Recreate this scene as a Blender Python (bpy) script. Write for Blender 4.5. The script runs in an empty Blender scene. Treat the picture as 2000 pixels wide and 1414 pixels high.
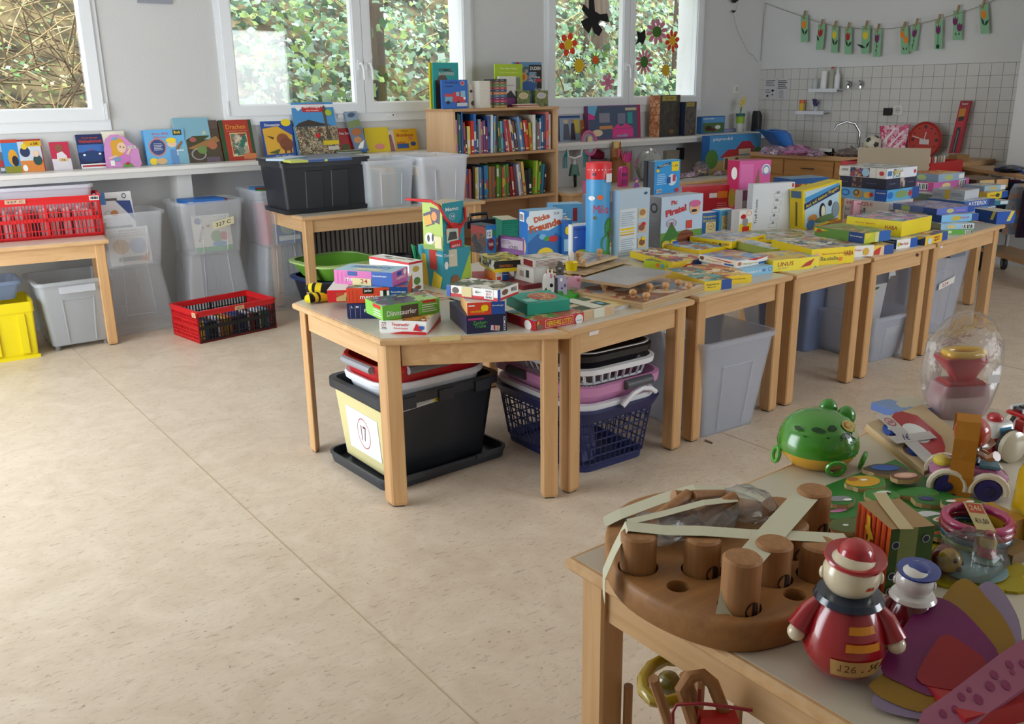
import bpy, bmesh, math, random
from mathutils import Vector, Matrix, Euler
random.seed(11)
R_ = math.radians
sc = bpy.context.scene
COL = sc.collection
# ------------------------------------------------------------------ camera, world, lights, exposure
CAM_H, YAW, PITCH, ROLL, FPX = 1.5, R_(36.66252), R_(16.70254), R_(-0.76859), 1774.607
_f = Vector((math.sin(YAW)*math.cos(PITCH), math.cos(YAW)*math.cos(PITCH), -math.sin(PITCH)))
_r = Vector((math.cos(YAW), -math.sin(YAW), 0)); _u = _r.cross(_f)
C_R = _r*math.cos(ROLL)+_u*math.sin(ROLL); C_U = -_r*math.sin(ROLL)+_u*math.cos(ROLL); C_F = _f
C_O = Vector((0, 0, CAM_H))
cd = bpy.data.cameras.new('camera'); cam = bpy.data.objects.new('camera', cd); COL.objects.link(cam)
cd.sensor_fit = 'HORIZONTAL'; cd.sensor_width = 36; cd.lens = 36*FPX/2000; cd.clip_start = .05; cd.clip_end = 200
cam.matrix_world = Matrix(((C_R.x, C_U.x, -C_F.x, 0), (C_R.y, C_U.y, -C_F.y, 0), (C_R.z, C_U.z, -C_F.z, CAM_H), (0, 0, 0, 1)))
sc.camera = cam
w = bpy.data.worlds.new('world'); sc.world = w; w.use_nodes = True
bg = w.node_tree.nodes['Background']; bg.inputs[0].default_value = (.86, .93, 1, 1); bg.inputs[1].default_value = 4.8
def area_light(name, loc, rot, sx, sy, power, color=(1, 1, 1)):
    l = bpy.data.lights.new(name, 'AREA'); l.shape = 'RECTANGLE'; l.size = sx; l.size_y = sy; l.energy = power; l.color = color
    o = bpy.data.objects.new(name, l); COL.objects.link(o); o.location = loc; o.rotation_euler = rot
    return o
# daylight through the glazed doors of the left wall and the windows behind the photographer
area_light('daylight_left_doors', (-1.34, 4.3, 1.2), (0, R_(-90), 0), 2.2, 2.7, 72, (.92, .97, 1))
area_light('daylight_rear_window', (5.2, -2.3, 1.75), (R_(90), 0, 0), 3.2, 1.5, 55, (.97, .98, 1))
sc.view_settings.view_transform = 'Standard'; sc.view_settings.look = 'None'; sc.view_settings.gamma = 1
sc.view_settings.use_curve_mapping = False; sc.view_settings.exposure = -.12
sc.cycles.use_denoising = True; sc.cycles.max_bounces = 10; sc.cycles.transparent_max_bounces = 24
sc.cycles.diffuse_bounces = 5; sc.cycles.caustics_reflective = False; sc.cycles.caustics_refractive = False; sc.cycles.sample_clamp_indirect = 6

# ------------------------------------------------------------------ measured points: the sight line through a point of the photograph, met with a known plane
def ray(x, y): return (C_R*((x-1000)/FPX) - C_U*((y-707)/FPX) + C_F)
def at(x, y, z=0.0):
    d = ray(x, y); t = (z-CAM_H)/d.z; return Vector((d.x*t, d.y*t, z))
def atY(x, y, Y): d = ray(x, y); t = Y/d.y; return Vector((d.x*t, Y, CAM_H+d.z*t))
def atX(x, y, X): d = ray(x, y); t = X/d.x; return Vector((X, d.y*t, CAM_H+d.z*t))
def proj(p):
    v = Vector(p)-C_O; k = v.dot(C_F); return 1000+FPX*v.dot(C_R)/k, 707-FPX*v.dot(C_U)/k
def height_at(P, y, up=Vector((0, 0, 1))):     # how far along `up` from P until it reaches image row y
    a, b = 0.0, 3.0
    for _ in range(40):
        m = (a+b)/2
        if proj(Vector(P)+up*m)[1] > y: a = m
        else: b = m
    return a

# ------------------------------------------------------------------ materials
_mc = {}
def lin(h):
    if isinstance(h, (tuple, list)): return tuple(h[:3])
    h = h.lstrip('#'); h = ''.join(c*2 for c in h) if len(h) == 3 else h
    o = []
    for i in (0, 2, 4):
        v = int(h[i:i+2], 16)/255; o.append(v/12.92 if v <= .04045 else ((v+.055)/1.055)**2.4)
    return tuple(o)
def mat(key):
    m = bpy.data.materials.new(key); m.use_nodes = True; return m, m.node_tree, m.node_tree.nodes['Principled BSDF']
def P(c, rough=.5, spec=.5, metal=0, coat=0):
    if isinstance(c, bpy.types.Material): return c
    k = ('P', c, rough, spec, metal, coat)
    if k in _mc: return _mc[k]
    m, nt, b = mat('surface'); b.inputs['Base Color'].default_value = (*lin(c), 1); b.inputs['Roughness'].default_value = rough
    b.inputs['Specular IOR Level'].default_value = spec; b.inputs['Metallic'].default_value = metal; b.inputs['Coat Weight'].default_value = coat
    _mc[k] = m; return m
def node(nt, t, **kw):
    n = nt.nodes.new(t)
    for k, v in kw.items():
        if k.startswith('i_'): n.inputs[k[2:].replace('_', ' ')].default_value = v
        else: setattr(n, k, v)
    return n
def ramp(nt, stops, interp='LINEAR'):
    n = nt.nodes.new('ShaderNodeValToRGB'); n.color_ramp.interpolation = interp; e = n.color_ramp.elements
    while len(e) < len(stops): e.new(.5)
    for el, (p, c) in zip(e, stops): el.position = p; el.color = (*lin(c), 1)
    return n
def coords(nt, scale=(1, 1, 1), kind='Object'):
    tc = nt.nodes.new('ShaderNodeTexCoord'); mp = nt.nodes.new('ShaderNodeMapping'); mp.inputs['Scale'].default_value = scale
    nt.links.new(tc.outputs[kind], mp.inputs['Vector']); return mp.outputs['Vector']
def art(*cs, scale=22, rough=.32, seed=0):      # printed illustration: patches of the given colours
    k = ('art', cs, scale, rough, seed)
    if k in _mc: return _mc[k]
    m, nt, b = mat('printed_picture'); v = coords(nt)
    mp = v.node; mp.inputs['Location'].default_value = (seed*1.7, seed*.9, seed*.31)
    nz = node(nt, 'ShaderNodeTexNoise', i_Scale=scale*.9, i_Detail=3.0); nt.links.new(v, nz.inputs['Vector'])
    mx = node(nt, 'ShaderNodeMix', data_type='RGBA', blend_type='LINEAR_LIGHT'); mx.inputs[0].default_value = .06
    nt.links.new(v, mx.inputs[6]); nt.links.new(nz.outputs['Color'], mx.inputs[7])
    vo = node(nt, 'ShaderNodeTexVoronoi', i_Scale=scale); nt.links.new(mx.outputs[2], vo.inputs['Vector'])
    sp = node(nt, 'ShaderNodeSeparateColor'); nt.links.new(vo.outputs['Color'], sp.inputs[0])
    rp = ramp(nt, [(i/len(cs), c) for i, c in enumerate(cs)], 'CONSTANT'); nt.links.new(sp.outputs[0], rp.inputs[0])
    nt.links.new(rp.outputs[0], b.inputs['Base Color']); b.inputs['Roughness'].default_value = rough
    _mc[k] = m; return m
def wood(c1, c2, axis=0, scale=1.0, rough=.45, key=''):
    k = ('wood', c1, c2, axis, scale, rough)
    if k in _mc: return _mc[k]
    m, nt, b = mat('wood'); s = [38*scale]*3; s[axis] = 2.2*scale; v = coords(nt, s)
    nz = node(nt, 'ShaderNodeTexNoise', i_Scale=1.0, i_Detail=4.0, i_Roughness=.6, i_Distortion=.6); nt.links.new(v, nz.inputs['Vector'])
    rp = ramp(nt, [(.3, c1), (.7, c2)]); nt.links.new(nz.outputs['Fac'], rp.inputs[0]); nt.links.new(rp.outputs[0], b.inputs['Base Color'])
    b.inputs['Roughness'].default_value = rough
    bp = node(nt, 'ShaderNodeBump', i_Strength=.05, i_Distance=.01); nt.links.new(nz.outputs['Fac'], bp.inputs['Height']); nt.links.new(bp.outputs[0], b.inputs['Normal'])
    _mc[k] = m; return m
def clear(c, alpha, rough=.25, key='plastic'):      # translucent or clear plastic and film
    k = ('clear', c, alpha, rough)
    if k in _mc: return _mc[k]
    m, nt, b = mat('translucent_plastic'); b.inputs['Base Color'].default_value = (*lin(c), 1); b.inputs['Alpha'].default_value = alpha
    b.inputs['Roughness'].default_value = rough; _mc[k] = m; return m
def film(alpha=.12):
    k = ('film', alpha)
    if k in _mc: return _mc[k]
    m, nt, b = mat('clear_film'); out = nt.nodes['Material Output']
    fr = node(nt, 'ShaderNodeFresnel', i_IOR=1.5); nz = node(nt, 'ShaderNodeTexNoise', i_Scale=26.0, i_Detail=3.0)
    nt.links.new(coords(nt), nz.inputs['Vector']); bp = node(nt, 'ShaderNodeBump', i_Strength=.5, i_Distance=.012); nt.links.new(nz.outputs['Fac'], bp.inputs['Height'])
    gl = node(nt, 'ShaderNodeBsdfGlossy', i_Roughness=.12); nt.links.new(bp.outputs[0], gl.inputs['Normal']); nt.links.new(bp.outputs[0], fr.inputs['Normal'])
    tr = node(nt, 'ShaderNodeBsdfTransparent'); df = node(nt, 'ShaderNodeBsdfDiffuse'); df.inputs[0].default_value = (.85, .87, .9, 1)
    m1 = node(nt, 'ShaderNodeMixShader'); m1.inputs[0].default_value = alpha; nt.links.new(tr.outputs[0], m1.inputs[1]); nt.links.new(df.outputs[0], m1.inputs[2])
    hf = node(nt, 'ShaderNodeMath', operation='MULTIPLY'); hf.inputs[1].default_value = .6; nt.links.new(fr.outputs[0], hf.inputs[0])
    m2 = node(nt, 'ShaderNodeMixShader'); nt.links.new(hf.outputs[0], m2.inputs[0]); nt.links.new(m1.outputs[0], m2.inputs[1]); nt.links.new(gl.outputs[0], m2.inputs[2])
    nt.links.new(m2.outputs[0], out.inputs[0]); _mc[k] = m; return m

# ------------------------------------------------------------------ mesh building
class G:
    def __init__(s): s.v = []; s.f = []; s.m = []; s.mats = []
    def mi(s, m):
        m = P(m) if not isinstance(m, bpy.types.Material) else m
        if m not in s.mats: s.mats.append(m)
        return s.mats.index(m)
    def add(s, vs, fs, m, M=None):
        b = len(s.v); i = s.mi(m)
        for p in vs: p = Vector(p); s.v.append(M @ p if M else p)
        for f in fs: s.f.append(tuple(b+k for k in f)); s.m.append(i)
        return s
    def box(s, x0, x1, y0, y1, z0, z1, m, M=None, bev=0):
        if bev:
            return s.loft([(z0, [(x0+bev, y0+bev), (x1-bev, y0+bev), (x1-bev, y1-bev), (x0+bev, y1-bev)]), (z0+bev, rrect(x0, x1, y0, y1, 0)), (z1-bev, rrect(x0, x1, y0, y1, 0)),
                           (z1, [(x0+bev, y0+bev), (x1-bev, y0+bev), (x1-bev, y1-bev), (x0+bev, y1-bev)])], m, M)
        vs = [(x, y, z) for z in (z0, z1) for x, y in ((x0, y0), (x1, y0), (x1, y1), (x0, y1))]
        return s.add(vs, [(3, 2, 1, 0), (4, 5, 6, 7), (0, 1, 5, 4), (1, 2, 6, 5), (2, 3, 7, 6), (3, 0, 4, 7)], m, M)
    def loft(s, rings, m, M=None, cap0=True, cap1=True):   # rings: (z, [(x, y)...]) or [(x, y, z)...]
        vs = []; n = None
        for r in rings:
            pts = [(x, y, r[0]) for x, y in r[1]] if isinstance(r, tuple) else r
            n = len(pts); vs += pts
        fs = [(k*n+i, k*n+(i+1) % n, (k+1)*n+(i+1) % n, (k+1)*n+i) for k in range(len(rings)-1) for i in range(n)]
        if cap0: fs.append(tuple(range(n-1, -1, -1)))
        if cap1: fs.append(tuple(range((len(rings)-1)*n, len(rings)*n)))
        return s.add(vs, fs, m, M)
    def prism(s, poly, z0, z1, m, M=None): return s.loft([(z0, poly), (z1, poly)], m, M)
    def lathe(s, prof, m, M=None, n=20):     # prof: (r, z) bottom to top
        rings = [(z, [(max(r, 1e-4)*math.cos(2*math.pi*i/n), max(r, 1e-4)*math.sin(2*math.pi*i/n)) for i in range(n)]) for r, z in prof]
        return s.loft(rings, m, M)
    def ball(s, c, r, m, n=14, M=None):
        r = (r, r, r) if not isinstance(r, tuple) else r; k = max(5, n//2)
        T = Matrix.Translation(c) @ Matrix.Diagonal((*r, 1)); T = M @ T if M else T
        return s.lathe([(math.sin(math.pi*i/k), -math.cos(math.pi*i/k)) for i in range(k+1)], m, T, n)
    def tube(s, pts, r, m, n=8, M=None, closed=False):
        pts = [Vector(p) for p in pts]; rings = []; up = Vector((0, 0, 1)); N = len(pts); last = None
        for i, p in enumerate(pts):
            a = pts[i-1] if (i or closed) else p; b = pts[(i+1) % N] if (i < N-1 or closed) else p
            t = (b-a).normalized()
            if last is None:
                x = t.cross(up)
                if x.length < .2: x = t.cross(Vector((1, 0, 0)))
            else: x = last - t*last.dot(t)
            x.normalize(); y = t.cross(x); last = x; rr = r[i] if isinstance(r, (list, tuple)) else r
            rings.append([p+(x*math.cos(2*math.pi*k/n)+y*math.sin(2*math.pi*k/n))*rr for k in range(n)])
        if closed:
            rings.append(rings[0]); return s.loft(rings, m, M, False, False)
        return s.loft(rings, m, M)
    def quad(s, a, b, c, d, m): return s.add([a, b, c, d], [(0, 1, 2, 3)], m)
    def build(s, name, parent=None, smooth=False, loc=None, M=None):
        me = bpy.data.meshes.new(name); me.from_pydata([tuple(p) for p in s.v], [], s.f)
        for m in s.mats: me.materials.append(m)
        me.polygons.foreach_set('material_index', s.m)
        bm = bmesh.new(); bm.from_mesh(me); bmesh.ops.recalc_face_normals(bm, faces=bm.faces); bm.to_mesh(me); bm.free()
        if smooth:
            me.polygons.foreach_set('use_smooth', [True]*len(s.f))
            try: me.set_sharp_from_angle(angle=R_(40))
            except Exception: pass
        o = bpy.data.objects.new(name, me); COL.objects.link(o)
        if M is not None: o.matrix_world = M
        elif loc: o.location = loc
        if parent is not None: o.parent = parent
        return o
def rrect(x0, x1, y0, y1, r, k=3):      # rounded rectangle outline, counter-clockwise
    if r <= 0: return [(x0, y0), (x1, y0), (x1, y1), (x0, y1)]
    o = []
    for cx, cy, a in ((x1-r, y0+r, -90), (x1-r, y1-r, 0), (x0+r, y1-r, 90), (x0+r, y0+r, 180)):
        for i in range(k+1): t = R_(a+90*i/k); o.append((cx+r*math.cos(t), cy+r*math.sin(t)))
    return o
def arc(cx, cy, r, a0, a1, n=10): return [(cx+r*math.cos(R_(a0+(a1-a0)*i/n)), cy+r*math.sin(R_(a0+(a1-a0)*i/n))) for i in range(n+1)]
def tag(o, label, cat, group=None):
    o['label'] = label; o['category'] = cat
    if group: o['group'] = group
    return o
def thing(name, label, cat, loc=(0, 0, 0), rz=0, group=None, M=None):
    o = bpy.data.objects.new(name, None); COL.objects.link(o); o.empty_display_size = .05
    if M is not None: o.matrix_world = M
    else: o.location = loc; o.rotation_euler = (0, 0, rz)
    return tag(o, label, cat, group)
def struct(g, name, parent=None, smooth=False):
    o = g.build(name, parent, smooth)
    if parent is None: o['kind'] = 'structure'
    return o
def copy_tree(o, parent=None):
    c = o.copy(); COL.objects.link(c); c.parent = parent
    if parent is not None: c.matrix_parent_inverse = o.matrix_parent_inverse
    for ch in [x for x in bpy.data.objects if x.parent == o]: copy_tree(ch, c)
    return c
# ------------------------------------------------------------------ flat print: lettering and shapes on a face, in fractions of the face
_tc = {}
def text_mesh(s, bold=.0, shear=0.0):
    k = (s, bold, shear)
    if k in _tc: return _tc[k]
    cu = bpy.data.curves.new('t', 'FONT'); cu.body = s; cu.resolution_u = 2; cu.offset = bold; cu.shear = shear; cu.fill_mode = 'FRONT'
    ob = bpy.data.objects.new('t', cu); me = bpy.data.meshes.new_from_object(ob)
    vs = [tuple(v.co) for v in me.vertices]; fs = [tuple(p.vertices) for p in me.polygons]
    bpy.data.objects.remove(ob); bpy.data.curves.remove(cu); bpy.data.meshes.remove(me)
    if vs:
        x0 = min(v[0] for v in vs); x1 = max(v[0] for v in vs); y0 = min(v[1] for v in vs); y1 = max(v[1] for v in vs)
        vs = [((v[0]-x0)/max(x1-x0, 1e-6)-.5, (v[1]-y0)/max(y1-y0, 1e-6)-.5) for v in vs]
    _tc[k] = (vs, fs); return _tc[k]
def blob(n, seed, amp=.35):
    r = random.Random(seed); return [1-amp*r.random() for _ in range(n)]
def printed(items, o, u, v, n, name='cover_print', parent=None, M=None, lift=.0006):
    """items in face fractions: r=rect, e=ellipse, p=polygon, t=text, s=star, l=line; o origin, u/v edge vectors, n outward"""
    g = G(); o, u, v, n = map(Vector, (o, u, v, n)); U, V = u.length, v.length
    for k, it in enumerate(items):
        h = lift+.00035*k; q = lambda x, y: o+u*x+v*y+n*h
        c = it[-1]; t = it[0]; m = c if isinstance(c, bpy.types.Material) else P(c, .4)
        if t == 'r': _, x0, y0, x1, y1, _c = it; pts = [(x0, y0), (x1, y0), (x1, y1), (x0, y1)]
        elif t == 'e': _, cx, cy, rx, ry, _c = it; pts = [(cx+rx*math.cos(2*math.pi*i/16), cy+ry*math.sin(2*math.pi*i/16)) for i in range(16)]
        elif t == 'ring':
            _, cx, cy, rx, ry, th, _c = it; N = 20; vs = []
            for i in range(N):
                a = 2*math.pi*i/N; vs += [q(cx+rx*math.cos(a), cy+ry*math.sin(a)), q(cx+rx*(1-th)*math.cos(a), cy+ry*(1-th)*math.sin(a))]
            g.add(vs, [(2*i, (2*i+2) % (2*N), (2*i+3) % (2*N), 2*i+1) for i in range(N)], m); continue
        elif t == 'p': pts = it[1]
        elif t == 's': _, cx, cy, r0, r1, N, _c = it; pts = [(cx+(r0 if i % 2 else r1)*math.cos(math.pi*i/N), cy+(r0 if i % 2 else r1)*U/V*math.sin(math.pi*i/N)) for i in range(2*N)]
        elif t == 'l':
            _, x0, y0, x1, y1, wd, _c = it; dx, dy = (x1-x0)*U, (y1-y0)*V; L = math.hypot(dx, dy) or 1; a, b = -dy/L*wd/2/U, dx/L*wd/2/V
            pts = [(x0+a, y0+b), (x0-a, y0-b), (x1-a, y1-b), (x1+a, y1+b)]
        elif t == 't':
            _, s, cx, cy, wd, ht = it[:6]; ang = it[6] if len(it) > 7 else 0; vs, fs = text_mesh(s, it[7] if len(it) > 8 else .012)
            ca, sa = math.cos(R_(ang)), math.sin(R_(ang)); out = []
            for a, b in vs:
                a, b = a*wd*U, b*ht*V; out.append(q(cx+(a*ca-b*sa)/U, cy+(a*sa+b*ca)/V))
            g.add(out, fs, m); continue
        g.add([q(*p) for p in pts], [tuple(range(len(pts)))], m)
    if not g.f: return None
    ob = g.build(name, parent)
    return ob
# ------------------------------------------------------------------ setting
YW, XR, ZL, TT = 6.6, 8.3, 1.036, .66       # window wall, tiled wall, ledge top, table top
def wall_mat(c='#cbcccc'):
    m, nt, b = mat('woodchip_wall'); nz = node(nt, 'ShaderNodeTexNoise', i_Scale=70.0, i_Detail=4.0); nt.links.new(coords(nt), nz.inputs['Vector'])
    bp = node(nt, 'ShaderNodeBump', i_Strength=.35, i_Distance=.004); nt.links.new(nz.outputs['Fac'], bp.inputs['Height']); nt.links.new(bp.outputs[0], b.inputs['Normal'])
    b.inputs['Base Color'].default_value = (*lin(c), 1); b.inputs['Roughness'].default_value = .85; return m
WALL = wall_mat(); WHITE = P('#e4e6e8', .35); WPVC = P('#dfe3e6', .3)
def floor_mat():
    m, nt, b = mat('linoleum'); v = coords(nt, (1, 1, 1))
    n1 = node(nt, 'ShaderNodeTexNoise', i_Scale=5.0, i_Detail=6.0, i_Roughness=.65, i_Distortion=1.2); nt.links.new(v, n1.inputs['Vector'])
    v2 = coords(nt, (30, 95, 30)); n2 = node(nt, 'ShaderNodeTexNoise', i_Scale=1.0, i_Detail=5.0, i_Roughness=.7, i_Distortion=.8); nt.links.new(v2, n2.inputs['Vector'])
    r1 = ramp(nt, [(.3, '#cbb9a3'), (.7, '#dccdb9')]); nt.links.new(n1.outputs['Fac'], r1.inputs[0])
    r2 = ramp(nt, [(.30, '#8f7e68'), (.44, '#ffffff'), (.7, '#ffffff'), (.78, '#fff4e0')]); nt.links.new(n2.outputs['Fac'], r2.inputs[0])
    mx = node(nt, 'ShaderNodeMix', data_type='RGBA', blend_type='MULTIPLY'); mx.inputs[0].default_value = .55
    nt.links.new(r1.outputs[0], mx.inputs[6]); nt.links.new(r2.outputs[0], mx.inputs[7])
    n3 = node(nt, 'ShaderNodeTexNoise', i_Scale=42.0, i_Detail=2.0, i_Roughness=.5); nt.links.new(v, n3.inputs['Vector'])
    r3 = ramp(nt, [(.69, '#ffffff'), (.76, '#6d5742')]); nt.links.new(n3.outputs['Fac'], r3.inputs[0])
    m3 = node(nt, 'ShaderNodeMix', data_type='RGBA', blend_type='MULTIPLY'); m3.inputs[0].default_value = .5
    nt.links.new(mx.outputs[2], m3.inputs[6]); nt.links.new(r3.outputs[0], m3.inputs[7]); nt.links.new(m3.outputs[2], b.inputs['Base Color'])
    b.inputs['Roughness'].default_value = .42; b.inputs['Specular IOR Level'].default_value = .35; return m
struct(G().box(-2.3, 8.6, -2.4, 6.9, -.06, 0, floor_mat()), 'floor')
fs = G()
for x in (1.05, 3.05, 5.05, 7.05): fs.box(x, x+.004, -2.3, 6.55, 0, .0012, P('#b8a48a', .6))
o = struct(fs, 'trim_1'); o['label'] = 'floor seam'
struct(G().box(-2.3, 8.6, -2.4, 6.9, 2.95, 3.05, P('#e6e5e1', .9)), 'ceiling')
WX = [(-.56, 1.61), (2.38, 4.55), (5.31, 7.362)]; WZ0, WZ1 = 1.275, 2.62
g = G(); xs = [-2.3]+[x for p in WX for x in p]+[8.6]
for i in range(0, len(xs), 2): g.box(xs[i], xs[i+1], YW, YW+.3, 0, 2.95, WALL)
for a, b_ in WX: g.box(a, b_, YW, YW+.3, 0, WZ0, WALL).box(a, b_, YW, YW+.3, WZ1, 2.95, WALL)
struct(g, 'wall_back')
g = G().box(XR, XR+.2, 3.7, 6.9, 0, 2.95, WALL); wr = struct(g, 'wall_right')
struct(G().box(8.0, 8.6, 1.2, 3.749, 0, 2.95, WALL), 'wall_pillar')
struct(G().box(8.4, 8.6, -2.4, 1.25, 0, 2.95, WALL), 'wall_right_front')
g = G().box(-1.6, -1.4, -2.4, 2.5, 0, 2.95, WALL).box(-1.6, -1.4, 5.7, 6.9, 0, 2.95, WALL).box(-1.6, -1.4, 2.5, 5.7, 2.4, 2.95, WALL); struct(g, 'wall_left')
g = G().box(-2.5, 8.6, -2.6, -2.4, 0, 1.0, WALL).box(-2.5, 8.6, -2.6, -2.4, 2.5, 2.95, WALL)
for a, b_ in ((-2.5, 3.5), (6.9, 8.6)): g.box(a, b_, -2.6, -2.4, 1.0, 2.5, WALL)
struct(g, 'wall_front')
# windows: frame, two sashes each with bead, pane, handle
GLASS = mat('window_glass')[0]; nt = GLASS.node_tree; out = nt.nodes['Material Output']
fr = node(nt, 'ShaderNodeFresnel', i_IOR=1.42); tr = node(nt, 'ShaderNodeBsdfTransparent'); gl = node(nt, 'ShaderNodeBsdfGlossy', i_Roughness=.0); mx = node(nt, 'ShaderNodeMixShader')
mx.inputs[0].default_value = .06; nt.links.new(tr.outputs[0], mx.inputs[1]); nt.links.new(gl.outputs[0], mx.inputs[2]); nt.links.new(mx.outputs[0], out.inputs[0])
def frame(g, x0, x1, z0, z1, t, y0, y1, m): g.box(x0, x1, y0, y1, z0, z0+t, m).box(x0, x1, y0, y1, z1-t, z1, m).box(x0, x0+t, y0, y1, z0+t, z1-t, m).box(x1-t, x1, y0, y1, z0+t, z1-t, m)
for wi, (a, b_) in enumerate(WX):
    g = G(); frame(g, a, b_, WZ0, WZ1, .065, YW-.012, YW+.06, WPVC); wo = struct(g, 'window_%d' % (wi+1))
    md = [0.52, 3.503, 6.321][wi]
    for k, (x0, x1) in enumerate(((a+.035, md-.002), (md+.002, b_-.035))):
        g = G(); frame(g, x0, x1, WZ0+.065, WZ1-.035, .07, YW-.03, YW+.05, WPVC); s = g.build('sash', wo)
        g = G(); frame(g, x0+.068, x1-.068, WZ0+.133, WZ1-.1, .014, YW-.018, YW+.03, P('#f2f4f6', .25)); g.build('bead', s)
        G().box(x0+.07, x1-.07, YW+.006, YW+.01, WZ0+.135, WZ1-.105, GLASS).build('pane', s)
        hx = (x1-.035) if k == 0 else (x0+.035)
        if wi: 
            g = G().box(hx-.014, hx+.014, YW-.042, YW-.03, 1.66, 1.73, WHITE).tube([(hx, YW-.04, 1.70), (hx, YW-.075, 1.705), (hx+.012, YW-.08, 1.66), (hx+.014, YW-.08, 1.585)], .009, WHITE, 8); g.build('window_handle', s, True)
        if k == 1 and wi < 1: G().box(x1+.002, x1+.016, YW-.04, YW-.013, WZ0+.07, WZ0+.17, WHITE).build('hinge', s)
        if k == 0 and wi: G().box(x0-.014, x0-.002, YW-.04, YW-.013, WZ0+.07, WZ0+.17, WHITE).build('hinge', s)
    for hx in (([3.30, 3.73]) if wi == 1 else []): G().box(hx-.04, hx+.04, YW-.022, YW-.012, WZ0+.028, WZ0+.055, WHITE).box(hx+.012, hx+.022, YW-.024, YW-.022, WZ0+.036, WZ0+.046, P('#444')).build('catch_plate', wo)
    ex = G().box(a-.01, a+.02, YW+.062, YW+.32, WZ0-.02, WZ1, P('#f0f0ee', .7)).box(b_-.025, b_+.01, YW+.062, YW+.32, WZ0-.02, WZ1, P('#f0f0ee', .7)).box(a+.02, b_-.025, YW+.062, YW+.34, WZ0-.03, WZ0+.012, P('#d8d8d6', .5)); ex.build('outer_reveal', wo)
# ledge along the window wall with its apron, posts and radiator
LED = P('#e3e2dd', .35)
g = G().box(-1.2, XR-.15, 6.33, YW-.002, ZL-.024, ZL, LED); lo = struct(g, 'trim_2'); lo['label'] = 'white shelf ledge below the windows'
G().box(-1.2, XR-.17, 6.338, 6.375, ZL-.062, ZL-.024, P('#cfd0ce', .4)).build('apron', lo)
for x in (-.5, 1.99, 5.2): G().box(x-.05, x+.05, 6.4, YW-.002, 0, ZL-.03, P('#d5d4d0', .5)).build('support_post', lo)
rad = thing('radiator', 'grey ribbed radiator on the wall behind the storage bin table', 'radiator', (3.3, 6.5, 0))
G().box(-.62, .62, .0, .05, .12, .66, P('#8d8a84', .5)).build('panel', rad)
rib = G().box(-.012, .012, -.03, .0, .14, .64, P('#9b9790', .45)); r0 = rib.build('rib', rad); r0.location = (-.6, 0, 0)
for i in range(1, 31): r = r0.copy(); COL.objects.link(r); r.location = (-.6+.04*i, 0, 0)
# tiles
GROUT = P('#77756f', .8); TILE = P('#c3c2be', .18)
TS = .1035; z1 = 1.666
G().box(XR-.004, XR, 3.75, YW, .86, z1+.002, GROUT).build('grout_bed', wr)
t0 = G().box(-.007, 0, -.0502, .0502, -.0502, .0502, TILE, bev=.0).build('tile', wr); first = True
for r in range(8):
    for c in range(28):
        y = YW-.045-TS*c; z = z1-TS*(r+.5)
        if y < 3.70: continue
        o = t0 if first else t0.copy()
        if not first: COL.objects.link(o)
        first = False; o.location = (XR-.004, y, z)
# ------------------------------------------------------------------ outside: ivy bank
def bank_z(x, y): return .35+(y-7.1)*.62+.12*math.sin(x*1.7)+.10*math.sin(y*2.3+x*.9)
m, nt, b = mat('earth_bank'); nz = node(nt, 'ShaderNodeTexNoise', i_Scale=3.5, i_Detail=6.0); nt.links.new(coords(nt), nz.inputs['Vector'])
rp = ramp(nt, [(.35, '#2e2a1c'), (.5, '#5d5337'), (.62, '#8d7b55')]); nt.links.new(nz.outputs['Fac'], rp.inputs[0]); nt.links.new(rp.outputs[0], b.inputs['Base Color']); b.inputs['Roughness'].default_value = .95
g = G(); nx, ny = 46, 22; vs = []
for j in range(ny+1):
    for i in range(nx+1): x = -3.5+18*i/nx; y = 7.1+6.2*j/ny; vs.append((x, y, bank_z(x, y)+random.uniform(-.05, .05)))
g.add(vs, [(j*(nx+1)+i, j*(nx+1)+i+1, (j+1)*(nx+1)+i+1, (j+1)*(nx+1)+i) for j in range(ny) for i in range(nx)], m)
o = struct(g, 'ground_bank', None, True)
struct(G().box(-3.5, 14.5, 12.3, 12.6, 2.6, 5.2, P('#a79f8b', .9)), 'wall_garden')
# ivy: leaves along the bank; the near large ones are pieces of their own, the rest one mass
leafp = [(0, -.1), (.28, -.42), (.5, -.12), (.92, .02), (.5, .12), (.28, .42), (0, .1)]
def leaf_verts(c, s, n, tw):
    n = n.normalized(); x = n.cross(Vector((.3, .2, 1))).normalized(); y = n.cross(x); d = x*math.cos(tw)+y*math.sin(tw); e = n.cross(d)
    return [c+d*(a*s)+e*(b_*s)+n*(.10*s*abs(b_)*-1) for a, b_ in leafp]
LEAFC = ['#6f9468', '#54794f', '#8fb08c', '#3f6039', '#a9c2ac', '#7fa055', '#9dbb5e', '#2f4a2c']
DRY = ['#c8b184', '#a88d5c', '#9aa05a', '#6f7d3c', '#b7b76a', '#d9caa2', '#8a6f45', '#5d8a3c']
def leaf_mat(c):
    k = ('leaf', c)
    if k not in _mc:
        _mc[k] = P(c, .42)
    return _mc[k]
ivy = thing('ivy', 'dense green ivy covering the bank outside the windows', 'ivy', (0, 0, 0))
lm = []
for c in LEAFC:
    g = G(); g.add(leaf_verts(Vector((0, 0, 0)), 1.0, Vector((0, -.3, 1)), 0), [tuple(range(7))], leaf_mat(c)); lm.append(g)
gm = G(); cnt = 0; protos = []
for g in lm:
    o = g.build('leaf', ivy); protos.append(o); o.location = (0, 0, -1)
rnd = random.Random(5)
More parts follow.
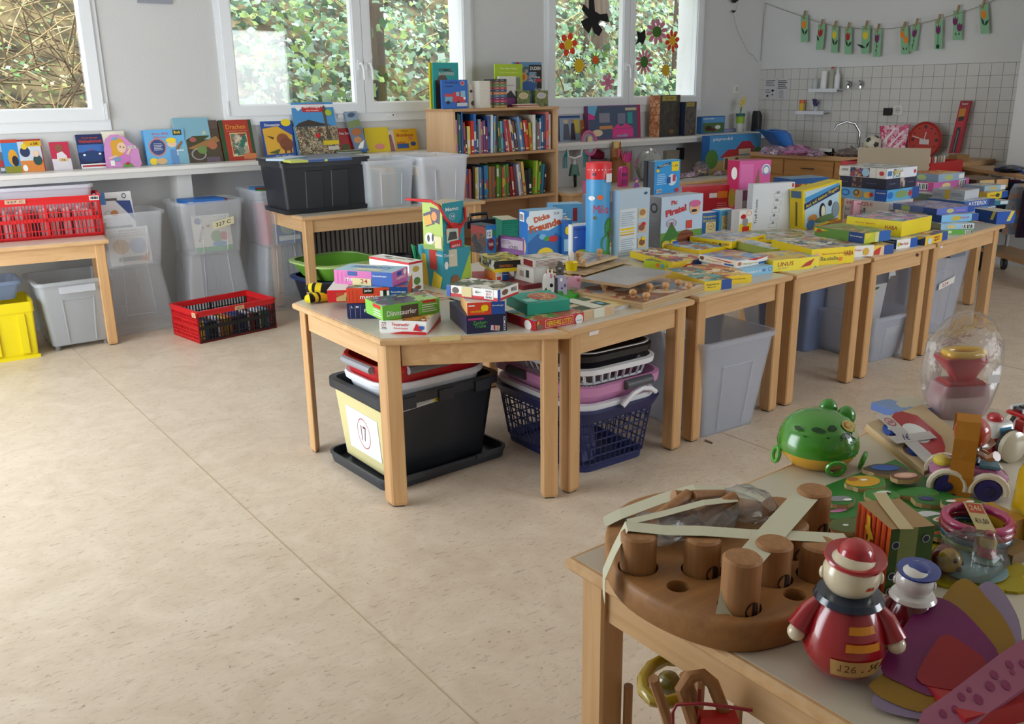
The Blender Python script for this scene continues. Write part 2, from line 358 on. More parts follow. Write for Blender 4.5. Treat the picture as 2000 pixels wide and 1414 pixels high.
def spray(x, y, z, size, pal, big=False):
    n = Vector((rnd.uniform(-.5, .5), -1+rnd.uniform(-.3, .5), rnd.uniform(.1, 1.3)))
    c = rnd.choice(pal); gm.add(leaf_verts(Vector((x, y, z)), size, n, rnd.uniform(0, 6.28)), [tuple(range(7))], leaf_mat(c))
for k in range(17500):
    x = rnd.uniform(-.3, 13.0); y = 7.15+4.7*rnd.random()**1.25
    dry = x*6.6/y < 1.75
    if dry and rnd.random() < .45: continue
    z = bank_z(x, y)+rnd.uniform(0, .34)
    pal = DRY if dry and rnd.random() < .75 else LEAFC
    spray(x, y, z, rnd.uniform(.05, .12)*(.6 if dry else 1), pal)
for k in range(2600):      # climbing sprays in front of the middle and right windows
    x = rnd.choice((2.75, 3.1, 4.9, 6.4, 7.4, 9.2))+rnd.gauss(0, .28); y = rnd.uniform(7.3, 8.2); z = rnd.uniform(.8, 3.0)
    spray(x*y/6.6, y, z, rnd.uniform(.06, .12), LEAFC)
gm.build('leaves', ivy)['kind'] = 'stuff'
used = set()
for k in range(280):
    i = rnd.randrange(len(protos)); o = protos[i] if i not in used else protos[i].copy()
    if i in used: COL.objects.link(o); o.parent = ivy
    used.add(i)
    xs_ = rnd.choice((rnd.uniform(2.5, 4.4), rnd.uniform(5.3, 7.2))); y = rnd.uniform(7.25, 8.4); s = rnd.uniform(.09, .15)
    z = rnd.uniform(1.25, 2.3)*y/6.6-.08*y
    o.location = (xs_*y/6.6, y, z); o.scale = (s,)*3; o.rotation_euler = (rnd.uniform(.6, 1.5), rnd.uniform(-.5, .5), rnd.uniform(-2.4, 2.4))
g = G()
for k in range(900):     # dry stalks and twigs
    left = rnd.random() < .65
    x = rnd.uniform(-.2, 3.2) if left else rnd.uniform(3, 12); y = 7.2+4.6*rnd.random(); 
    if left: x = rnd.uniform(-.1, 1.75)*y/6.6
    z = bank_z(x, y)+rnd.uniform(.02, .3); L = rnd.uniform(.3, 1.1); a = rnd.uniform(0, 6.28); e = rnd.uniform(-.3, 1.2)
    p = Vector((x, y, z)); q = p+Vector((math.cos(a)*math.cos(e), .4*math.sin(a), math.sin(e)))*L
    g.tube([p, (p+q)/2+Vector((0, 0, rnd.uniform(-.03, .1))), q], rnd.uniform(.004, .009), P(rnd.choice(['#b39a6a', '#cdb88a', '#7d6747', '#5e4b34', '#94855a']), .8), 4)
o = g.build('twigs'); tag(o, 'dry stalks and bare twigs tangled over the bank outside', 'twigs'); o['kind'] = 'stuff'
for (px_, Y, r, lab) in ((735, 8.3, .085, 'ivy clad dark tree trunk behind the middle window'), (1165, 9.4, .16, 'broad tree trunk behind the left pane of the flower window'), (1322, 9.0, .06, 'slim tree trunk behind the right edge of the flower window')):
    b0 = atY(px_, 120, Y); zb = bank_z(b0.x, Y)
    pts = [(b0.x+.25*t*t, Y+.1*t, zb-.2+4*t) for t in (0, .15, .3, .5, .75, 1)]
    bark = wood('#3a3028', '#6b5b4a', 2, .5, .95)
    o = G().tube(pts, [r*1.2, r*1.05, r, r*.95, r*.85, r*.7], bark, 12).build('tree_trunk', None, True); tag(o, lab, 'tree')
# grey sign on the wall between the windows
a = atY(268, 0, YW-.01); c = atY(335, 8, YW-.01)
o = G().box(a.x, c.x, YW-.014, YW-.001, c.z, c.z+.2, P('#8f93a0', .5)).build('wall_sign'); tag(o, 'grey plate hung high on the wall between two windows', 'sign')
# ------------------------------------------------------------------ tables
BEECH_X = wood('#c39a69', '#d6b184', 0, .8); BEECH_Y = wood('#c39a69', '#d6b184', 1, .8); BEECH_Z = wood('#bd9060', '#d0a877', 2, .8)
LAM = P('#cfc9bb', .28); PAD = P('#2e2a26', .8)
def table(label, corners, h=TT, group=None, lam=LAM, apron=.085, leg=.06, bare=False):
    """corners counter-clockwise seen from above, first edge is the front"""
    cs = [Vector((x, y)) for x, y in corners]; n = len(cs); ctr = sum(cs, Vector((0, 0)))/n
    t = thing('kindergarten_table', label, 'table', (ctr.x, ctr.y, 0), 0, group); L = [c-ctr for c in cs]
    def inset(d):
        o = []
        for i in range(n):
            a = (L[i]-L[i-1]).normalized(); b = (L[(i+1) % n]-L[i]).normalized(); na = Vector((-a.y, a.x)); nb = Vector((-b.y, b.x))
            m_ = (na+nb).normalized(); o.append(L[i]+m_*(d/max(.2, m_.dot(na))))
        return o
    P0, P1, P2, P3 = inset(0), inset(.004), inset(.006), inset(.022)
    tp = G().loft([(h-.024, [tuple(p) for p in P1]), (h-.018, [tuple(p) for p in P0]), (h-.005, [tuple(p) for p in P0]), (h, [tuple(p) for p in P2])], BEECH_X).build('tabletop', t)
    G().prism([tuple(p) for p in inset(.013)], h, h+.0012, lam).build('laminate_sheet', tp)
    for i in range(n):
        p = P3[i]; e1 = (P3[(i+1) % n]-p).normalized(); e2 = (P3[i-1]-p).normalized()
        q = [p, p+e1*leg, p+(e1+e2)*leg*(1 if abs(e1.dot(e2)) < .2 else .72), p+e2*leg]; c = .005; oc = []
        for k in range(4):
            a = (q[k-1]-q[k]).normalized(); b = (q[(k+1) % 4]-q[k]).normalized(); oc += [tuple(q[k]+a*c), tuple(q[k]+b*c)]
        cen = sum(q, Vector((0, 0)))/4; sm = [tuple(cen+(Vector(z)-cen)*.86) for z in oc]
        lg = G().loft([(.006, sm), (.018, oc), (h-.024, oc)], BEECH_Z).build('leg', t)
        G().prism([tuple(cen+(Vector(z)-cen)*.7) for z in oc], 0, .006, PAD).build('foot_pad', lg)
        a = p+e1*leg; b = P3[(i+1) % n]-e1*leg; nn = Vector((-e1.y, e1.x)); a2, b2 = a+nn*.012, b+nn*.012
        G().prism([tuple(a2), tuple(b2), tuple(b2+nn*.02), tuple(a2+nn*.02)], h-.024-apron, h-.024, BEECH_X if abs(e1.x) > .7 else BEECH_Y).build('apron', t)
    return t
A, B, C_ = Vector((1.474, 3.508)), Vector((1.473, 2.757)), Vector((2.056, 2.405))
table('half hexagon wooden table heaped with memory games at the row end', [(B.x, B.y), (C_.x, C_.y), (2.03, 3.83), (A.x, A.y)])
def rtab(label, x0, y0, x1, y1, d):
    u = Vector((x1-x0, y1-y0)).normalized(); v = Vector((-u.y, u.x))*d
    return table(label, [(x0, y0), (x1, y1), (x1+v.x, y1+v.y), (x0+v.x, y0+v.y)], group='wooden tables in the game row')
rtab('wooden table over the laundry baskets, second of the game row', 2.066, 2.42, 2.795, 2.486, 1.3)
rtab('wooden table over one tall empty clear bin, third of the game row', 2.829, 2.491, 3.511, 2.534, 1.25)
rtab('wooden table in the game row between the tall clear bin and the white lidded bin', 3.535, 2.531, 4.175, 2.555, 1.25)
rtab('stained wooden table in the game row with a dark knot in its apron', 4.2, 2.553, 4.815, 2.57, 1.25)
rtab('last and widest wooden table of the game row carrying jigsaw puzzles', 4.847, 2.577, 5.821, 2.68, .62)
table('wooden table standing behind the far end of the game row', [(5.84, 3.02), (6.39, 3.05), (6.36, 3.68), (5.81, 3.65)])
near_table = table('pale topped wooden table in the front corner covered in toys', [(.985, -.05), (2.42, -.05), (2.42, 1.2), (.985, 1.165)], lam=P('#c6beac', .35))
M_ = .72
a = at(590, 425, M_)
mid_table = table('high wooden table against the ledge carrying book bins', [(a.x, a.y), (3.87, a.y-.06), (3.88, 6.26), (a.x+.02, 6.27)], M_)
table('wooden table at the left edge carrying the red folding crate', [(.1, 6.03), (1.327, 5.857), (1.385, 6.28), (.16, 6.46)])
table('low wooden table of dolls and pink toys under the window ledge', [(4.96, 5.83), (7.2, 5.83), (7.2, 6.3), (4.96, 6.3)])
# paper scraps and tape on the tables
def flat(name, label, cat, pts, m, th=.0008, group=None):
    g = G(); n = Vector((0, 0, 0)); P_ = [Vector(p) for p in pts]; n = (P_[1]-P_[0]).cross(P_[2]-P_[0]).normalized()
    if n.dot(C_O-P_[0]) < 0: n = -n
    g.loft([[p for p in P_], [p+n*th for p in P_]], m); return tag(g.build(name), label, cat, group)
TAPE = clear('#d9cf9f', .93, .6); TAPEW = clear('#d8d8c8', .9, .55)
def on_front(px, py, x0, y0, x1, y1, off=.0245):     # point on the vertical plane through the table front
    d = ray(px, py); u = Vector((x1-x0, y1-y0, 0)).normalized(); n = Vector((-u.y, u.x, 0)); p0 = Vector((x0, y0, 0))+n*off
    t = (p0-C_O).dot(n)/d.dot(n); return C_O+d*t
flat('masking_tape', 'white paper sticker on the apron above the laundry baskets', 'sticker', [on_front(x, y, 2.066, 2.42, 2.795, 2.486, .033) for x, y in ((1150, 656), (1168, 652), (1171, 638), (1152, 641))], P('#e8e8ea', .7))
flat('paper_sticker', 'small white sticker on the apron of the widest row table', 'sticker', [on_front(x, y, 4.847, 2.577, 5.821, 2.68, .033) for x, y in ((1836, 485), (1841, 484), (1842, 474), (1837, 475))], P('#e8e8ea', .7))
flat('masking_tape', 'torn yellowish masking tape on the front edge of the half hexagon table', 'tape', [on_front(x, y, B.x, B.y, C_.x, C_.y, -.002) for x, y in ((840, 668), (900, 664), (899, 653), (838, 659))], P('#d8c489', .7))
flat('wood_knot', 'dark knot mark in the apron of the stained table', 'mark', [on_front(x, y, 4.2, 2.553, 4.815, 2.57, .033) for x, y in ((1788, 499), (1792, 502), (1795, 497), (1791, 494))], P('#3a2412', .7))
flat('floor_splinter', 'thin dark stick lying on the floor beside the tall clear bin', 'stick', [at(1376, 861, .001), at(1391, 867, .001), at(1392, 865, .001), at(1377, 859, .001)], P('#6b5a4c', .7), .003)

# ------------------------------------------------------------------ storage bins, crates and baskets
CL = clear('#e2e7ef', .24, .22); CLB = clear('#cfd6e6', .36, .2); CLW = clear('#e6ebf3', .38, .2)
def shell(g, z0, z1, w0, d0, w1, d1, r, t, m, lip=.014, liph=.02, k=3):
    o = lambda w, d, rr: rrect(-w/2, w/2, -d/2, d/2, rr, k)
    rg = [(z0, o(w0, d0, r)), (z1-liph, o(w1, d1, r)), (z1-liph, o(w1+2*lip, d1+2*lip, r+lip)), (z1, o(w1+2*lip, d1+2*lip, r+lip)), (z1, o(w1-2*t, d1-2*t, r)), (z0+t, o(w0-2*t, d0-2*t, r))]
    return g.loft(rg, m)
def plastic_bin(label, x, y, z, w0, d0, w1, d1, h, m=CL, rz=0, inv=False, rib=True, lip=.014, group=None, name='storage_bin', r=.03, tape=None):
    """x, y: centre of the footprint"""
    t = thing(name, label, 'bin', (x, y, z), rz, group); g = G()
    F = Matrix.Translation((0, 0, h)) @ Matrix.Rotation(math.pi, 4, 'X') if inv else Matrix.Identity(4)
    shell(g, 0, h, w0, d0, w1, d1, r, .004, m, lip); g.v = [F @ p for p in g.v]; g.build('tub', t, True)
    if rib:
        for sgn in (-1, 1):
            g = G(); e = .004
            def pt(s, zz, off=e): f = zz/h; return Vector((s*(w0+(w1-w0)*f)/2, sgn*((d0+(d1-d0)*f)/2+off), zz))
            for a, b in (((-.45, .04*h), (-.45, .72*h)), ((.45, .04*h), (.45, .72*h)), ((-.45, .72*h), (.45, .72*h))):
                g.tube([pt(*a), pt(*b)], .004, m, 5)
            g.v = [F @ p for p in g.v]; g.build('moulded_rib', t)
    return t
def sticker(parent, pts, m, items=None, name='price_tape'):
    """flat sticker from four corner points (local), with lettering"""
    a, b, c, d = map(Vector, pts); u, v = b-a, d-a; n = u.cross(v).normalized()
    o = G().loft([[a, b, c, d], [p+n*.0008 for p in (a, b, c, d)]], m).build(name, parent)
    if items: printed(items, a, u, v, n, 'lettering', o, lift=.0012)
    return o
INK, RINK = P('#1d1d28', .6), P('#b02222', .6)
# left edge, under and on the table
plastic_bin('clear bin on castors under the left table, handle towards us', 1.12, 6.13, .03, .34, .36, .42, .44, .40, clear('#c3c8cd', .5, .25))
t = [o for o in bpy.data.objects if o.name.startswith('storage_bin')][-1]
G().box(-.1, .1, -.245, -.222, .33, .37, CLW).build('handle', t)
for sx in (-.14, .14):
    for sy in (-.15, .15): G().lathe([(.018, -.03), (.018, 0)], P('#777', .5), Matrix.Translation((sx, sy, 0)), 10).build('castor', t)
plastic_bin('small blue clear bin stacked on the yellow crate at the left edge', .66, 6.16, .342, .3, .26, .36, .3, .11, clear('#8fa3c4', .5, .25), rib=False)
def crate(name, label, x, y, z, w, d, h, rz, mF, mS, mR, cat='crate', bars=26, contents=None):
    t = thing(name, label, cat, (x, y, z), rz); th = .008; W, D = w/2, d/2
    G().box(-W, W, -D, D, 0, .012, mS).build('base', t)
    g = G(); rh = .035*(h/.2)
    for (a, b, c_, e) in ((-W, W, -D, -D+th), (-W, W, D-th, D), (-W, -W+th, -D, D), (W-th, W, -D, D)): g.box(a, b, c_, e, h-rh, h, mR)
    for (a, b, c_, e) in ((-W-.006, W+.006, -D-.006, -D), (-W-.006, W+.006, D, D+.006), (-W-.006, -W, -D, D), (W, W+.006, -D, D)): g.box(a, b, c_, e, h-.012, h, mR)
    g.build('rim', t)
    for sg in (-1, 1):
        g = G(); y0, y1 = (-D, -D+th) if sg < 0 else (D-th, D)
        for zz, hh in ((0, .02), (h*.41, .022), ): g.box(-W, W, y0, y1, zz, zz+hh, mF)
        for i in range(bars+1):
            xx = -W+w*i/bars; bw = .012 if i in (0, bars) else (.008 if i == bars//2 else .0028); g.box(xx-bw if i else xx, xx+bw if i < bars else xx, y0, y1, 0, h-rh, mF)
        for zz in (h*.2, h*.62): g.box(-W, W, y0+.001, y1-.001, zz-.0025, zz+.0025, mF)
        g.build('slatted_side', t)
        g = G(); x0, x1 = (-W, -W+th) if sg < 0 else (W-th, W); nb = max(6, int(bars*d/w))
        for zz, hh in ((0, .02), (h*.41, .012), (h*.62, .01)): g.box(x0, x1, -D, D, zz, zz+hh, mS)
        for i in range(nb+1): yy = -D+d*i/nb; bw = .01 if i in (0, nb) else .003; g.box(x0, x1, max(yy-bw, -D), min(yy+bw, D), 0, h-rh, mS)
        for zz in (h*.2, h*.3, h*.5, h*.72): g.box(x0, x1, -D, D, zz-.003, zz+.003, mS)
        g.box(x0-.001, x1+.001, -.05, .05, h*.6, h*.66, mS); g.build('end_panel', t)
    return t
RED, BLK = P('#cf1f24', .38), P('#17181b', .4)
a, b, c = at(392, 672), at(541, 640), at(330, 648)
u = (b-a); ang = math.atan2(u.y, u.x); v = Vector((-math.sin(ang), math.cos(ang), 0)); cw, cdp = u.length, .36
ctr = a+u/2+v*cdp/2
crate2 = crate('folding_crate', 'red rimmed folding crate with black slatted sides on the floor', ctr.x, ctr.y, 0, cw, cdp, .205, ang, BLK, RED, RED)
sticker(crate2, [(-.02, -cdp/2-.0075, .172), (.045, -cdp/2-.0075, .174), (.045, -cdp/2-.0075, .199), (-.02, -cdp/2-.0075, .197)], P('#d9b18c', .7), [('t', '22 C', .5, .5, .6, .5, INK)])
sticker(crate2, [(-cw/2-.0075, -cdp/2+.06, .165), (-cw/2-.0075, -cdp/2+.01, .165), (-cw/2-.0075, -cdp/2+.01, .195), (-cw/2-.0075, -cdp/2+.06, .195)], P('#d9b18c', .7), [('t', '22', .5, .5, .5, .4, INK)])
PAL = ['#d8dbe6', '#c23a3a', '#2d4f9e', '#e0bf3c', '#3f8d58', '#e9e4d8', '#7fa9d0', '#d77a39', '#6b3f7c', '#24324f']
def small_book(name, label, cat, loc, rz, w, d, h, c, group):
    o = G().box(-w/2, w/2, -d/2, d/2, 0, h, c).build(name); o.location = loc; o.rotation_euler = (0, 0, rz); return tag(o, label, cat, group)
rr = random.Random(3)
def row_in(crt, n, w, y, z, d, h, name, label, group, th=None):
    th = w/n*.82
    for i in range(n):
        c = rr.choice(PAL); l = Matrix.Translation(crt.location) @ Matrix.Rotation(crt.rotation_euler.z, 4, 'Z')
        p = l @ Vector((-w/2+w*(i+.5)/n, y, z)); small_book(name, label, 'book', p, crt.rotation_euler.z, th, d, h*rr.uniform(.82, 1), c, group)
row_in(crate2, 18, cw-.06, -.08, .0125, .13, .125, 'pixi_book', 'small thin book standing upright inside the red rimmed black crate', 'small books standing in the red and black crate')
# red folding crate on the left table with discs inside, white bin behind it
a, b = at(8, 474, TT), at(205, 459, TT); u = b-a; ang = math.atan2(u.y, u.x); v = Vector((-math.sin(ang), math.cos(ang), 0)); cw2 = u.length+.06; ctr = b-u.normalized()*cw2/2+v*.15
crate1 = crate('folding_crate', 'all red folding crate of discs on the left table', ctr.x, ctr.y, TT+.0015, cw2, .3, .25, ang, RED, RED, RED, bars=34)
sticker(crate1, [(-.21, -.1575, .222), (-.1, -.1575, .222), (-.1, -.1575, .247), (-.21, -.1575, .247)], P('#cda58a', .7), [('t', '327 C', .5, .5, .8, .5, INK)])
sticker(crate1, [(cw2/2-.06, -.1575, .218), (cw2/2-.005, -.1575, .218), (cw2/2-.005, -.1575, .245), (cw2/2-.06, -.1575, .245)], P('#e4e0dc', .6), [('r', .1+.1*i, .2, .15+.1*i+(.03 if i % 3 else 0), .8, INK) for i in range(8)], 'barcode_sticker')
PAL0 = PAL; PAL = ['#eceef2', '#e4e6ec', '#d8d4d0', '#c44a4a', '#503a48', '#e6e0ea']
row_in(crate1, 26, cw2-.06, -.04, .0135+TT*0, .13, .16, 'disc_case', 'white disc case standing on edge inside the all red crate', 'disc cases standing in the all red crate')
PAL = PAL0
a = at(0, 372, .93); b = at(172, 352, .95)
wb = plastic_bin('white translucent bin standing behind the all red crate', .98, 6.42, TT+.0015, .74, .14, .8, .2, .30, clear('#e6eaf4', .7, .25), -.13, rib=False)
# yellow crate
a, b = at(0, 708), at(80, 696); u = (b-a).normalized(); ang = math.atan2(u.y, u.x); v = Vector((-u.y, u.x, 0)); ctr = b-u*.2+v*.17
YEL = P('#e6d20e', .4)
t = thing('folding_crate', 'solid yellow folding crate on the floor at the left edge', 'crate', (ctr.x, ctr.y, 0), ang)
g = G(); shell(g, 0, .34, .385, .325, .4, .34, .012, .006, YEL, .006, .06); g.build('tub', t)
for x in (-.13, -.02, .13): G().box(x-.02, x+.02, -.178, -.162, .03, .27, YEL, bev=.004).build('moulded_rib', t)
G().prism([(-.2+p[0], p[1]) for p in [(0, 0), (.4, 0), (.4, .012), (0, .012)]], .0, .02, YEL, Matrix.Translation((0, -.18, 0))).build('foot_rail', t)
g = G().loft([[(x, -.172, z) for x, z in rrect(-.16, -.04, .255, .29, .017)], [(x, -.176, z) for x, z in rrect(-.16, -.04, .255, .29, .017)]], P('#3e8a2f', .5)); g.build('handle_opening', t)
# three stacks of clear bins: an upturned bin below, an open one above
def stack(cx, fy, ww, labs, h0=.43, h1=.36, dd=.32):
    plastic_bin(labs[0], cx, fy+dd/2, 0, ww, dd, ww+.1, dd+.06, h0, CL, 0, True)
    return plastic_bin(labs[1], cx, fy+dd/2-.02, h0+.001, ww, dd, ww+.07, dd+.06, h1, CL)
s1 = stack(1.53, 6.14, .34, ('upturned clear bin on the floor beside the left table leg', 'clear bin of picture folders beside the all red crate'), .43, .35, .3)
s2 = stack(2.08, 6.2, .36, ('upturned clear bin on the floor behind the red and black crate', 'clear bin of picture books with a green edged book, below the ledge post'), .445, .36, .3)
s3 = stack(2.56, 6.13, .29, ('upturned clear bin on the floor beside the high table leg', 'clear bin marked 330 of blue exercise books, left of the black lidded bin'), .455, .40, .36)
sticker(s3, [(-.06, -.232, .16), (.075, -.232, .20), (.075, -.234, .25), (-.06, -.234, .21)], P('#e8e07c', .7), [('t', '330', .45, .5, .5, .7, INK)])
sticker(s3, [(-.08, -.232, .385), (.16, -.232, .385), (.16, -.225, .403), (-.08, -.225, .403)], P('#e6df8a', .7))
sticker(s2, [(-.02, -.196, .17), (.13, -.196, .2), (.13, -.198, .25), (-.02, -.198, .22)], P('#d8d2ae', .7), [('t', '327 C', .5, .5, .7, .5, INK)])
# black lidded bin and two clear bins on the high table
DK = P('#22252b', .42)
def dark_bin(name, label, x, y, z, w, d, h, rz, lid=True, m=DK, lidflat=False):
    t = thing(name, label, 'bin', (x, y, z), rz); g = G(); shell(g, 0, h, w*.86, d*.84, w*.94, d*.92, .03, .005, m, .012, .03); g.build('tub', t, True)
    for x0 in (-.22, .06):
        g = G(); q = lambda xx, zz: (xx*w, -(d*.84/2+(d*.08/2)*zz/h)-.006, zz)
        g.loft([[q(x0, .02), q(x0+.18, .02), q(x0+.18, h*.82), q(x0, h*.82)], [(p[0], p[1]+.01, p[2]) for p in (q(x0-.01, .01), q(x0+.19, .01), q(x0+.19, h*.85), q(x0-.01, h*.85))]], m); g.build('moulded_panel', t)
    if lid:
        g = G(); g.loft([(h, rrect(-w/2, w/2, -d/2, d/2, .03)), (h+.018, rrect(-w/2, w/2, -d/2, d/2, .03)), (h+.02, rrect(-w/2+.02, w/2-.02, -d/2+.02, d/2-.02, .03)), (h+.014, rrect(-w/2+.04, w/2-.04, -d/2+.04, d/2-.04, .02))], m); g.build('lid', t, True)
    return t
a, b = at(575, 414, M_+.03), at(706, 396, M_+.03); u = b-a; ang = math.atan2(u.y, u.x)
bx = dark_bin('lidded_bin', 'black plastic bin with a lid on the high table', (a.x+b.x)/2, (a.y+b.y)/2+.2, M_+.0015, .66, .44, .335, -.03)
G().loft([(0, rrect(-.3, .3, -.2, .2, .02)), (.03, rrect(-.31, .31, -.21, .21, .02))], DK).build('base_step', bx)
c1 = at(728, 408, M_); c2 = at(812, 400, M_)
cb1 = plastic_bin('clear bin of books on the high table, right of the black bin', (c1.x+c2.x)/2-.01, (c1.y+c2.y)/2+.21, M_+.0015, .34, .38, .38, .42, .32, CLW)
cb2 = plastic_bin('clear bin of slanting books on the high table, nearest the bookcase', (c1.x+c2.x)/2+.40, (c1.y+c2.y)/2+.15, M_+.0015, .36, .38, .40, .42, .33, CLW)
# dark box with the number 17 under the first table, on an upturned lid, with red baskets in it
a, b, c = at(752, 968), at(1000, 888), at(640, 893); u = b-a; ang = math.atan2(u.y, u.x); v = Vector((-math.sin(ang), math.cos(ang), 0)); lw = u.length; ld = (c-a).dot(v)
ctr = a+u/2+v*ld/2
t = thing('bin_lid', 'dark grey upturned lid under the box marked 17', 'lid', (ctr.x, ctr.y, 0), ang); g = G(); shell(g, 0, .045, lw*.95, ld*.95, lw*.97, ld*.97, .05, .006, P('#33373e', .4), .004, .01, 4); g.build('tray', t, True)
for sx in (-.3, .3): G().box(sx*lw-.06, sx*lw+.06, -ld/2-.004, -ld/2+.004, .03, .052, P('#33373e', .4)).build('clip', t)
hb = .36; bw, bd = lw*.86, ld*.86
nb = thing('storage_box', 'dark box marked 17 with red baskets nested in its top', 'box', (ctr.x+v.x*.01, ctr.y+v.y*.01, .0075), ang)
g = G(); shell(g, 0, hb, bw*.86, bd*.84, bw, bd, .04, .006, P('#262a31', .4), .022, .035, 4); g.build('tub', nb, True)
for sx in (-.33, 0, .33): G().box(sx*bw-.035, sx*bw+.035, -bd/2-.03, -bd/2-.018, hb-.05, hb-.004, P('#262a31', .4)).build('clip', nb)
q = lambda y, z: (-bw*.86/2-(bw*.14/2)*z/hb-.004, y, z)
s = sticker(nb, [q(.17, .02), q(-.2, .01), q(-.21, .30), q(.18, .31)], P('#d9cf98', .75), None, 'masking_tape')
q2 = lambda y, z: (q(y, z)[0]-.002, y, z)
sticker(s, [q2(.12, .07), q2(-.13, .065), q2(-.14, .25), q2(.11, .26)], P('#e9ebf2', .7), [('ring', .52, .5, .2, .36, .06, RINK), ('t', '17', .52, .5, .16, .36, 0, 0.0, P('#6a3030', .6))], 'paper_note')
q3 = lambda x, z: (x, -bd*.84/2-(bd*.16/2)*z/hb-.014, z)
sticker(nb, [q3(-.25*bw/.6, .295), q3(-.02, .307), q3(-.02, .333), q3(-.25*bw/.6, .321)], P('#d4d6d8', .6), [('r', .85, 0, 1, 1, P('#e3cf2a', .6)), ('t', '2', .92, .5, .05, .6, INK), ('r', .05, .2, .25, .45, INK), ('l', .3, .4, .75, .4, .001, INK), ('l', .3, .6, .75, .6, .001, INK)], 'product_sticker')
def oval_ring(w, d, r, z, k=6): return [(x, y, z) for x, y in rrect(-w/2, w/2, -d/2, d/2, r, k)]
def oval_basket(name, label, loc, rz, w, d, h, m, rim, depth_in=.1, lean=0):
    t = thing(name, label, 'basket', loc, rz); g = G(); f = .84
    g.loft([oval_ring(w*f, d*f, .08, -h+.0), oval_ring(w, d, .12, 0), oval_ring(w*.965, d*.95, .115, 0), oval_ring(w*f*.95, d*f*.94, .075, -h+.008)], m); g.build('tub', t, True)
    g = G(); g.loft([oval_ring(w*.99, d*.99, .12, -.012), oval_ring(w*1.035, d*1.05, .13, -.012), oval_ring(w*1.045, d*1.06, .13, .004), oval_ring(w*1.02, d*1.03, .125, .014), oval_ring(w*.965, d*.955, .115, .012)], rim, None, False, False); g.build('rim', t, True)
    return t
top = hb+.0075
wbk = oval_basket('laundry_basket', 'white basket rim nested under the red basket', (ctr.x, ctr.y, top+.032), ang, bw*.94, bd*.92, .10, P('#dfe3ea', .35), P('#dfe3ea', .35))
rb = oval_basket('laundry_basket', 'red basket with grey grips and the number 85, in the dark box', (ctr.x, ctr.y, top+.10), ang, bw*.95, bd*.93, .15, P('#b3141d', .3), RED)
GREY = P('#7d7f84', .45)
for (x0, x1) in ((-.30, .06), (.22, .46)):
    g = G(); pts = [( x0*bw+(x1-x0)*bw*i/6, -bd*.93/2*1.06-.004, .0) for i in range(7)]
    if x1 > .4: pts = [(bw*.95/2*1.0*1.0-.13+.13*math.sin(R_(a_)), -bd*.93/2+.12-.145*math.cos(R_(a_)), 0) for a_ in (-30, 0, 20, 40, 60, 80)]
    g.tube(pts, .017, GREY, 8); g.build('grip', rb, True)
g = G(); g.tube([(-bw*.95/2*1.05, y, .0) for y in (-.12, -.05, .02, .1)], .016, P('#9a9ca2', .4), 8); g.build('grip', rb, True)
yy = bd*.93/2*.955-.012
sticker(rb, [(.03, yy-.012, -.085), (.155, yy-.012, -.085), (.165, yy, .005), (.04, yy, .005)], P('#e6e6e6', .7), [('t', '85', .5, .5, .8, .75, -6, .03, P('#c23038', .6))], 'paper_note')
# nested laundry baskets under the second table: blue at the bottom, white, lilac, white, black on top
a, b, c = at(1148, 924), at(1264, 893), at(985, 815); u = b-a; ang2 = math.radians(8); 
bc = a+Vector((.06, .26, 0))
bc = Vector((2.43, 2.82, 0))
def lattice(g, w0, d0, w1, d1, z0, z1, r, m, nv, nh, t=.0035):
    """slatted wall between two outlines"""
    K = 6; lo = rrect(-w0/2, w0/2, -d0/2, d0/2, r, K); hi = rrect(-w1/2, w1/2, -d1/2, d1/2, r+.02, K)
    def per(pl, s):
        n = len(pl); L = [0]
        for i in range(n): L.append(L[-1]+math.hypot(pl[(i+1) % n][0]-pl[i][0], pl[(i+1) % n][1]-pl[i][1]))
        s = s*L[-1]
        for i in range(n):
            if L[i+1] >= s: f = (s-L[i])/max(1e-9, L[i+1]-L[i]); a, b = pl[i], pl[(i+1) % n]; return Vector((a[0]+(b[0]-a[0])*f, a[1]+(b[1]-a[1])*f, 0))
        return Vector((*pl[0], 0))
    for i in range(nv):
        s = i/nv; a, b = per(lo, s), per(hi, s); a.z, b.z = z0, z1; g.tube([a, b], t, m, 4)
    for k in range(nh):
        f = k/(nh-1); zz = z0+(z1-z0)*f; pts = []
        for i in range(44): a, b = per(lo, i/44), per(hi, i/44); p = a+(b-a)*f; p.z = zz; pts.append(p)
        g.tube(pts, t*1.05, m, 4, closed=True)
NAVY = P('#222a5c', .4)
bw2, bd2 = .43, .60
t = thing('laundry_basket', 'navy lattice laundry basket on the floor, lowest of its nest', 'basket', (bc.x, bc.y, 0), -.02)
g = G(); g.loft([oval_ring(.36, .53, .06, 0), oval_ring(.365, .535, .06, .035), oval_ring(.35, .52, .06, .035), oval_ring(.34, .51, .05, .006)], NAVY); g.build('base', t, True)
g = G(); lattice(g, .365, .535, bw2, bd2, .03, .25, .05, NAVY, 64, 7); g.build('lattice_wall', t)
g = G(); g.loft([oval_ring(bw2-.005, bd2-.005, .07, .225), oval_ring(bw2+.03, bd2+.03, .09, .25), oval_ring(bw2+.055, bd2+.055, .1, .275), oval_ring(bw2+.01, bd2+.01, .08, .28), oval_ring(bw2-.02, bd2-.02, .07, .235)], NAVY, None, False, False); g.build('rim', t, True)
for sx in (-1, 1): G().box(sx*.14-.035, sx*.14+.035, -.275, -.268, .03, .24, NAVY, Matrix.Rotation(-.1, 4, 'X')).build('corner_post', t) if sx < 0 else None
LIL, WH, BK = P('#c586b4', .4), P('#e3e6ec', .4), P('#121216', .35)
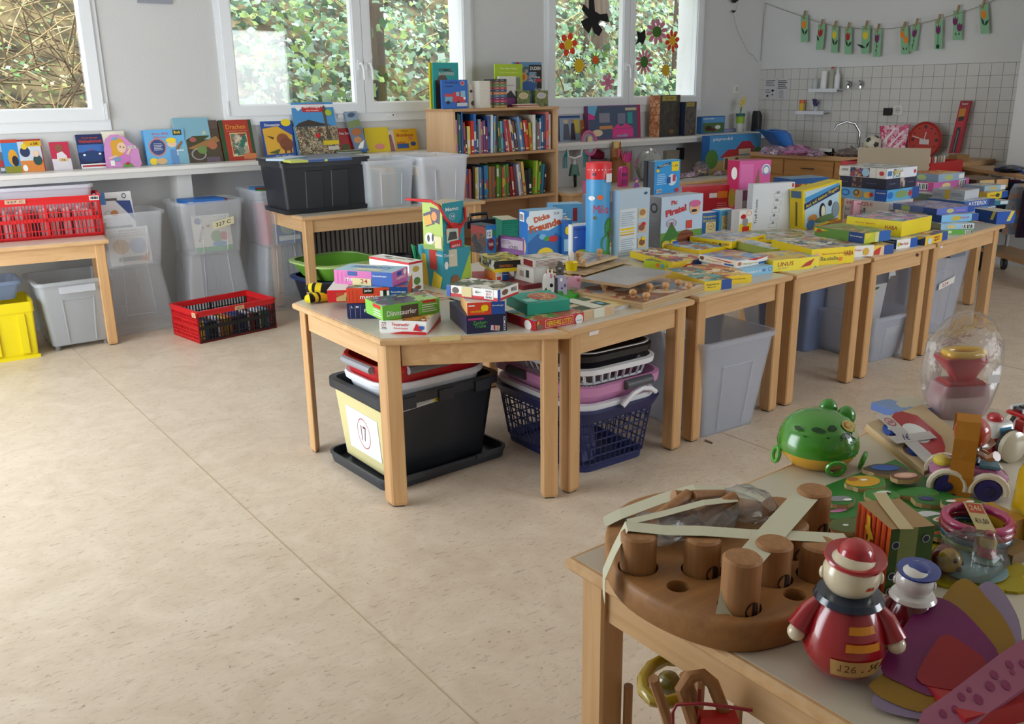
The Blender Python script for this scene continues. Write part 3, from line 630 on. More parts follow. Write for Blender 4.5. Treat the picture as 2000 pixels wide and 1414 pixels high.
def nest(label, z, m, w, d, rimh, bars=0, dz=.05):
    t = thing('laundry_basket', label, 'basket', (bc.x, bc.y, z), -.02, None); g = G()
    g.loft([oval_ring(w-.03, d-.03, .08, -.0), oval_ring(w+.015, d+.015, .1, 0), oval_ring(w+.02, d+.02, .1, rimh), oval_ring(w-.015, d-.015, .085, rimh+.004), oval_ring(w-.035, d-.035, .08, 0)], m, None, False, False); g.build('rim', t, True)
    if bars:
        g = G(); lattice(g, w-.07, d-.07, w-.03, d-.03, -.05, .0, .07, m, bars, 2, .006); g.build('lattice_wall', t)
    else:
        g = G(); g.loft([oval_ring(w-.08, d-.08, .07, -.05), oval_ring(w-.03, d-.03, .08, 0)], m, None, False, False); g.build('side_wall', t, True)
    return t
n1 = nest('white basket rim with arched handle nested in the navy basket', .28, WH, bw2, bd2, .022)
g = G(); g.tube([(-.02+.0, -bd2/2-.03, .0), (.03, -bd2/2-.036, .045), (.08, -bd2/2-.036, .058), (.13, -bd2/2-.03, .045), (.17, -bd2/2-.02, .02)], .011, WH, 8); g.build('handle', n1, True)
n2 = nest('lilac basket with dark grey grips nested above the white rim', .345, LIL, bw2+.03, bd2+.03, .035)
for xx, yy, L in ((.05, -bd2/2-.032, 0),): 
    g = G(); g.tube([(xx-.06, yy, .02), (xx+.08, yy, .022)], .02, P('#4a4d55', .4), 10); g.build('grip', n2, True)
g = G(); g.tube([(-bw2/2-.03, .02, .02), (-bw2/2-.03, .14, .02)], .02, P('#33353b', .4), 10); g.build('grip', n2, True)
nest('white slatted basket nested above the lilac one', .425, WH, bw2, bd2, .022, 44)
t = thing('laundry_basket', 'black basket with a white rim line, topmost of the basket nest', 'basket', (bc.x, bc.y, .0), -.02); w, d = bw2-.03, bd2-.03
g = G(); g.loft([oval_ring(w*.8, d*.82, .07, .40), oval_ring(w, d, .09, .50), oval_ring(w-.012, d-.012, .085, .50), oval_ring(w*.8-.012, d*.82-.012, .065, .405)], BK); g.build('tub', t, True)
g = G(); g.loft([oval_ring(w-.01, d-.01, .09, .47), oval_ring(w+.025, d+.025, .10, .475), oval_ring(w+.03, d+.03, .10, .50), oval_ring(w+.01, d+.01, .1, .508), oval_ring(w-.02, d-.02, .08, .50)], BK, None, False, False); g.build('rim', t, True)
g = G(); g.loft([oval_ring(w+.012, d+.012, .095, .508), oval_ring(w+.012, d+.012, .095, .512), oval_ring(w-.004, d-.004, .09, .512), oval_ring(w-.004, d-.004, .09, .506)], P('#c9c9cc', .4), None, False, False); g.build('rim_line', t, True)
# a box behind, leaning white board, the tall clear bins
def bin_at(label, near, right, depth, h, flare, m=CLB, **k):
    a, b = at(*near), at(*right); u = b-a; L = u.length; an = math.atan2(u.y, u.x); v = Vector((-math.sin(an), math.cos(an), 0)); c = a+u/2+v*depth/2
    return plastic_bin(label, c.x, c.y, 0, L, depth, L+flare, depth+flare, h, m, an, **k)
tb = bin_at('tall empty clear bin under the third row table', (1368, 856), (1472, 825), .45, .45, .10, CLB)
o = G().box(-.14, .14, -.003, .003, 0, .34, P('#d4d2d0', .7)).build('paper_drawing'); o.location = (tb.location.x-.06, tb.location.y+.06, .25); o.rotation_euler = (R_(-14), R_(3), .5); tag(o, 'sheet of paper with felt pen scribbles standing in the tall clear bin', 'paper')
printed([('ring', .4, .45, .25, .3, .05, P('#8d6a72', .7)), ('ring', .55, .8, .2, .14, .05, P('#a0606c', .7)), ('ring', .78, .3, .15, .12, .06, P('#a88', .7)), ('l', .4, .5, .6, .75, .004, P('#77686e', .7)), ('l', .3, .6, .34, .75, .004, P('#77686e', .7))], (-.14, -.003, 0), (.28, 0, 0), (0, 0, .34), (0, -1, 0), 'felt_pen_drawing', o)
b5 = bin_at('clear bin holding a white lidded bin under the stained table', (1698, 708), (1762, 692), .95, .27, .10, CLB)
sticker(b5, [(-.05, -.5, .16), (.03, -.5, .16), (.03, -.502, .2), (-.05, -.502, .2)], P('#dcdcc8', .7), [('t', 'C', .6, .5, .2, .6, INK)])
sticker(b5, [(-.225, .1, .17), (-.225, -.1, .165), (-.227, -.1, .2), (-.227, .1, .205)], P('#d9d4b4', .7), [('t', 'C', .8, .5, .14, .7, INK)])
wl = thing('lidded_bin', 'white bin with grey clip lid standing in the clear bin', 'bin', (b5.location.x-.01, b5.location.y-.02, .02), b5.rotation_euler.z)
g = G(); shell(g, 0, .43, .24, .6, .29, .66, .03, .005, P('#e6ebf2', .35), .01, .02); g.build('tub', wl, True)
G().loft([(.43, rrect(-.17, .17, -.36, .36, .03)), (.465, rrect(-.165, .165, -.355, .355, .03)), (.47, rrect(-.13, .13, -.3, .3, .03))], P('#e6ebf2', .35)).build('lid', wl, True)
G().box(-.07, .07, -.372, -.35, .40, .474, P('#6d7380', .4)).build('clip', wl)
g = G(); g.loft([[(x, -.322, z) for x, z in rrect(-.06, .06, .355, .395, .02)], [(x, -.327, z) for x, z in rrect(-.06, .06, .355, .395, .02)]], P('#4d7d50', .4)); g.build('handle_opening', wl)
b6 = bin_at('tall clear lidded bin with grey clips under the widest row table', (1770, 665), (1862, 640), .5, .56, .09, CLB, r=.05)
G().loft([(.56, rrect(-.31, .31, -.32, .32, .05)), (.585, rrect(-.30, .30, -.31, .31, .05))], CLB).build('lid', b6, True)
G().box(-.02, .15, -.325, -.30, .49, .53, P('#6b7482', .4)).build('clip', b6)
sticker(b6, [(-.04, -.29, .29), (.12, -.29, .32), (.12, -.292, .36), (-.04, -.292, .33)], P('#e0e0dc', .7), [('t', '224', .4, .5, .4, .5, RINK)])
bin_at('large clear bin standing behind the navy laundry basket', (1240, 790), (1312, 775), .5, .55, .06, CLB)
plastic_bin('blue tinted clear bin under the widest row table behind the white one', 4.68, 3.25, 0, .5, .35, .56, .4, .5, clear('#8fa0c6', .5, .25))
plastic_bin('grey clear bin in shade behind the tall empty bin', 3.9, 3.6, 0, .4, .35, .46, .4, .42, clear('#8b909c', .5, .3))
# nested tubs under the high table
zz = at(690, 520, .3)
for k, (dx, z0, h, c, rc, lab) in enumerate(((0, 0, .26, '#10132a', '#23306e', 'navy laundry tub on the floor under the high table'), (.0, .27, .10, '#6fae3a', '#b9d98a', 'lime green laundry tub nested under the high table'), (.5, 0, .3, '#1e1426', '#1e1426', 'dark purple tub under the high table behind the games'))):
    t = thing('laundry_tub', lab, 'tub', (2.78+dx, 5.78, z0), .1)
    g = G(); shell(g, 0, h, .40, .40, .5, .5, .12, .006, P(c, .4), .002, .01, 5); g.build('tub', t, True)
    g = G(); g.loft([oval_ring(.50, .50, .13, h-.01), oval_ring(.55, .55, .15, h), oval_ring(.555, .555, .15, h+.012), oval_ring(.48, .48, .12, h+.016)], P(rc, .4), None, False, False); g.build('rim', t, True)
# ------------------------------------------------------------------ bookcase
BK_X = wood('#c9a27a', '#dab48b', 2, .6); BKI = wood('#b48a60', '#c39a6f', 0, .6)
bcx0, bcx1, bcy, bcd, bct = 3.905, 4.935, 5.95, .40, 1.362
bk = thing('bookcase', 'beech bookcase full of books between the two right windows', 'bookcase', (bcx0, bcy, 0)); W = bcx1-bcx0
G().box(0, .02, 0, bcd-.01, 0, bct-.02, BK_X).build('side_panel', bk); G().box(W-.02, W, 0, bcd-.01, 0, bct-.02, BK_X).build('side_panel', bk)
G().box(-.005, W+.005, -.005, bcd, bct-.02, bct, BKI).build('top_panel', bk); G().box(.02, W-.02, bcd-.02, bcd-.01, 0, bct-.02, BKI).build('back_panel', bk)
for z in (.03, .31, .665, 1.02): G().box(.02, W-.02, .002, bcd-.02, z-.02, z, BKI).build('shelf', bk)
# ------------------------------------------------------------------ game boxes
def gbox(name, label, near, right, left=None, top=None, z=TT+.0012, d=None, h=None, F='#fff', L=None, T=None, body=None, pr=None, on=None, lean=0, lid=True, cat='game box', group=None, turn=0, roll=0, Y=None, dy=0):
    """near/right/left: where the lower corners are seen, standing on height z (or on the box `on`); top: image row of the upper near corner"""
    if on is not None: z = on['top_z']+.0012
    if Y is None: N, Rp = at(*near, z), at(*right, z)
    else:
        on_y = lambda q: Vector((atY(*q, Y).x, Y, z))
        if lean or Y == 6.6:
            Y = 6.45; N = on_y(near); hh_ = h or height_at(N, top); Y = 6.592-d-hh_*math.sin(R_(lean))-dy
        N, Rp = on_y(near), on_y(right)
    U = Rp-N; w = U.length; a = math.atan2(U.y, U.x)
    if left is not None:
        V = at(*left, z)-N; av = math.atan2(V.y, V.x)-math.pi/2
        if d is None:
            da = (av-a+math.pi) % (2*math.pi)-math.pi; k = V.length/(w+V.length); k = k*k/(k*k+(1-k)**2); a = a+max(-.5, min(.5, da))*k; d = max(.012, V.length*math.cos(av-a))
    d = d or .05; a += R_(turn)
    if h is None: h = height_at(N, top)
    L = L or F; T = T or F; body = body or F; M_ = [m if isinstance(m, bpy.types.Material) else P(m, .38) for m in (F, L, T, body)]
    rot = Matrix.Translation(N) @ Matrix.Rotation(a, 4, 'Z')
    if lean: rot = rot @ Matrix.Rotation(-R_(lean), 4, 'X')
    if roll: rot = rot @ Matrix.Rotation(R_(roll), 4, 'Y')
    def six(x0, x1, y0, y1, z0, z1):
        g = G(); b = .0012; vs = [(x, y, zz) for zz in (z0, z1) for x, y in ((x0, y0), (x1, y0), (x1, y1), (x0, y1))]
        for f, m in (((0, 1, 5, 4), M_[0]), ((3, 0, 4, 7), M_[1]), ((4, 5, 6, 7), M_[2]), ((1, 2, 6, 5), M_[0]), ((2, 3, 7, 6), M_[1]), ((3, 2, 1, 0), M_[3])): g.add(vs, [f], m)
        return g
    if lid and h < .75*max(w, d):
        e = .0016; o = six(e, w-e, e, d-e, 0, h*.6).build(name, M=rot); six(0, w, 0, d, min(.006, h*.12), h).build('lid', o)
    else: o = six(0, w, 0, d, 0, h).build(name, M=rot)
    tag(o, label, cat, group); o['top_z'] = z+h*math.cos(R_(lean))
    for k, items in (pr or {}).items():
        fr = {'F': ((0, 0, 0), (w, 0, 0), (0, 0, h), (0, -1, 0)), 'L': ((0, d, 0), (0, -d, 0), (0, 0, h), (-1, 0, 0)), 'T': ((0, 0, h), (w, 0, 0), (0, d, 0), (0, 0, 1)), 'TL': ((0, d, h), (0, -d, 0), (w, 0, 0), (0, 0, 1))}[k]
        printed(items, *fr, {'F': 'front_print', 'L': 'side_print', 'T': 'cover_print', 'TL': 'cover_print'}[k], o)
    return o
W_, K_, Y_, B_, Rd, Nv, Gn, LB, Pk, Or, Gy = '#f1f1ef', '#15151a', '#f0d21a', '#1f58b4', '#cc2127', '#1c2658', '#3f9a3c', '#6cb6e4', '#dd62a8', '#e8862a', '#9a9ca0'
def tx(s, x, y, w, h, c=W_, a=0, b=.012): return ('t', s, x, y, w, h, a, b, c)
def r(x0, y0, x1, y1, c): return ('r', x0, y0, x1, y1, c)
def e(x, y, rx, ry, c): return ('e', x, y, rx, ry, c)
def p(c, *q): return ('p', list(q), c)
def bars(x0, y0, x1, y1, c=K_, n=9): return [r(x0, y0, x1, y1, W_)]+[r(x0+(x1-x0)*(i+.15)/n, y0+.1*(y1-y0), x0+(x1-x0)*(i+.45+.3*(i % 2))/n, y1-.1*(y1-y0), c) for i in range(n)]
def lines(x0, y0, x1, y1, n, c=W_, th=.35): return [r(x0, y0+(y1-y0)*(i+.5-th/2)/n, x1-(x1-x0)*.18*((i*7) % 3)/2, y0+(y1-y0)*(i+.5+th/2)/n, c) for i in range(n)]
def price(x0, y0, x1, y1, s='', c='#e5d9a5', ink='#b0302a'): return [r(x0, y0, x1, y1, P(c, .7))]+([t(s, (x0+x1)/2, (y0+y1)/2, (x1-x0)*.7, (y1-y0)*.55, ink)] if s else [])
RAV = lambda x0, x1, y0=0, y1=1: [r(x0, y0, x1, y1, '#1a4c9c'), tx('Ravensburger', (x0+x1)/2, y0+(y1-y0)*.68, (x1-x0)*.82, (y1-y0)*.16)]
A_mix = lambda s, *c, sc=24: art(*c, scale=sc, seed=s)
sea = A_mix(1, '#3f7fc2', '#8fc4e6', '#e8e2c8', '#3d6f58', '#c86a4a'); land = A_mix(2, '#5c8c3c', '#c9b878', '#7fb2d8', '#b8502f', '#e6dcb4'); warm = A_mix(3, '#d98a3a', '#e6c65a', '#b43a2c', '#7a5a3c', '#f0e4c0')
dark = A_mix(4, '#20242c', '#3c342f', '#564a3c', '#2d3b4e', '#6a3228'); soft = A_mix(5, '#c9d6e2', '#e6e0d0', '#a8bccb', '#d9b48a', '#8aa0b4'); pinky = A_mix(6, '#e6a8cc', '#c65a9a', '#f2e0ea', '#9a6ab0', '#f0c060'); jungle = A_mix(7, '#2f6a34', '#8fb04a', '#d8b048', '#4a3a24', '#9ac86a')
plain = A_mix(8, '#c8cdd4', '#e2e4e6', '#aab4c2', '#d0c4b4', '#f0f0ee'); wooda = A_mix(9, '#c9a878', '#e0c8a0', '#b48a5c', '#d6bc90', sc=18)
# --- on the half hexagon table
b = gbox('memory_game_box', 'navy picture matching game box, lowest of the stack at the table corner', (679, 623), (802, 622), d=.27, top=593, F=Nv, T=Nv, pr={'F': [r(.05, .06, .052, .9, W_), r(.13, .06, .132, .9, W_), r(.21, .06, .212, .9, W_), tx('L', .085, .78, .03, .14), tx('M', .165, .78, .04, .14), tx('memory', .5, .5, .45, .3)]})
b2 = gbox('memory_game_box', 'orange red picture matching game box on the navy one', (678, 592.5), (797, 590), d=.27, top=563, on=b, F='#e04a2a', T=sea, pr={'F': RAV(.7, 1)+[r(.27, .62, .44, .98, K_), tx('junior', .355, .8, .13, .22), tx('memory', .42, .33, .4, .28), r(.04, .06, .045, .85, K_), r(.1, .06, .105, .85, K_), r(.17, .06, .175, .85, K_), r(.55, .35, .6, .8, W_), r(.6, .4, .66, .85, K_), r(.66, .35, .7, .8, W_)]})
b3 = gbox('memory_game_box', 'pink and blue picture matching game box on top of the corner stack', (767, 561), (805, 548), (651, 555), 533, on=b2, F='#d76bb4', L='#d76bb4', T='#a9cfe8', pr={'L': [r(.65, 0, 1, 1, '#1a58b4'), tx('Ravensburger', .79, .7, .24, .14), r(.24, .65, .4, .95, '#1a4c9c'), tx('memory', .4, .32, .42, .34), r(.32, 0, .64, .5, P('#e6d7a0', .7)), tx('24', .52, .3, .12, .3, RINK), r(.06, .04, .065, .85, '#8a2a70'), r(.13, .04, .135, .85, '#8a2a70'), r(.2, .04, .205, .85, '#8a2a70')], 'F': [r(.3, .6, .6, .9, '#1a58b4'), tx('memory', .55, .4, .6, .24), e(.8, .75, .1, .2, W_)], 'TL': [tx('memory', .5, .55, .7, .35, '#2f6ab0'), r(.3, .1, .75, .35, '#e8e2b8'), r(.1, .8, .6, .95, W_)]})
gbox('game_box', 'red and white game box peeping out left of the corner stack', (640, 591), (690, 590), d=.2, h=.05, z=TT+.03, F=Rd, T=W_, pr={'F': [r(.35, .1, .9, .8, land)]})
bw_ = gbox('carton', 'tall white carton with red lid edge and animal stickers behind the corner stack', (801, 572), (827, 566), d=.26, top=513, F=W_, L=W_, T=W_, lid=False, pr={'F': [e(.55, .35, .25, .13, '#5c8a3c'), e(.5, .75, .25, .1, '#c8b04a'), e(.6, .12, .25, .07, '#8a5a34'), r(0, .93, 1, 1, Rd)], 'L': [r(0, .92, 1, 1, Rd)], 'TL': [e(.3, .6, .1, .14, '#3c4a58'), e(.6, .55, .14, .08, '#a8844c'), e(.8, .7, .1, .06, '#7a5a3c'), e(.45, .25, .1, .06, '#555')]})
g = G(); zt = bw_['top_z']; P0 = at(812, 500, zt)
g.tube([P0+Vector((0, 0, -.02)), P0+Vector((-.01, 0, .05)), P0+Vector((.01, 0, .0)), P0+Vector((.02, -.01, -.06))], [.006, .012, .01, .006], P('#1f8a5a', .4), 6); tag(g.build('ribbon', None, True), 'green and red ribbon tied on the tall white carton', 'ribbon')
f1 = gbox('card_game_box', 'white fire engine card game box at the front of the half hexagon table', (833, 654), (865, 628), (740, 652), 628, F=W_, L=W_, T=warm, pr={'L': [tx('WAS', .1, .8, .1, .13, K_), tx('IST', .1, .62, .1, .13, Rd), tx('WAS', .1, .44, .1, .13, K_), ('ring', .1, .62, .08, .36, .1, K_) if 0 else r(.03, .33, .17, .35, K_), tx('Feuerwehr', .46, .72, .36, .24, Rd), tx('Kartenspiel', .46, .42, .3, .17, Rd), p(Rd, (.2, 0), (1, 0), (1, .2), (.5, .2)), p(Rd, (.72, .3), (.8, .85), (.85, .6), (.9, .5), (.9, .25)), r(.86, .4, .95, .65, B_)], 'F': [p(Rd, (0, 0), (1, 0), (1, .5), (.5, .2))]})
gbox('card_game_box', 'green dinosaur card game box lying on the white fire engine one', (748, 627), (861, 611), (708, 612), 598, on=f1, F='#6cbf3c', L='#7cc44a', T=A_mix(11, '#5a7a3c', '#3a3f58', '#b0bfc8', '#4a6a2c', '#8a3a4a', '#9cc86a'), pr={'F': [p('#4a3a24', (.32, 0), (.62, 0), (.62, .85), (.32, .85)), tx('Dinosaurier', .33, .42, .52, .36), r(.7, .8, .93, .98, Rd)]+lines(.68, .15, .95, .75, 4), 'L': [r(.45, .7, .9, .95, Rd)]+lines(.5, .15, .95, .65, 3)})
z1_ = gbox('magic_game_box', 'dark blue conjuring set box at the front edge of the half hexagon table', (912, 653), (992, 647), (876, 622), 618, F='#1d2246', L='#262a4a', T='#262a4a', lid=False, pr={'F': [tx('Zauber-', .33, .6, .36, .2, '#4aa04a'), tx('Truhe', .33, .4, .28, .2, '#4aa04a'), r(0.03, .76, .42, .86, '#c02a7a'), p('#c8ccd8', (.58, .12), (.8, .05), (.82, .32), (.6, .4)), r(.66, .12, .7, .38, Rd), r(.74, .1, .78, .36, Or), tx('KOSMOS', .93, .45, .34, .12, W_, 90)]})
z2_ = gbox('card_game_box', 'orange and blue card game box on the dark blue conjuring set', (913, 617), (987, 614), (895, 598), 592, on=z1_, F='#d8442a', L='#e6b070', T=plain, pr={'F': RAV(.64, 1)+[e(.44, .55, .08, .25, Y_), e(.5, .55, .06, .25, Y_), tx('KARTENSPIELE', .27, .3, .36, .16, Y_), r(.03, .72, .2, .82, W_)]})
gbox('quiz_game_box', 'white and red animal quiz box topmost over the dark blue conjuring set', (972, 589), (1009, 573), (875, 577), 567, on=z2_, F=W_, L=W_, T=A_mix(12, '#5c6a4c', '#c9c4b0', '#e9e6df', '#3c4a3c', '#8a7a5a'), pr={'L': [r(0, 0, 1, .3, Rd), r(.74, .12, .92, .98, W_), tx('WAS', .83, .8, .12, .18, K_), tx('IST', .83, .54, .1, .18, Rd), tx('WAS', .83, .28, .12, .18, K_), r(.3, .12, .5, .98, P('#e6d7a0', .7)), r(0, 0, .07, 1, B_), e(.17, .6, .06, .28, '#5c4c3c'), tx('8+', .62, .65, .1, .2, K_)], 'F': [r(0, 0, 1, .2, Rd), e(.35, .6, .15, .25, '#7a5a4a'), tx('WAS', .78, .6, .28, .4, K_), r(0, 0, .12, 1, B_)]})
v1 = gbox('lotto_game_box', 'red picture lotto box with yellow lettering at the table joint', (1043, 647), (1137, 628), (991, 626), 627, F=Rd, L='#b8262a', T=land, pr={'F': [r(.22, .12, .78, .9, '#e8c8c0'), r(.23, .16, .77, .86, '#c01f26'), tx('VERKEHRS LOTTO', .5, .48, .5, .5, Y_), r(.05, .1, .18, .9, warm), e(.9, .4, .08, .5, W_), r(.83, .1, .97, .4, W_), tx('Schmidt', .9, .3, .11, .16, '#2a7ab8')], 'L': [r(.1, .15, .55, .85, '#9a1a20'), e(.8, .4, .12, .5, W_)]})
gbox('game_box', 'teal game box with a colourful dragon burst on its lid, on the red lotto box', (1030, 616), (1113, 606), (989, 596), 594, on=v1, F='#0f9a84', L='#128a76', T='#1fa08c', lid=False, pr={'T': [e(.6, .5, .3, .36, A_mix(13, '#c85a3a', '#e6c65a', '#a03a6a', '#e6e0c0', '#5a7a3c', sc=60)), ('s', .6, .5, .26, .36, 11, '#c8563a'), e(.6, .5, .2, .24, A_mix(14, '#8a3a6a', '#e6c65a', '#c85a3a', sc=60)), r(.05, .1, .3, .4, '#8cd0c4')]})
# --- coloured memo boxes at the back of the half hexagon table
m1 = gbox('memo_game_box', 'teal memo game box with yellow flaps, lower of two behind the corner stack', (868, 566), (924, 558), (816, 553), 488, F='#2794a8', L='#2a90a2', T='#7ab648', lid=False, pr={'F': [p('#a8c83c', (.5, 0), (1, 0), (1, .9)), r(.2, .55, .5, .98, P('#d9d2b8', .7)), e(.1, .6, .07, .1, W_), tx('Domino', .2, .85, .35, .08), e(.4, .2, .16, .14, '#8a5a34')], 'L': [p('#e0b82a', (.1, 0), (.4, 0), (.3, .8), (.14, .8)), r(.45, .45, .75, .98, '#b8362c'), p('#e6d03a', (.5, 0), (.85, 0), (.95, .3), (.62, .42)), tx('Domino', .85, .85, .25, .07)]})
m2 = gbox('memo_game_box', 'green and teal memo game box with a red cord handle on the lower memo box', (866, 490), (917, 482), (812, 489), 398, on=m1, F='#2794a8', L='#a8c244', T='#c8b8a0', lid=False, pr={'F': [tx('Memo', .45, .86, .6, .08), ('ring', .45, .7, .14, .07, .1, W_), tx('24', .45, .7, .16, .05), p('#cf2c2e', (.1, .35), (.25, .6), (.9, .5), (.75, .2)), r(.15, .15, .7, .45, '#c8d8cc'), p('#4a4a48', (.2, .2), (.3, .38), (.6, .36), (.65, .2)), r(.3, .02, .85, .17, Rd), tx('GOULA', .57, .06, .4, .05)], 'L': [p('#3c2a4a', (.03, .76), (.5, .84), (.62, .56), (.15, .48)), p('#e0a020', (.05, .7), (.4, .76), (.48, .56), (.14, .5)), p('#3c2a4a', (.4, .92), (.9, .86), (.85, .56), (.5, .62)), e(.6, .72, .14, .1, '#d88a2a'), r(0, 0, 1, .1, '#7aa02c'), e(.35, .24, .25, .13, W_), e(.28, .24, .07, .08, K_), e(.5, .26, .05, .08, K_), r(.6, .04, .95, .3, P('#e6dfae', .7))]})
g = G(); zt = m2['top_z']; q0 = at(818, 396, zt); q1 = at(862, 394, zt); M2 = m2.matrix_world
L_ = lambda x, y, zz: M2 @ Vector((x, y, zz))
wM = (at(917, 482, m1['top_z'])-at(866, 490, m1['top_z'])).length; hM = zt-m1['top_z']
g.tube([L_(-.002, .2, hM+.006), L_(-.004, .06, hM+.008), L_(-.008, .012, hM-.01), L_(.01, -.012, hM*.68), L_(wM*.35, -.02, hM*.48), L_(wM*.7, -.02, hM*.46), L_(wM*.95, -.014, hM*.6), L_(wM*1.0, -.006, hM*.85)], .006, Rd, 8)
oc = g.build('cord_handle', None, True); oc.parent = m2; oc.matrix_parent_inverse = M2.inverted()
# --- sock pair at the corner
g = G(); c0 = at(630, 588, TT)
SY, SK = P('#ead61a', .9), P('#101010', .95)
sk = thing('sock_pair', 'rolled pair of black and yellow striped socks on the table corner', 'socks', tuple(c0), R_(-20))
def sock(pts, rad, cols, nm):
    g = G(); pts = [Vector(q) for q in pts]; N = len(pts); rings = []
    for i in range(N):
        tdir = (pts[min(i+1, N-1)]-pts[max(i-1, 0)]).normalized(); x = tdir.cross(Vector((0, 0, 1))).normalized(); y = x.cross(tdir)
        rings.append([pts[i]+x*rad[i]*math.cos(2*math.pi*k/12)+y*rad[i]*.62*math.sin(2*math.pi*k/12) for k in range(12)])
    for i in range(N-1): g.loft([rings[i], rings[i+1]], cols[i % len(cols)], None, i == 0, i == N-2)
    return g.build(nm, sk, True)
sock([(-.07, -.03, .022), (-.055, -.035, .022), (-.045, -.03, .024), (-.03, -.025, .024), (-.02, -.02, .024), (.0, -.015, .022), (.03, -.01, .016), (.06, .0, .012)], [.022, .03, .032, .032, .033, .032, .026, .01], [SY, SK, SY, SK, SY, SY, SY], 'sock')
sock([(-.06, .03, .05), (-.045, .025, .055), (-.03, .02, .056), (-.02, .015, .056), (0, .01, .052), (.03, .005, .046), (.06, .0, .04), (.085, -.005, .034)], [.02, .03, .033, .034, .036, .04, .036, .014], [SK, SY, SK, SY, SK, SK, SK], 'sock')
# --- middle of table one and two
gbox('paper_game', 'flat stack of brown game cards lying behind the green dinosaur box', (800, 600), (880, 583), (800, 572), d=.16, h=.012, F='#c9b29a', T=A_mix(15, '#d8b8a0', '#b0563a', '#e8dcc0', '#8a7a5a'))
o1 = gbox('card_game_box', 'orange and white card game box under the black and yellow football box', (968, 549), (997, 548), (941, 541), 533, F=W_, L=Or, T=warm, pr={'F': RAV(.5, 1)+[r(.1, .1, .4, .5, '#d8442a')]}, z=TT+.022)
gbox('football_game_box', 'black and yellow football game box on the orange card box', (966, 533), (1026, 530), (931, 517), 511, on=o1, F='#1d1d20', L='#e6cf2a', T=A_mix(16, '#c9b83a', '#6a8a3c', '#e6d878', '#4a4a2c'), pr={'F': [r(0, 0, .9, .34, Y_), tx('FOOTBALL', .4, .55, .46, .22, Or), r(.9, 0, 1, 1, B_)], 'L': [r(0, .25, 1, 1, A_mix(17, '#e8e4d8', '#2a2a2a', '#c8b04a'))]})
gbox('game_box', 'flat red box lying under the football box', (930, 556), (1003, 553), d=.2, h=.022, F=Rd, T='#c23a3a')
s1_ = gbox('game_box', 'dark red flat box under the white cartons', (1021, 567), (1058, 562), (1009, 556), 558, F='#7a1d24', T='#7a1d24', d=.2)
s2_ = gbox('game_carton', 'plain white carton with a dark label, lower of two beside the animal cut-outs', (1042, 554), (1111, 545), (996, 545), 525, F='#dfe0e0', L='#cfc9c2', T='#dcdcdc', lid=False, on=s1_, pr={'L': [r(.62, .3, .78, .8, '#2d3a34'), r(.3, .3, .5, .7, '#9a8a7a')]})
gbox('game_carton', 'white carton with a maroon label strip, upper of two beside the animal cut-outs', (1042, 524), (1111, 516), (1011, 515), 508, on=s2_, F='#e6e4e2', L='#d2c2b4', T=A_mix(18, '#d8d2c8', '#b8b0a4', '#8a9a8a', '#c8a890'), pr={'F': lines(.06, .1, .9, .9, 5, '#8a5a4a', .4), 'L': [r(.35, .1, .95, .85, '#7a2428')]})
gbox('game_box', 'purple game box standing behind the football box', (1027, 500), (1034, 498), (974, 492), 467, F='#d9d4de', L='#6a3a7a', T='#3a2a4a', lid=False, pr={'L': [r(.1, .3, .9, .85, '#a79aa8'), tx('UCKERS', .55, .4, .34, .2, K_)]+lines(.12, .55, .5, .8, 3, '#6a5a6a')})
k1 = gbox('game_box', 'bright blue and dark game box standing behind the football box', (950, 497), (974, 495), (917, 492), 441, F='#2f83d0', L=dark, T='#3a4a5a', lid=False, pr={'F': [r(.05, .55, .6, .85, W_), tx('12', .3, .7, .3, .16, K_), e(.8, .72, .14, .12, Gn), e(.45, .33, .35, .22, '#7a1f2c'), tx('YEAR', .45, .33, .5, .12)], 'L': [r(0, .7, .9, .95, '#7a2a28')]})
g = G(); c = at(939, 430, k1['top_z']); g.tube([c+Vector((-.05, .03, 0)), c+Vector((-.05, .03, .03)), c+Vector((.06, .03, .03)), c+Vector((.06, .03, 0))], .009, P('#16181d', .5), 8).box(c.x-.09, c.x+.1, c.y, c.y+.06, c.z-.04, c.z, P('#16181d', .5)); tag(g.build('carry_case', None, False), 'black carry case with a handle behind the bright blue box', 'case')
gbox('game_box', 'dark green game box behind the purple one', (981, 470), (1013, 468), (962, 461), 430, F='#1f8a72', L='#1c6a58', T='#cfc8b0', lid=False, pr={'F': lines(.1, .2, .9, .8, 7, '#3fa890', .3)})
gbox('game_box', 'big blue wave game box with orange lettering on the second table', (1031, 502), (1099, 496), (1013, 496), 413, F='#3f92d4', L='#2a6ab4', T='#7ab4dc', lid=False, pr={'F': [e(.45, .8, .5, .18, '#e6f0f4'), p('#e6f0f4', (.0, .6), (.05, 1), (1, 1), (1, .7), (.6, .55)), tx('Dicke', .4, .84, .46, .13, '#c8541e', 14, .05), tx('Freunde', .5, .67, .92, .17, '#c8541e', 12, .05), p('#2468b0', (0, 0), (1, 0), (1, .35), (.8, .5), (.6, .3), (.3, .5), (0, .3)), e(.42, .42, .1, .06, '#7ac0e8'), e(.5, .02, .24, .16, Y_), e(.72, .36, .14, .07, Rd), e(.53, .37, .08, .05, Gn), tx('2-10', .82, .92, .14, .05, K_)], 'L': [r(.1, .75, .6, .95, W_), e(.45, .2, .35, .2, '#d8b08a')]+bars(.15, .76, .55, .93)})
gbox('game_box', 'light blue long game box behind the big wave game', (1080, 440), (1139, 437), d=.12, z=TT+.06, top=400, F='#5fa6d8', L='#4a90c8', T='#7ab8e0', pr={'F': [r(.65, .15, .8, .8, '#8a2a3a')]+lines(.1, .2, .5, .6, 3)})
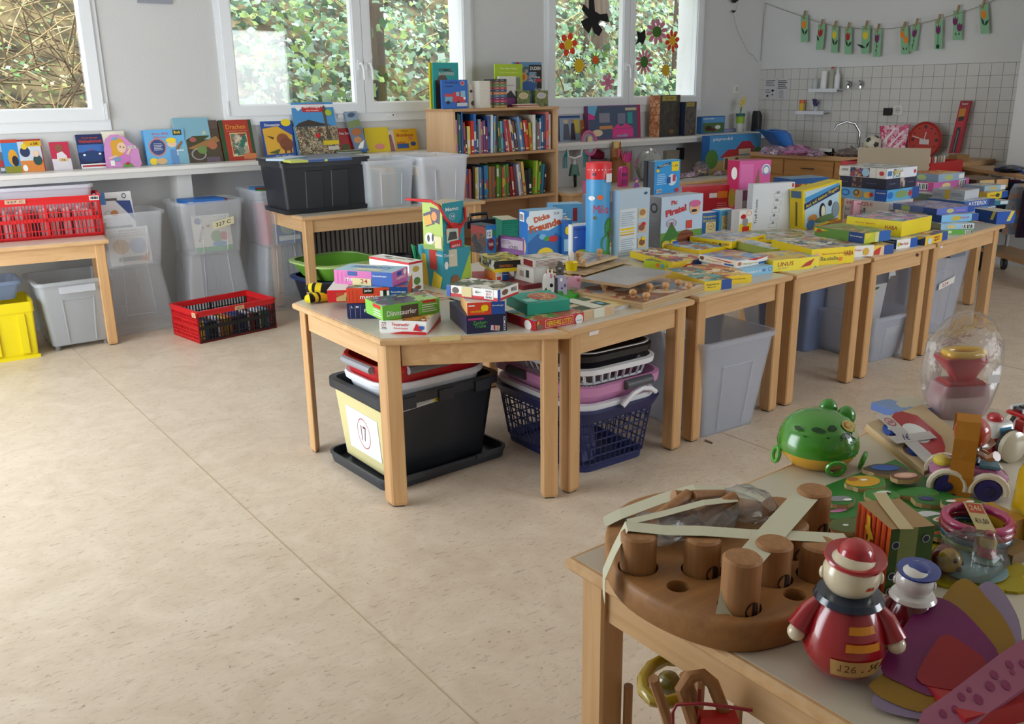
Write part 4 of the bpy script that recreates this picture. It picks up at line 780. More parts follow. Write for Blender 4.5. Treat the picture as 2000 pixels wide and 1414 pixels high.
gbox('game_box', 'blue game box squeezed between the wave game and the white edged one', (1100, 498), (1117, 497), d=.16, top=430, F='#2d6ab4', T=sea, lid=False, pr={'F': [r(.1, .1, .9, .45, '#9cc8e6'), e(.5, .7, .3, .12, Y_)]})
gbox('game_box', 'blue game box with a white edge and round pictures beside the striped tube', (1116, 500), (1170, 496), d=.06, top=440, F=W_, L=W_, T=W_, lid=False, pr={'F': [r(.05, .03, .95, .96, '#3f6fc8'), tx('Peppa Pig', .3, .85, .42, .08, '#3a2a80'), e(.72, .78, .17, .12, W_), e(.72, .78, .12, .09, '#e6a0a0'), e(.74, .45, .17, .12, W_), e(.74, .45, .1, .07, '#8a6a5a'), e(.4, .1, .26, .1, '#c8d23c'), e(.15, .6, .07, .02, W_), e(.78, .15, .1, .07, '#e6a0b8')]})
# tube with red lid
c = at(1183, 503, TT+.0012); hh = height_at(c, 318); rr_ = (at(1208, 500, TT)-at(1159.5, 500, TT)).length/2*.98
tb_ = thing('giant_game_tube', 'tall blue cardboard tube with a red lid reading Mika on the second table', 'tube', (c.x, c.y+rr_, c.z), R_(-37))
n = 28; G().lathe([(rr_, 0), (rr_, hh*.84)], P('#4c9fd8', .35), None, n).build('tube_body', tb_, True)
G().lathe([(rr_*1.04, hh*.83), (rr_*1.04, hh-.004), (rr_*1.0, hh), (rr_*.9, hh-.004)], P('#d3262f', .35), None, n).build('lid', tb_, True)
def on_cyl(parent, R, items, name):      # print wrapped round a cylinder: x in degrees from the facing side, z in metres
    g = G()
    for k, it in enumerate(items):
        Rk = R+.0006+.0004*k; q = lambda a, zz: (Rk*math.sin(R_(a)), -Rk*math.cos(R_(a)), zz)
        if it[0] == 'e': _, a0, z0, ra, rz, cc = it; pts = [(a0+ra*math.cos(2*math.pi*i/14), z0+rz*math.sin(2*math.pi*i/14)) for i in range(14)]; g.add([q(*s) for s in pts], [tuple(range(14))], P(cc, .4))
        elif it[0] == 'r':
            _, a0, z0, a1, z1, cc = it; N = max(1, int(abs(a1-a0)/8)); vs = []
            for i in range(N+1): vs += [q(a0+(a1-a0)*i/N, z0), q(a0+(a1-a0)*i/N, z1)]
            g.add(vs, [(2*i, 2*i+2, 2*i+3, 2*i+1) for i in range(N)], P(cc, .4))
        else:
            _, s, a0, z0, wa, hz, cc = it; vs, fs = text_mesh(s); g.add([q(a0+x*wa, z0+y*hz) for x, y in vs], fs, P(cc, .4))
    g.build(name, parent)
on_cyl(tb_, rr_, [('t', 'Mika', 12, hh*.52, 78, .042, '#d02a3a'), ('e', -38, hh*.635, 18, .012, W_), ('e', 3, hh*.645, 14, .013, '#e8703a'), ('r', -70, 0, 80, .03, '#4a9a3a'), ('e', 40, .07, 30, .05, '#3f8a2c'), ('e', 55, hh*.32, 28, .05, '#3f8a2c'), ('e', -20, hh*.43, 8, .009, '#7a6a2a'), ('r', 48, .10, 58, hh*.28, '#6a5a2a')], 'wrapped_print')
on_cyl(tb_, rr_*1.04, [('e', -60+14*i, hh*.93, 2.4, .003, W_) for i in range(10)]+[('r', 28, hh*.8, 66, hh*.89, '#e6e6ea'), ('e', -25, hh*.885, 7, .008, '#4a3a5a')], 'lid_print')
gbox('book_box', 'light blue boxed building set with rows of photos beside the tube', (1207, 503), (1266, 493), d=.05, top=373, F='#b8cfe2', L='#9ab4cc', T='#c8d8e4', lid=False, pr={'F': [r(.03, .02, .58, .72, '#dbe6ee'), r(.05, .4, .5, .43, Y_), r(.05, .36, .5, .38, Y_), r(.05, .32, .5, .34, '#d8a83a'), r(.63, .55, .9, .7, '#e0d2b0'), r(.63, .33, .9, .48, '#d8b8a0'), r(.63, .1, .9, .25, '#e0c890'), e(.76, .64, .1, .05, '#b08050'), e(.74, .41, .1, .05, '#8a5a44'), e(.8, .46, .07, .03, Rd), e(.76, .18, .1, .05, '#8a5a34'), e(.8, .24, .06, .03, Y_), e(.85, .93, .05, .02, '#3a5a8a')]+lines(.06, .46, .48, .68, 7, '#9ab0c4', .3)+lines(.06, .05, .48, .28, 7, '#9ab0c4', .3)})
gbox('slim_box', 'slim box with a yellow figure standing left of the blue tube', (1143, 470), (1162, 468), d=.03, top=380, z=TT+.0012, F='#dfe0da', L='#5a6a8a', lid=False, pr={'F': [e(.5, .75, .3, .14, Y_), e(.4, .5, .2, .1, '#4a4a5a'), r(.2, .1, .8, .3, soft)]})
# --- pirate game corner
pg = gbox('pop_up_game_box', 'large pirate barrel game box with red title on the third table', (1289, 486), (1367, 474), (1268, 480), 386, F='#c3d8ee', L='#85868c', T='#c8ccd4', lid=False, pr={'F': [r(0, 0, 1, .3, '#6a9a3c'), p('#3f7a34', (0, .1), (.25, .5), (.45, .2)), tx('Pic', .3, .88, .14, .09, '#c8303a', 6, .04), tx('Pirate!', .35, .72, .5, .14, '#c8303a', 10, .05), e(.6, .15, .2, .17, '#8a4a2c'), r(.42, .1, .78, .14, '#6a3420'), r(.42, .22, .78, .25, '#6a3420'), e(.8, .73, .13, .13, '#e8b890'), e(.8, .82, .14, .07, '#d86a9a'), e(.78, .68, .07, .03, '#2a1a14'), r(.6, .34, .74, .5, '#d84a3a'), ('ring', .24, .48, .12, .08, .1, RINK), tx('135', .24, .48, .12, .05, RINK), e(.3, .08, .08, .07, Y_), e(.12, .07, .1, .08, '#d8c04a'), r(.28, .02, .4, .12, '#3a5ac8')], 'L': [e(.5, .78, .26, .1, '#3a3a40'), e(.5, .78, .16, .06, '#85868c')]+lines(.1, .05, .9, .6, 14, '#9c9da2', .3)})
gbox('game_box', 'bright blue card game box standing on the pirate game', (1277, 381), (1325, 374), (1266, 379), 316, on=pg, F='#2f9be0', L='#1d2a3c', T='#4aaae6', lid=False, pr={'F': [p(K_, (.1, .78), (.6, .88), (.6, .95), (.1, .85)), tx('COLOR ADDICT', .35, .865, .4, .05, W_, 5), r(.66, .66, .95, .95, Y_), tx('1,50', .8, .82, .2, .07, K_), e(.12, .72, .06, .05, Y_), e(.68, .4, .18, .18, '#d6e8f4'), r(.5, .3, .62, .5, '#2a4a9a'), r(.7, .35, .82, .55, '#b83a5a'), e(.88, .07, .08, .06, Rd)]+lines(.08, .28, .45, .62, 6, '#bfe4fa', .3)+bars(.06, .05, .26, .15), 'L': []})
gbox('slim_box', 'slim dark box with a red badge left of the bright blue card game', (1262, 380), (1275, 379), d=.03, top=314, on=pg, F='#232833', lid=False, pr={'F': [r(.15, .62, .85, .98, '#b02a2a'), e(.5, .8, .22, .12, '#e6c8b8')]})
gbox('game_box', 'large red game carton behind the pirate game', (1329, 440), (1424, 433), d=.12, top=366, F='#c42a33', L='#8a8a8c', T='#b8262c', lid=False, pr={'F': [r(.56, .68, .72, .8, W_), r(.73, .66, .93, .84, Or), r(.0, 0, .5, .12, '#7a8a5a')]+lines(.72, .2, .95, .55, 6, '#e8b0b0', .25)})
gbox('plush_carton', 'tall pink carton with a window of a brown pony behind the white puzzle', (1438, 437), (1497, 432), (1419, 432), 315, F='#d8529e', L='#b82a5a', T='#c84a8a', lid=False, pr={'F': [r(.04, .1, .45, .95, '#e06aae'), p('#8a5a3c', (.4, .4), (.62, .88), (.7, .4)), e(.85, .85, .14, .09, W_), ('ring', .85, .84, .12, .08, .3, '#6a8ac8'), r(.0, .55, 1, .56, '#b03a7c')], 'L': [e(.6, .8, .25, .1, W_), e(.5, .4, .3, .16, '#8a7a2a')]})
gbox('game_box', 'grey and maroon box half hidden behind the white puzzle', (1447, 440), (1470, 437), d=.06, top=372, F='#a39a9c', lid=False, pr={'F': [r(0, .7, 1, 1, '#8a4a6a'), r(.1, .1, .5, .5, '#7a2a34'), r(.5, .2, .9, .5, K_)]})
gbox('puzzle_box', 'white puzzle box with line drawn pieces standing on the third table', (1466, 453), (1546, 447), d=.055, top=360, F='#dfe4ea', L='#c6cbd2', T='#d8dce2', lid=False, pr={'F': [tx('Trefl Puzzle', .1, .42, .5, .055, '#3a3a4a', 90), r(.93, .9, .98, .98, '#b83a4a')]+[q for k in range(5) for q in (r(.42+.02*k, .16*k+.06, .62+.02*k, .063+.16*k, '#8a9098'), r(.44+.02*k, .16*k+.15, .6+.02*k, .153+.16*k, '#8a9098'), r(.43+.02*k, .16*k+.06, .435+.02*k, .15+.16*k, '#8a9098'), r(.61+.02*k, .16*k+.06, .615+.02*k, .15+.16*k, '#8a9098'), r(.5+.02*k, .16*k+.14, .54+.02*k, .19+.16*k, '#8a9098'))]})
gbox('game_box', 'small dark blue game box with a circled price note beside the pirate game', (1367, 458), (1402, 454), d=.07, top=417, F='#2a62a8', L='#1f4a8a', T=W_, lid=False, pr={'F': [tx('Benjamin', .5, .8, .7, .14, '#d8c83c'), tx('Blümchen', .5, .63, .7, .12, '#d8c83c')]+[r(.3, .02, .85, .55, P('#e2d89c', .7)), ('ring', .57, .34, .17, .17, .12, RINK), tx('130', .57, .34, .14, .1, RINK)]})
gbox('game_box', 'small light blue game box with a circled price note beside the dark blue one', (1404, 455), (1432, 452), d=.07, top=411, F='#5fb0e2', L='#3a8ac8', T=W_, lid=False, pr={'F': [r(.15, .1, .9, .75, P('#e2d89c', .7)), ('ring', .5, .55, .2, .17, .12, RINK), tx('3', .5, .55, .1, .14, RINK), tx('1,50€', .5, .22, .5, .1, K_)]})
gbox('game_box', 'narrow grey box between the light blue and the yellow small games', (1433, 457), (1441, 456), d=.06, top=414, F='#7f7d7c', lid=False)
gbox('game_box', 'small white and yellow game box with a red cap figure before the white puzzle', (1442, 459), (1468, 455), d=.06, top=412, F=W_, L='#d8d8d8', T=W_, lid=False, pr={'F': [r(.04, .02, .94, .45, Y_), e(.45, .5, .22, .18, '#9a9aa0'), e(.3, .74, .2, .1, Rd), r(.25, .08, .75, .32, Rd), ('ring', .7, .86, .2, .1, .15, Or)]})
# --- flat games on the third and fourth table
hb0 = gbox('game_box', 'slim yellow game box under the long yellow one', (1365, 497), (1452, 481), (1291, 482), 489, F=Y_, L='#d8b81a', T=sea)
hb1 = gbox('game_box', 'long yellow game box with brown lettering before the white puzzle', (1429, 486), (1494, 471), (1348, 475), 472, F=Y_, L=Y_, T=soft, z=TT+.012, pr={'L': [tx('SCHATZRÄUBER', .38, .5, .6, .36, '#9a2a1c'), tx('HABA', .86, .5, .16, .3, '#a01c28'), r(.7, .3, .76, .6, '#3a2a24')], 'F': [tx('HABA', .85, .6, .18, .3, '#a01c28')]})
lg = gbox('game_box', 'lime green game box under the red comic one', (1313, 529), (1340, 521), (1242, 525), 515, F='#b8cc22', L='#b8cc22', T=A_mix(19, '#9aa8a0', '#6a7a78', '#c8d49a', '#8a9a4a'), d=.16, turn=0, pr={'L': [e(.5, .5, .08, .3, Or), e(.66, .5, .07, .3, '#6ab0c8'), tx('HABA', .88, .6, .16, .32, '#a01c28')]})
gbox('game_box', 'red and yellow comic style game box with a navy end on the second table', (1313, 526), (1363, 516), (1238, 502), 512, F='#e6c32a', L='#d8c02a', T=A_mix(20, '#c8403a', '#e6c65a', '#e8e2d0', '#a8702c', '#6a3a2a'), z=TT+.012, pr={'F': [p('#c82a2a', (0, 0), (.7, 0), (.7, .95), (.3, .2)), r(.62, 0, 1, 1, '#17346e'), e(.5, .7, .08, .2, '#e8e2a0')]})
wb0 = gbox('game_box', 'light blue game box under the white one on the fourth table', (1449, 542), (1505, 532), (1365, 522), 527, F='#8cc8ec', L='#b8c4d0', T='#9ccbe6', pr={'F': [tx('FARM FUN', .4, .5, .46, .3), ('ring', .9, .6, .07, .3, .2, '#3a6a9a'), e(.7, .55, .06, .2, '#6a8ac8')]})
gbox('game_box', 'white game box with red swoosh lying on the light blue one', (1439, 524), (1500, 514), (1364, 510), 510, on=wb0, F=W_, L='#e9e6dc', T=A_mix(21, '#8ab0d8', '#e2d2b0', '#6a9ac8', '#c8a070', '#b85a4a'), pr={'F': [p(Rd, (.3, 1), (1, 1), (.6, .7)), tx('Obstgarten', .42, .38, .5, .34, '#c8b03a'), r(.7, .1, .96, .4, '#2a6ab0'), e(.08, .55, .06, .28, '#c8784a')], 'L': [p('#c86a4a', (.2, .9), (.9, .7), (.8, .5)), tx('Obstgarten', .4, .4, .42, .3, '#c8b03a'), r(.68, .15, .92, .4, '#2a6ab0'), e(.08, .55, .06, .28, '#7a4a2a')]})
gbox('game_box', 'yellow and navy animal game box at the joint of the second and third table', (1375, 569), (1409, 559), (1312, 541), 550, F='#efd22a', L='#d8b42a', T=A_mix(22, '#3a8a8a', '#c8a060', '#6ab0a8', '#7a5a3a', '#d8cca0'), pr={'F': [r(.62, 0, 1, 1, '#1a4c9c'), tx('Sagaland', .3, .62, .45, .22, '#5a5a3a'), tx('Spiel', .26, .35, .3, .14, '#5a5a3a')], 'L': [p('#17346e', (.78, 0), (1, 0), (1, .7))]})
gbox('game_box', 'flat yellow game box with a red tab beside the yellow and navy one', (1402, 557), (1453, 548), (1352, 532), 541, F='#f0cf22', L='#d8b42a', T=warm, pr={'F': [r(.03, .1, .32, .6, Rd), tx('Halli Galli', .18, .36, .2, .2), tx('elefant', .62, .6, .4, .14, '#6a5a1a')]})
gbox('game_box', 'bright yellow game box with a red pencil figure at the edge of the fourth table', (1509, 532), (1580, 519), (1500, 514), 509, F='#f4e23c', L='#e0c832', T=A_mix(23, '#e6c65a', '#8ab0c8', '#d8b890', '#c87a4a'), pr={'F': [tx('LINUS', .27, .62, .34, .36, '#a04a1a'), tx('der Magier', .22, .28, .22, .1, '#4a8ac8'), p('#b8302a', (.6, .15), (.72, .55), (.9, .85), (.82, .3)), p('#5a8ac8', (.88, .05), (.93, .2), (.98, .05))]})
gbox('game_box', 'olive green game box with a red badge behind the bright yellow one', (1510, 503), (1531, 498), (1436, 485), 487, F='#b5c43a', L='#8f9a4a', T=soft, z=TT+.004, pr={'F': [r(.4, .1, .9, .95, Rd), e(.65, .5, .16, .28, W_)], 'L': [r(.8, .1, .98, .5, '#8a2424')]})
gbox('game_box', 'yellow building site game box at the edge of the fourth table', (1583, 520), (1642, 508), (1533, 496), 487, F='#f2d81c', L='#d6bc1c', T=A_mix(24, '#9aa4a8', '#c8b890', '#e2e0d4', '#5a6a7a', '#c88a4a'), pr={'F': [tx('Baustelle', .42, .38, .4, .24, '#3a5a3a'), tx('Meine ersten Spiele', .5, .65, .5, .12, '#c8782a'), tx('HABA', .86, .62, .22, .3, '#a01c28'), e(.12, .4, .08, .35, '#e0a898'), e(.68, .3, .05, .12, Or)]})
gw = gbox('game_box', 'white game box with a giraffe beside the yellow building site game', (1644, 504), (1691, 497), (1622, 490), 482, F=W_, L='#d8d4c8', T=A_mix(25, '#b0403a', '#8aa05a', '#d8c08a', '#c8c8b8'), pr={'F': [r(0, 0, .1, .9, '#3a3a9a'), r(.1, 0, .35, .95, '#c83a4a'), tx('Tempo', .5, .6, .22, .2, '#c83a5a'), e(.75, .45, .1, .35, '#e0b43a')]})
gbox('game_box', 'small blue and yellow mitten game box beside the white giraffe one', (1694, 500), (1734, 493), (1683, 491), 482, F='#f0d23c', L='#17346e', T=warm, pr={'F': [r(.62, 0, 1, 1, '#1a4c9c'), r(.45, 0, .62, .9, '#e8c8a8'), p('#c8302a', (.1, .05), (.45, .05), (.5, .9), (.3, .6))]})
gu = gbox('game_box', 'green farm game box with a blue end behind the mitten game', (1687, 476), (1726, 467), (1596, 460), 456, on=gw, F='#c2cc3a', L='#5c8a3a', T=A_mix(26, '#6a9a3a', '#d8c89a', '#a07a4a', '#8ab04a'), pr={'F': [r(.55, 0, 1, 1, '#1f62b8'), r(.4, 0, .55, 1, '#d8d890'), p('#e6d23a', (0, .9), (.3, .9), (.05, .3))], 'L': [r(.7, 0, 1, 1, '#1a3f80'), tx('Ravensburger', .85, .6, .24, .16), p('#d8c22a', (0, .9), (.3, .75), (0, .5)), e(.1, .6, .06, .2, '#a04a2a')]})
gbox('game_box', 'broad flat yellow game box lying before the blue and yellow penguin game', (1493, 474), (1594, 465), (1480, 455), 468, F=Y_, L='#e6cf2a', T=A_mix(27, '#8a9a8a', '#c8d4d8', '#6a8a4a', '#b8a88a', '#d8b8b0'))
gbox('game_box', 'tall yellow penguin game box propped upright on the fourth table', (1567, 451), (1640, 440), (1546, 447), 371, F=Y_, L='#e0c41c', T='#e6d02a', lid=False, roll=-6, pr={'F': [p('#bfdcf0', (.06, .04), (.94, .06), (.94, .95), (.06, .95)), p('#4aa0dc', (.06, .8), (.94, .96), (.94, .84), (.06, .68)), p('#1d3a6a', (.04, .5), (.96, .74), (.96, .9), (.04, .66)), tx('Auf, auf, kleiner Pinguin!', .5, .7, .86, .11, Y_, 12), e(.5, .36, .08, .2, '#20242c'), e(.52, .34, .05, .15, '#f0ead0'), e(.7, .5, .05, .08, '#2a2c34'), e(.25, .25, .12, .09, '#c88a4a'), e(.6, .15, .3, .09, '#6a8a5a'), e(.2, .1, .1, .12, '#4a7ab8'), e(.85, .3, .1, .2, '#8a9aa8'), tx('HABA', .8, .05, .24, .07, '#a01c28')], 'L': [tx('Auf, auf, kleiner Pinguin!', .6, .42, .8*.9, .16, K_, 90) if 0 else r(.45, .1, .6, .7, '#6a5a10'), r(.1, .8, .9, .97, '#4a6a8a')]})
gbox('game_box', 'blue lidded game box lying behind the white puzzle and the penguin game', (1540, 402), (1615, 397), d=.2, top=350, F='#2d66ac', L='#2a4a7a', T='#7a9ab8', lid=False, pr={'F': [r(.05, .2, .5, .8, warm)]})
# --- jigsaw stacks on the widest table
x0 = gbox('puzzle_box', 'small white and blue puzzle box under the yellow bird game', (1750, 487), (1787, 480), (1729, 482), 469, F=W_, L='#1a3f80', T=soft, pr={'F': [r(.66, 0, 1, 1, '#1a58b4'), tx('Mein Puzzle', .36, .5, .4, .3, '#c8403a'), e(.1, .5, .06, .25, '#c8d04a')], 'L': [tx('Ravensburger', .5, .75, .8, .14)]})
gbox('game_box', 'large bright yellow game box with a red maker name over the small white puzzle', (1759, 463), (1800, 448), (1661, 449), 433, F='#ecd61a', L='#f2dc1e', T=A_mix(28, '#c8d0d8', '#8a6aa0', '#e6d8c8', '#5a9a7a', '#d88ab0'), on=x0, pr={'L': [tx('HABA', .82, .55, .22, .26, '#a01c28'), tx('Erste Spiele', .35, .68, .36, .14, '#d87a2a')]})
gbox('game_box', 'yellow and navy card game box at the front corner of the widest table', (1806, 480), (1844, 467), (1787, 474), 463, F='#eec42a', L='#17346e', T=A_mix(29, '#e6dcc8', '#b0505a', '#9aa4b0', '#c8b088', '#4a5a7a'), pr={'F': [r(.75, 0, 1, 1, '#1a4c9c'), tx('MIX', .52, .66, .24, .26, '#a84a1a'), tx('MAX', .52, .34, .24, .26, '#a84a1a'), e(.2, .4, .1, .35, '#bcdcf0')], 'L': [p('#d8b42a', (0, .2), (1, .95), (0, 1))]})
s0 = gbox('puzzle_box', 'green puzzle box, lowest of the blue stack near the table edge', (1838, 458), (1879, 453), (1768, 432), 449, F='#5ab03c', L='#6a7a5a', T='#5a8a3a', pr={'F': [e(.25, .5, .1, .3, '#d8e8b0')]+bars(.75, .1, .98, .9, n=6)})
s1_ = gbox('puzzle_box', 'white and blue barcode puzzle box second in the blue stack', (1837, 449), (1879, 443), (1766, 424), 438, on=s0, F='#9cc8ec', L='#8a8a78', T=soft, pr={'F': bars(.62, .1, .98, .9, n=7)+[e(.3, .5, .14, .3, '#d8c87a')]})
s2_ = gbox('puzzle_box', 'pale blue and yellow puzzle box third in the blue stack', (1838, 435), (1886, 427), (1762, 418), 421, on=s1_, F='#82c2ee', L='#9aa488', T=soft, pr={'F': [e(.4, .5, .14, .34, '#c8b84a'), r(.82, 0, 1, 1, '#1a4c9c'), tx('Heidi', .62, .55, .24, .3, '#c85a7a')], 'L': [r(0, .1, .3, .95, '#e0dcc0'), tx('2x24', .16, .5, .2, .24, '#b85a3a'), r(.7, 0, 1, 1, '#1a3f80')]})
gbox('puzzle_box', 'violet blue puzzle box on top of the blue stack near the table edge', (1829, 420), (1884, 411), (1757, 407), 408, on=s2_, F='#5f74c8', L='#4a5a8a', T=A_mix(30, '#4a6ab0', '#8a8ac8', '#b0a8c0', '#c8a890', '#3a4a8a'), pr={'F': [e(.35, .5, .1, .35, '#c8c07a'), r(.82, 0, 1, 1, '#1a4ca8'), r(.5, .3, .75, .6, '#9a7ac8')], 'L': [r(.7, 0, 1, 1, '#17346e'), r(.2, .1, .4, .9, '#8a9a5a')]})
y0 = gbox('puzzle_box', 'blue barcode puzzle box under the grey one with a yellow band', (1886, 421), (1932, 412), (1826, 412), 409, F='#3f82d6', L='#3a5a8a', T=soft, pr={'F': bars(.72, .1, .98, .9, n=6)+[r(.08, .2, .35, .8, '#b8c8d8')]})
y1 = gbox('puzzle_box', 'royal blue puzzle box with white capitals in the grey topped stack', (1883, 407), (1921, 398), (1825, 397), 394, on=y0, F='#2f62b8', L='#3a5fa0', T=soft, pr={'F': [tx('ASTERIX', .42, .55, .62, .6), r(.8, 0, 1, 1, '#17407e')]})
gbox('puzzle_box', 'grey puzzle box with a yellow band on the royal blue one', (1883, 391), (1912, 386), (1819, 386), 373, on=y1, F='#c6cdd8', L='#a6abb4', T=A_mix(31, '#b8a8a8', '#c8d0d8', '#a87a6a', '#8a9aa8'), pr={'L': [r(.4, 0, .55, 1, '#c8a83a')]+lines(.03, .2, .36, .6, 3, '#6a707a', .3)+lines(.6, .3, .95, .7, 3, '#6a707a', .3)})
gbox('toy_box', 'deep blue box with yellow tape bands at the end of the widest table', (1945, 438), (1968, 434), (1910, 430), 414, F='#1f52b0', L='#1d4496', T='#c8bfae', pr={'F': [p(P('#d8c85a', .6), (.55, 0.2), (.75, .2), (.95, 1), (.75, 1))], 'L': [p(P('#d8c85a', .6), (.72, .3), (.85, .3), (.95, 1), (.82, 1))]})
q0_ = gbox('puzzle_box', 'thick white ninety nine puzzle carton, lowest of the tall puzzle stack', (1732, 437), (1799, 430), (1634, 430), 396, F='#cfd4de', L='#c4bcb8', T=W_, lid=False, pr={'L': [tx('99 PUZZLE', .35, .84, .6, .16, '#b82a34'), r(.03, .05, .5, .66, A_mix(32, '#4a4a50', '#8a8488', '#7a2a30', '#bcb4b0'))], 'F': [r(.5, .1, .85, .9, Rd)]+bars(.06, .3, .4, .7)})
q1_ = gbox('puzzle_box', 'light blue animal puzzle box on the thick white carton', (1731, 394), (1798, 385), (1636, 386), 372, on=q0_, F='#5fb4e8', L='#6aa8d2', T='#4a8ac0', pr={'L': [e(.12, .55, .1, .32, '#1f62b0'), e(.12, .55, .07, .2, '#4aa0e0'), r(.75, 0, 1, 1, '#1a4ca0'), tx('Ravensburger', .88, .7, .2, .14), e(.4, .5, .1, .4, '#b8904a'), ('ring', .36, .6, .06, .28, .3, '#2a2420'), e(.6, .45, .08, .3, '#d8b04a'), ('s', .68, .5, .03, .06, 6, Rd)], 'F': [e(.1, .5, .09, .32, '#1f7ad0'), e(.45, .5, .2, .36, '#8aa86a'), r(.78, 0, 1, 1, '#1a4ca0'), ('s', .72, .5, .04, .08, 6, Rd)]})
q2_ = gbox('puzzle_box', 'black and navy dog puzzle box in the tall puzzle stack', (1730, 371), (1796, 364), (1634, 364), 350, on=q1_, F='#1a2040', L='#141a30', T='#1d2444', pr={'L': [r(.28, .05, .48, .95, A_mix(33, '#6a4a3a', '#3a2a2a', '#8a6a5a')), tx('1000', .12, .5, .14, .12, '#5a6488'), tx('Puzzle', .7, .5, .2, .12, '#5a6488')], 'F': [r(.45, .05, .62, .95, A_mix(34, '#8a7a70', '#4a3a3a', '#c8b8b0')), tx('Puzzle', .2, .5, .2, .1, '#8a94b8'), tx('Puzzle', .82, .5, .2, .1, '#8a94b8')]})
gbox('puzzle_box', 'white thousand piece puzzle box on top of the tall puzzle stack', (1731, 350), (1800, 345), (1632, 343), 330, on=q2_, F='#e6ecf6', L='#dcdad2', T=A_mix(35, '#c8cdd0', '#9aa4a8', '#e0dcd2', '#8a8a88'), pr={'L': [tx('1000', .12, .66, .14, .26, '#2a2a34'), r(.24, .05, .65, .95, A_mix(36, '#4a3a7a', '#c89a4a', '#7ab0c8', '#8a4a5a', '#2a2a4a', sc=40)), e(.57, .5, .08, .4, '#9cc4d6'), tx('Puzzle', .78, .55, .2, .06, '#5a5a5a', 90), e(.9, .5, .05, .22, '#c03038')], 'F': [r(.03, .25, .17, .75, '#4a7ab0'), r(.2, .08, .56, .92, A_mix(37, '#6ab0d0', '#4a3a6a', '#c8b04a', '#d8e0e8', sc=40)), r(.44, .1, .56, .6, W_), e(.93, .55, .04, .2, '#c03048')]})
gbox('card_game_box', 'small pale pink card box standing before the tall puzzle stack', (1664, 432), (1714, 430), d=.03, top=392, F='#e6b4c0', L='#d08aa8', T='#d8a0b8', lid=False, z=TT+.0012, pr={'F': [tx('Mach mir', .4, .84, .5, .1, '#c8567a'), tx('einen Antrag', .5, .7, .5, .1, '#c8567a'), e(.72, .42, .1, .14, '#c02a40'), r(.0, 0, .75, .3, '#e0c8a0'), e(.4, .3, .2, .12, '#c89060')]})
w0 = gbox('puzzle_box', 'yellow and blue puzzle box behind the tall stack', (1820, 394), (1850, 389), (1776, 388), 380, z=TT+.04, F='#e0c63a', L='#6a7a6a', T=soft, pr={'F': [r(.6, 0, 1, 1, '#1a4c9c'), e(.3, .5, .14, .3, '#c84a3a')]})
w1 = gbox('puzzle_box', 'magenta puzzle box behind the tall stack', (1822, 374), (1876, 362), (1794, 366), 357, on=w0, F='#d872b8', L='#c84a90', T=pinky, pr={'F': [e(.35, .5, .12, .3, '#f0d8a0')]+bars(.7, .1, .9, .9, n=6), 'L': bars(.4, .1, .8, .9, n=6)})
gbox('puzzle_box', 'grey blue puzzle box on the magenta one behind the tall stack', (1832, 356), (1862, 349), (1796, 348), 341, on=w1, F='#9ab4d0', L='#7a92ae', T=warm, pr={'F': [e(.4, .5, .16, .34, '#b8c87a'), r(.78, .2, .98, .8, W_)], 'L': [e(.5, .5, .14, .36, '#a8c07a')]})
# --- on the table behind
TB = dict(z=TT+.0012)
v0 = gbox('puzzle_box', 'teal puzzle box, lowest of the stack on the table behind', (1928, 402), (1957, 398), (1906, 395), 393, F='#2a7a9a', L='#2a5a7a', T=soft, pr={'F': [r(.6, .2, .95, .9, '#d8e0e4')]}, **TB)
v1_ = gbox('puzzle_box', 'yellow and blue duck puzzle box on the teal one behind', (1927, 390), (1955, 384), (1908, 384), 377, on=v0, F='#ecd22a', L='#c8a83a', T=warm, pr={'F': [r(.7, 0, 1, 1, '#1a52a8'), e(.5, .5, .1, .3, '#3a4a2a'), tx('Tiere', .25, .55, .3, .3, '#b83a2a')]})
gbox('puzzle_box', 'pale blue puzzle box topmost on the table behind', (1922, 374), (1950, 369), (1900, 368), 364, on=v1_, F='#9cc4e0', L='#8aa8c0', T=soft, pr={'F': [e(.4, .5, .2, .34, '#c8b87a'), r(.75, .1, .97, .9, W_)]})
h0_ = gbox('letter_box', 'brown box of labelled game cards at the back of the far stack', (1905, 372), (1946, 366), (1880, 362), 352, F='#5a4632', L='#4a3a2a', T='#6a5236', z=TT+.06, pr={'F': [r(.1, .1, .55, .95, '#d8b87a'), r(.62, .15, .98, .95, '#e0b480')], 'L': [r(.1, .1, .6, .9, '#6a5a3a')]})
gbox('puzzle_box', 'green edged flat puzzle sticking out behind the blue stack', (1880, 440), (1905, 430), (1860, 430), 436, F='#5a9a4a', T='#5a9a4a', d=.1)
# ------------------------------------------------------------------ wooden things on the game tables
def slab(name, label, cat, pts, z0, z1, m, group=None):
    c = sum((Vector((q[0], q[1], 0)) for q in pts), Vector((0, 0, 0)))/len(pts)
    o = G().prism([(q[0]-c.x, q[1]-c.y) for q in pts], 0, z1-z0, m).build(name); o.location = (c.x, c.y, z0); return tag(o, label, cat, group)
k0 = gbox('knob_puzzle', 'wooden knob puzzle in film at the edge of the second table', (1255, 606), (1366, 566), (1131, 578), z=TT+.0012, h=.03, F='#c8ac84', L='#bda078', T=A_mix(40, '#b06a52', '#c9a882', '#8a5a44', '#d8c8b0', '#7a8a9a', sc=16), lid=False, group=None, cat='puzzle', pr={'F': [r(0, .3, 1, .34, '#8a6a48'), r(0, .62, 1, .66, '#8a6a48')], 'L': [r(0, .3, 1, .34, '#8a6a48'), r(0, .62, 1, .66, '#8a6a48')]})
Mk = k0.matrix_world.copy(); KN = wood('#c08e5c', '#d8ac78', 2, 3)
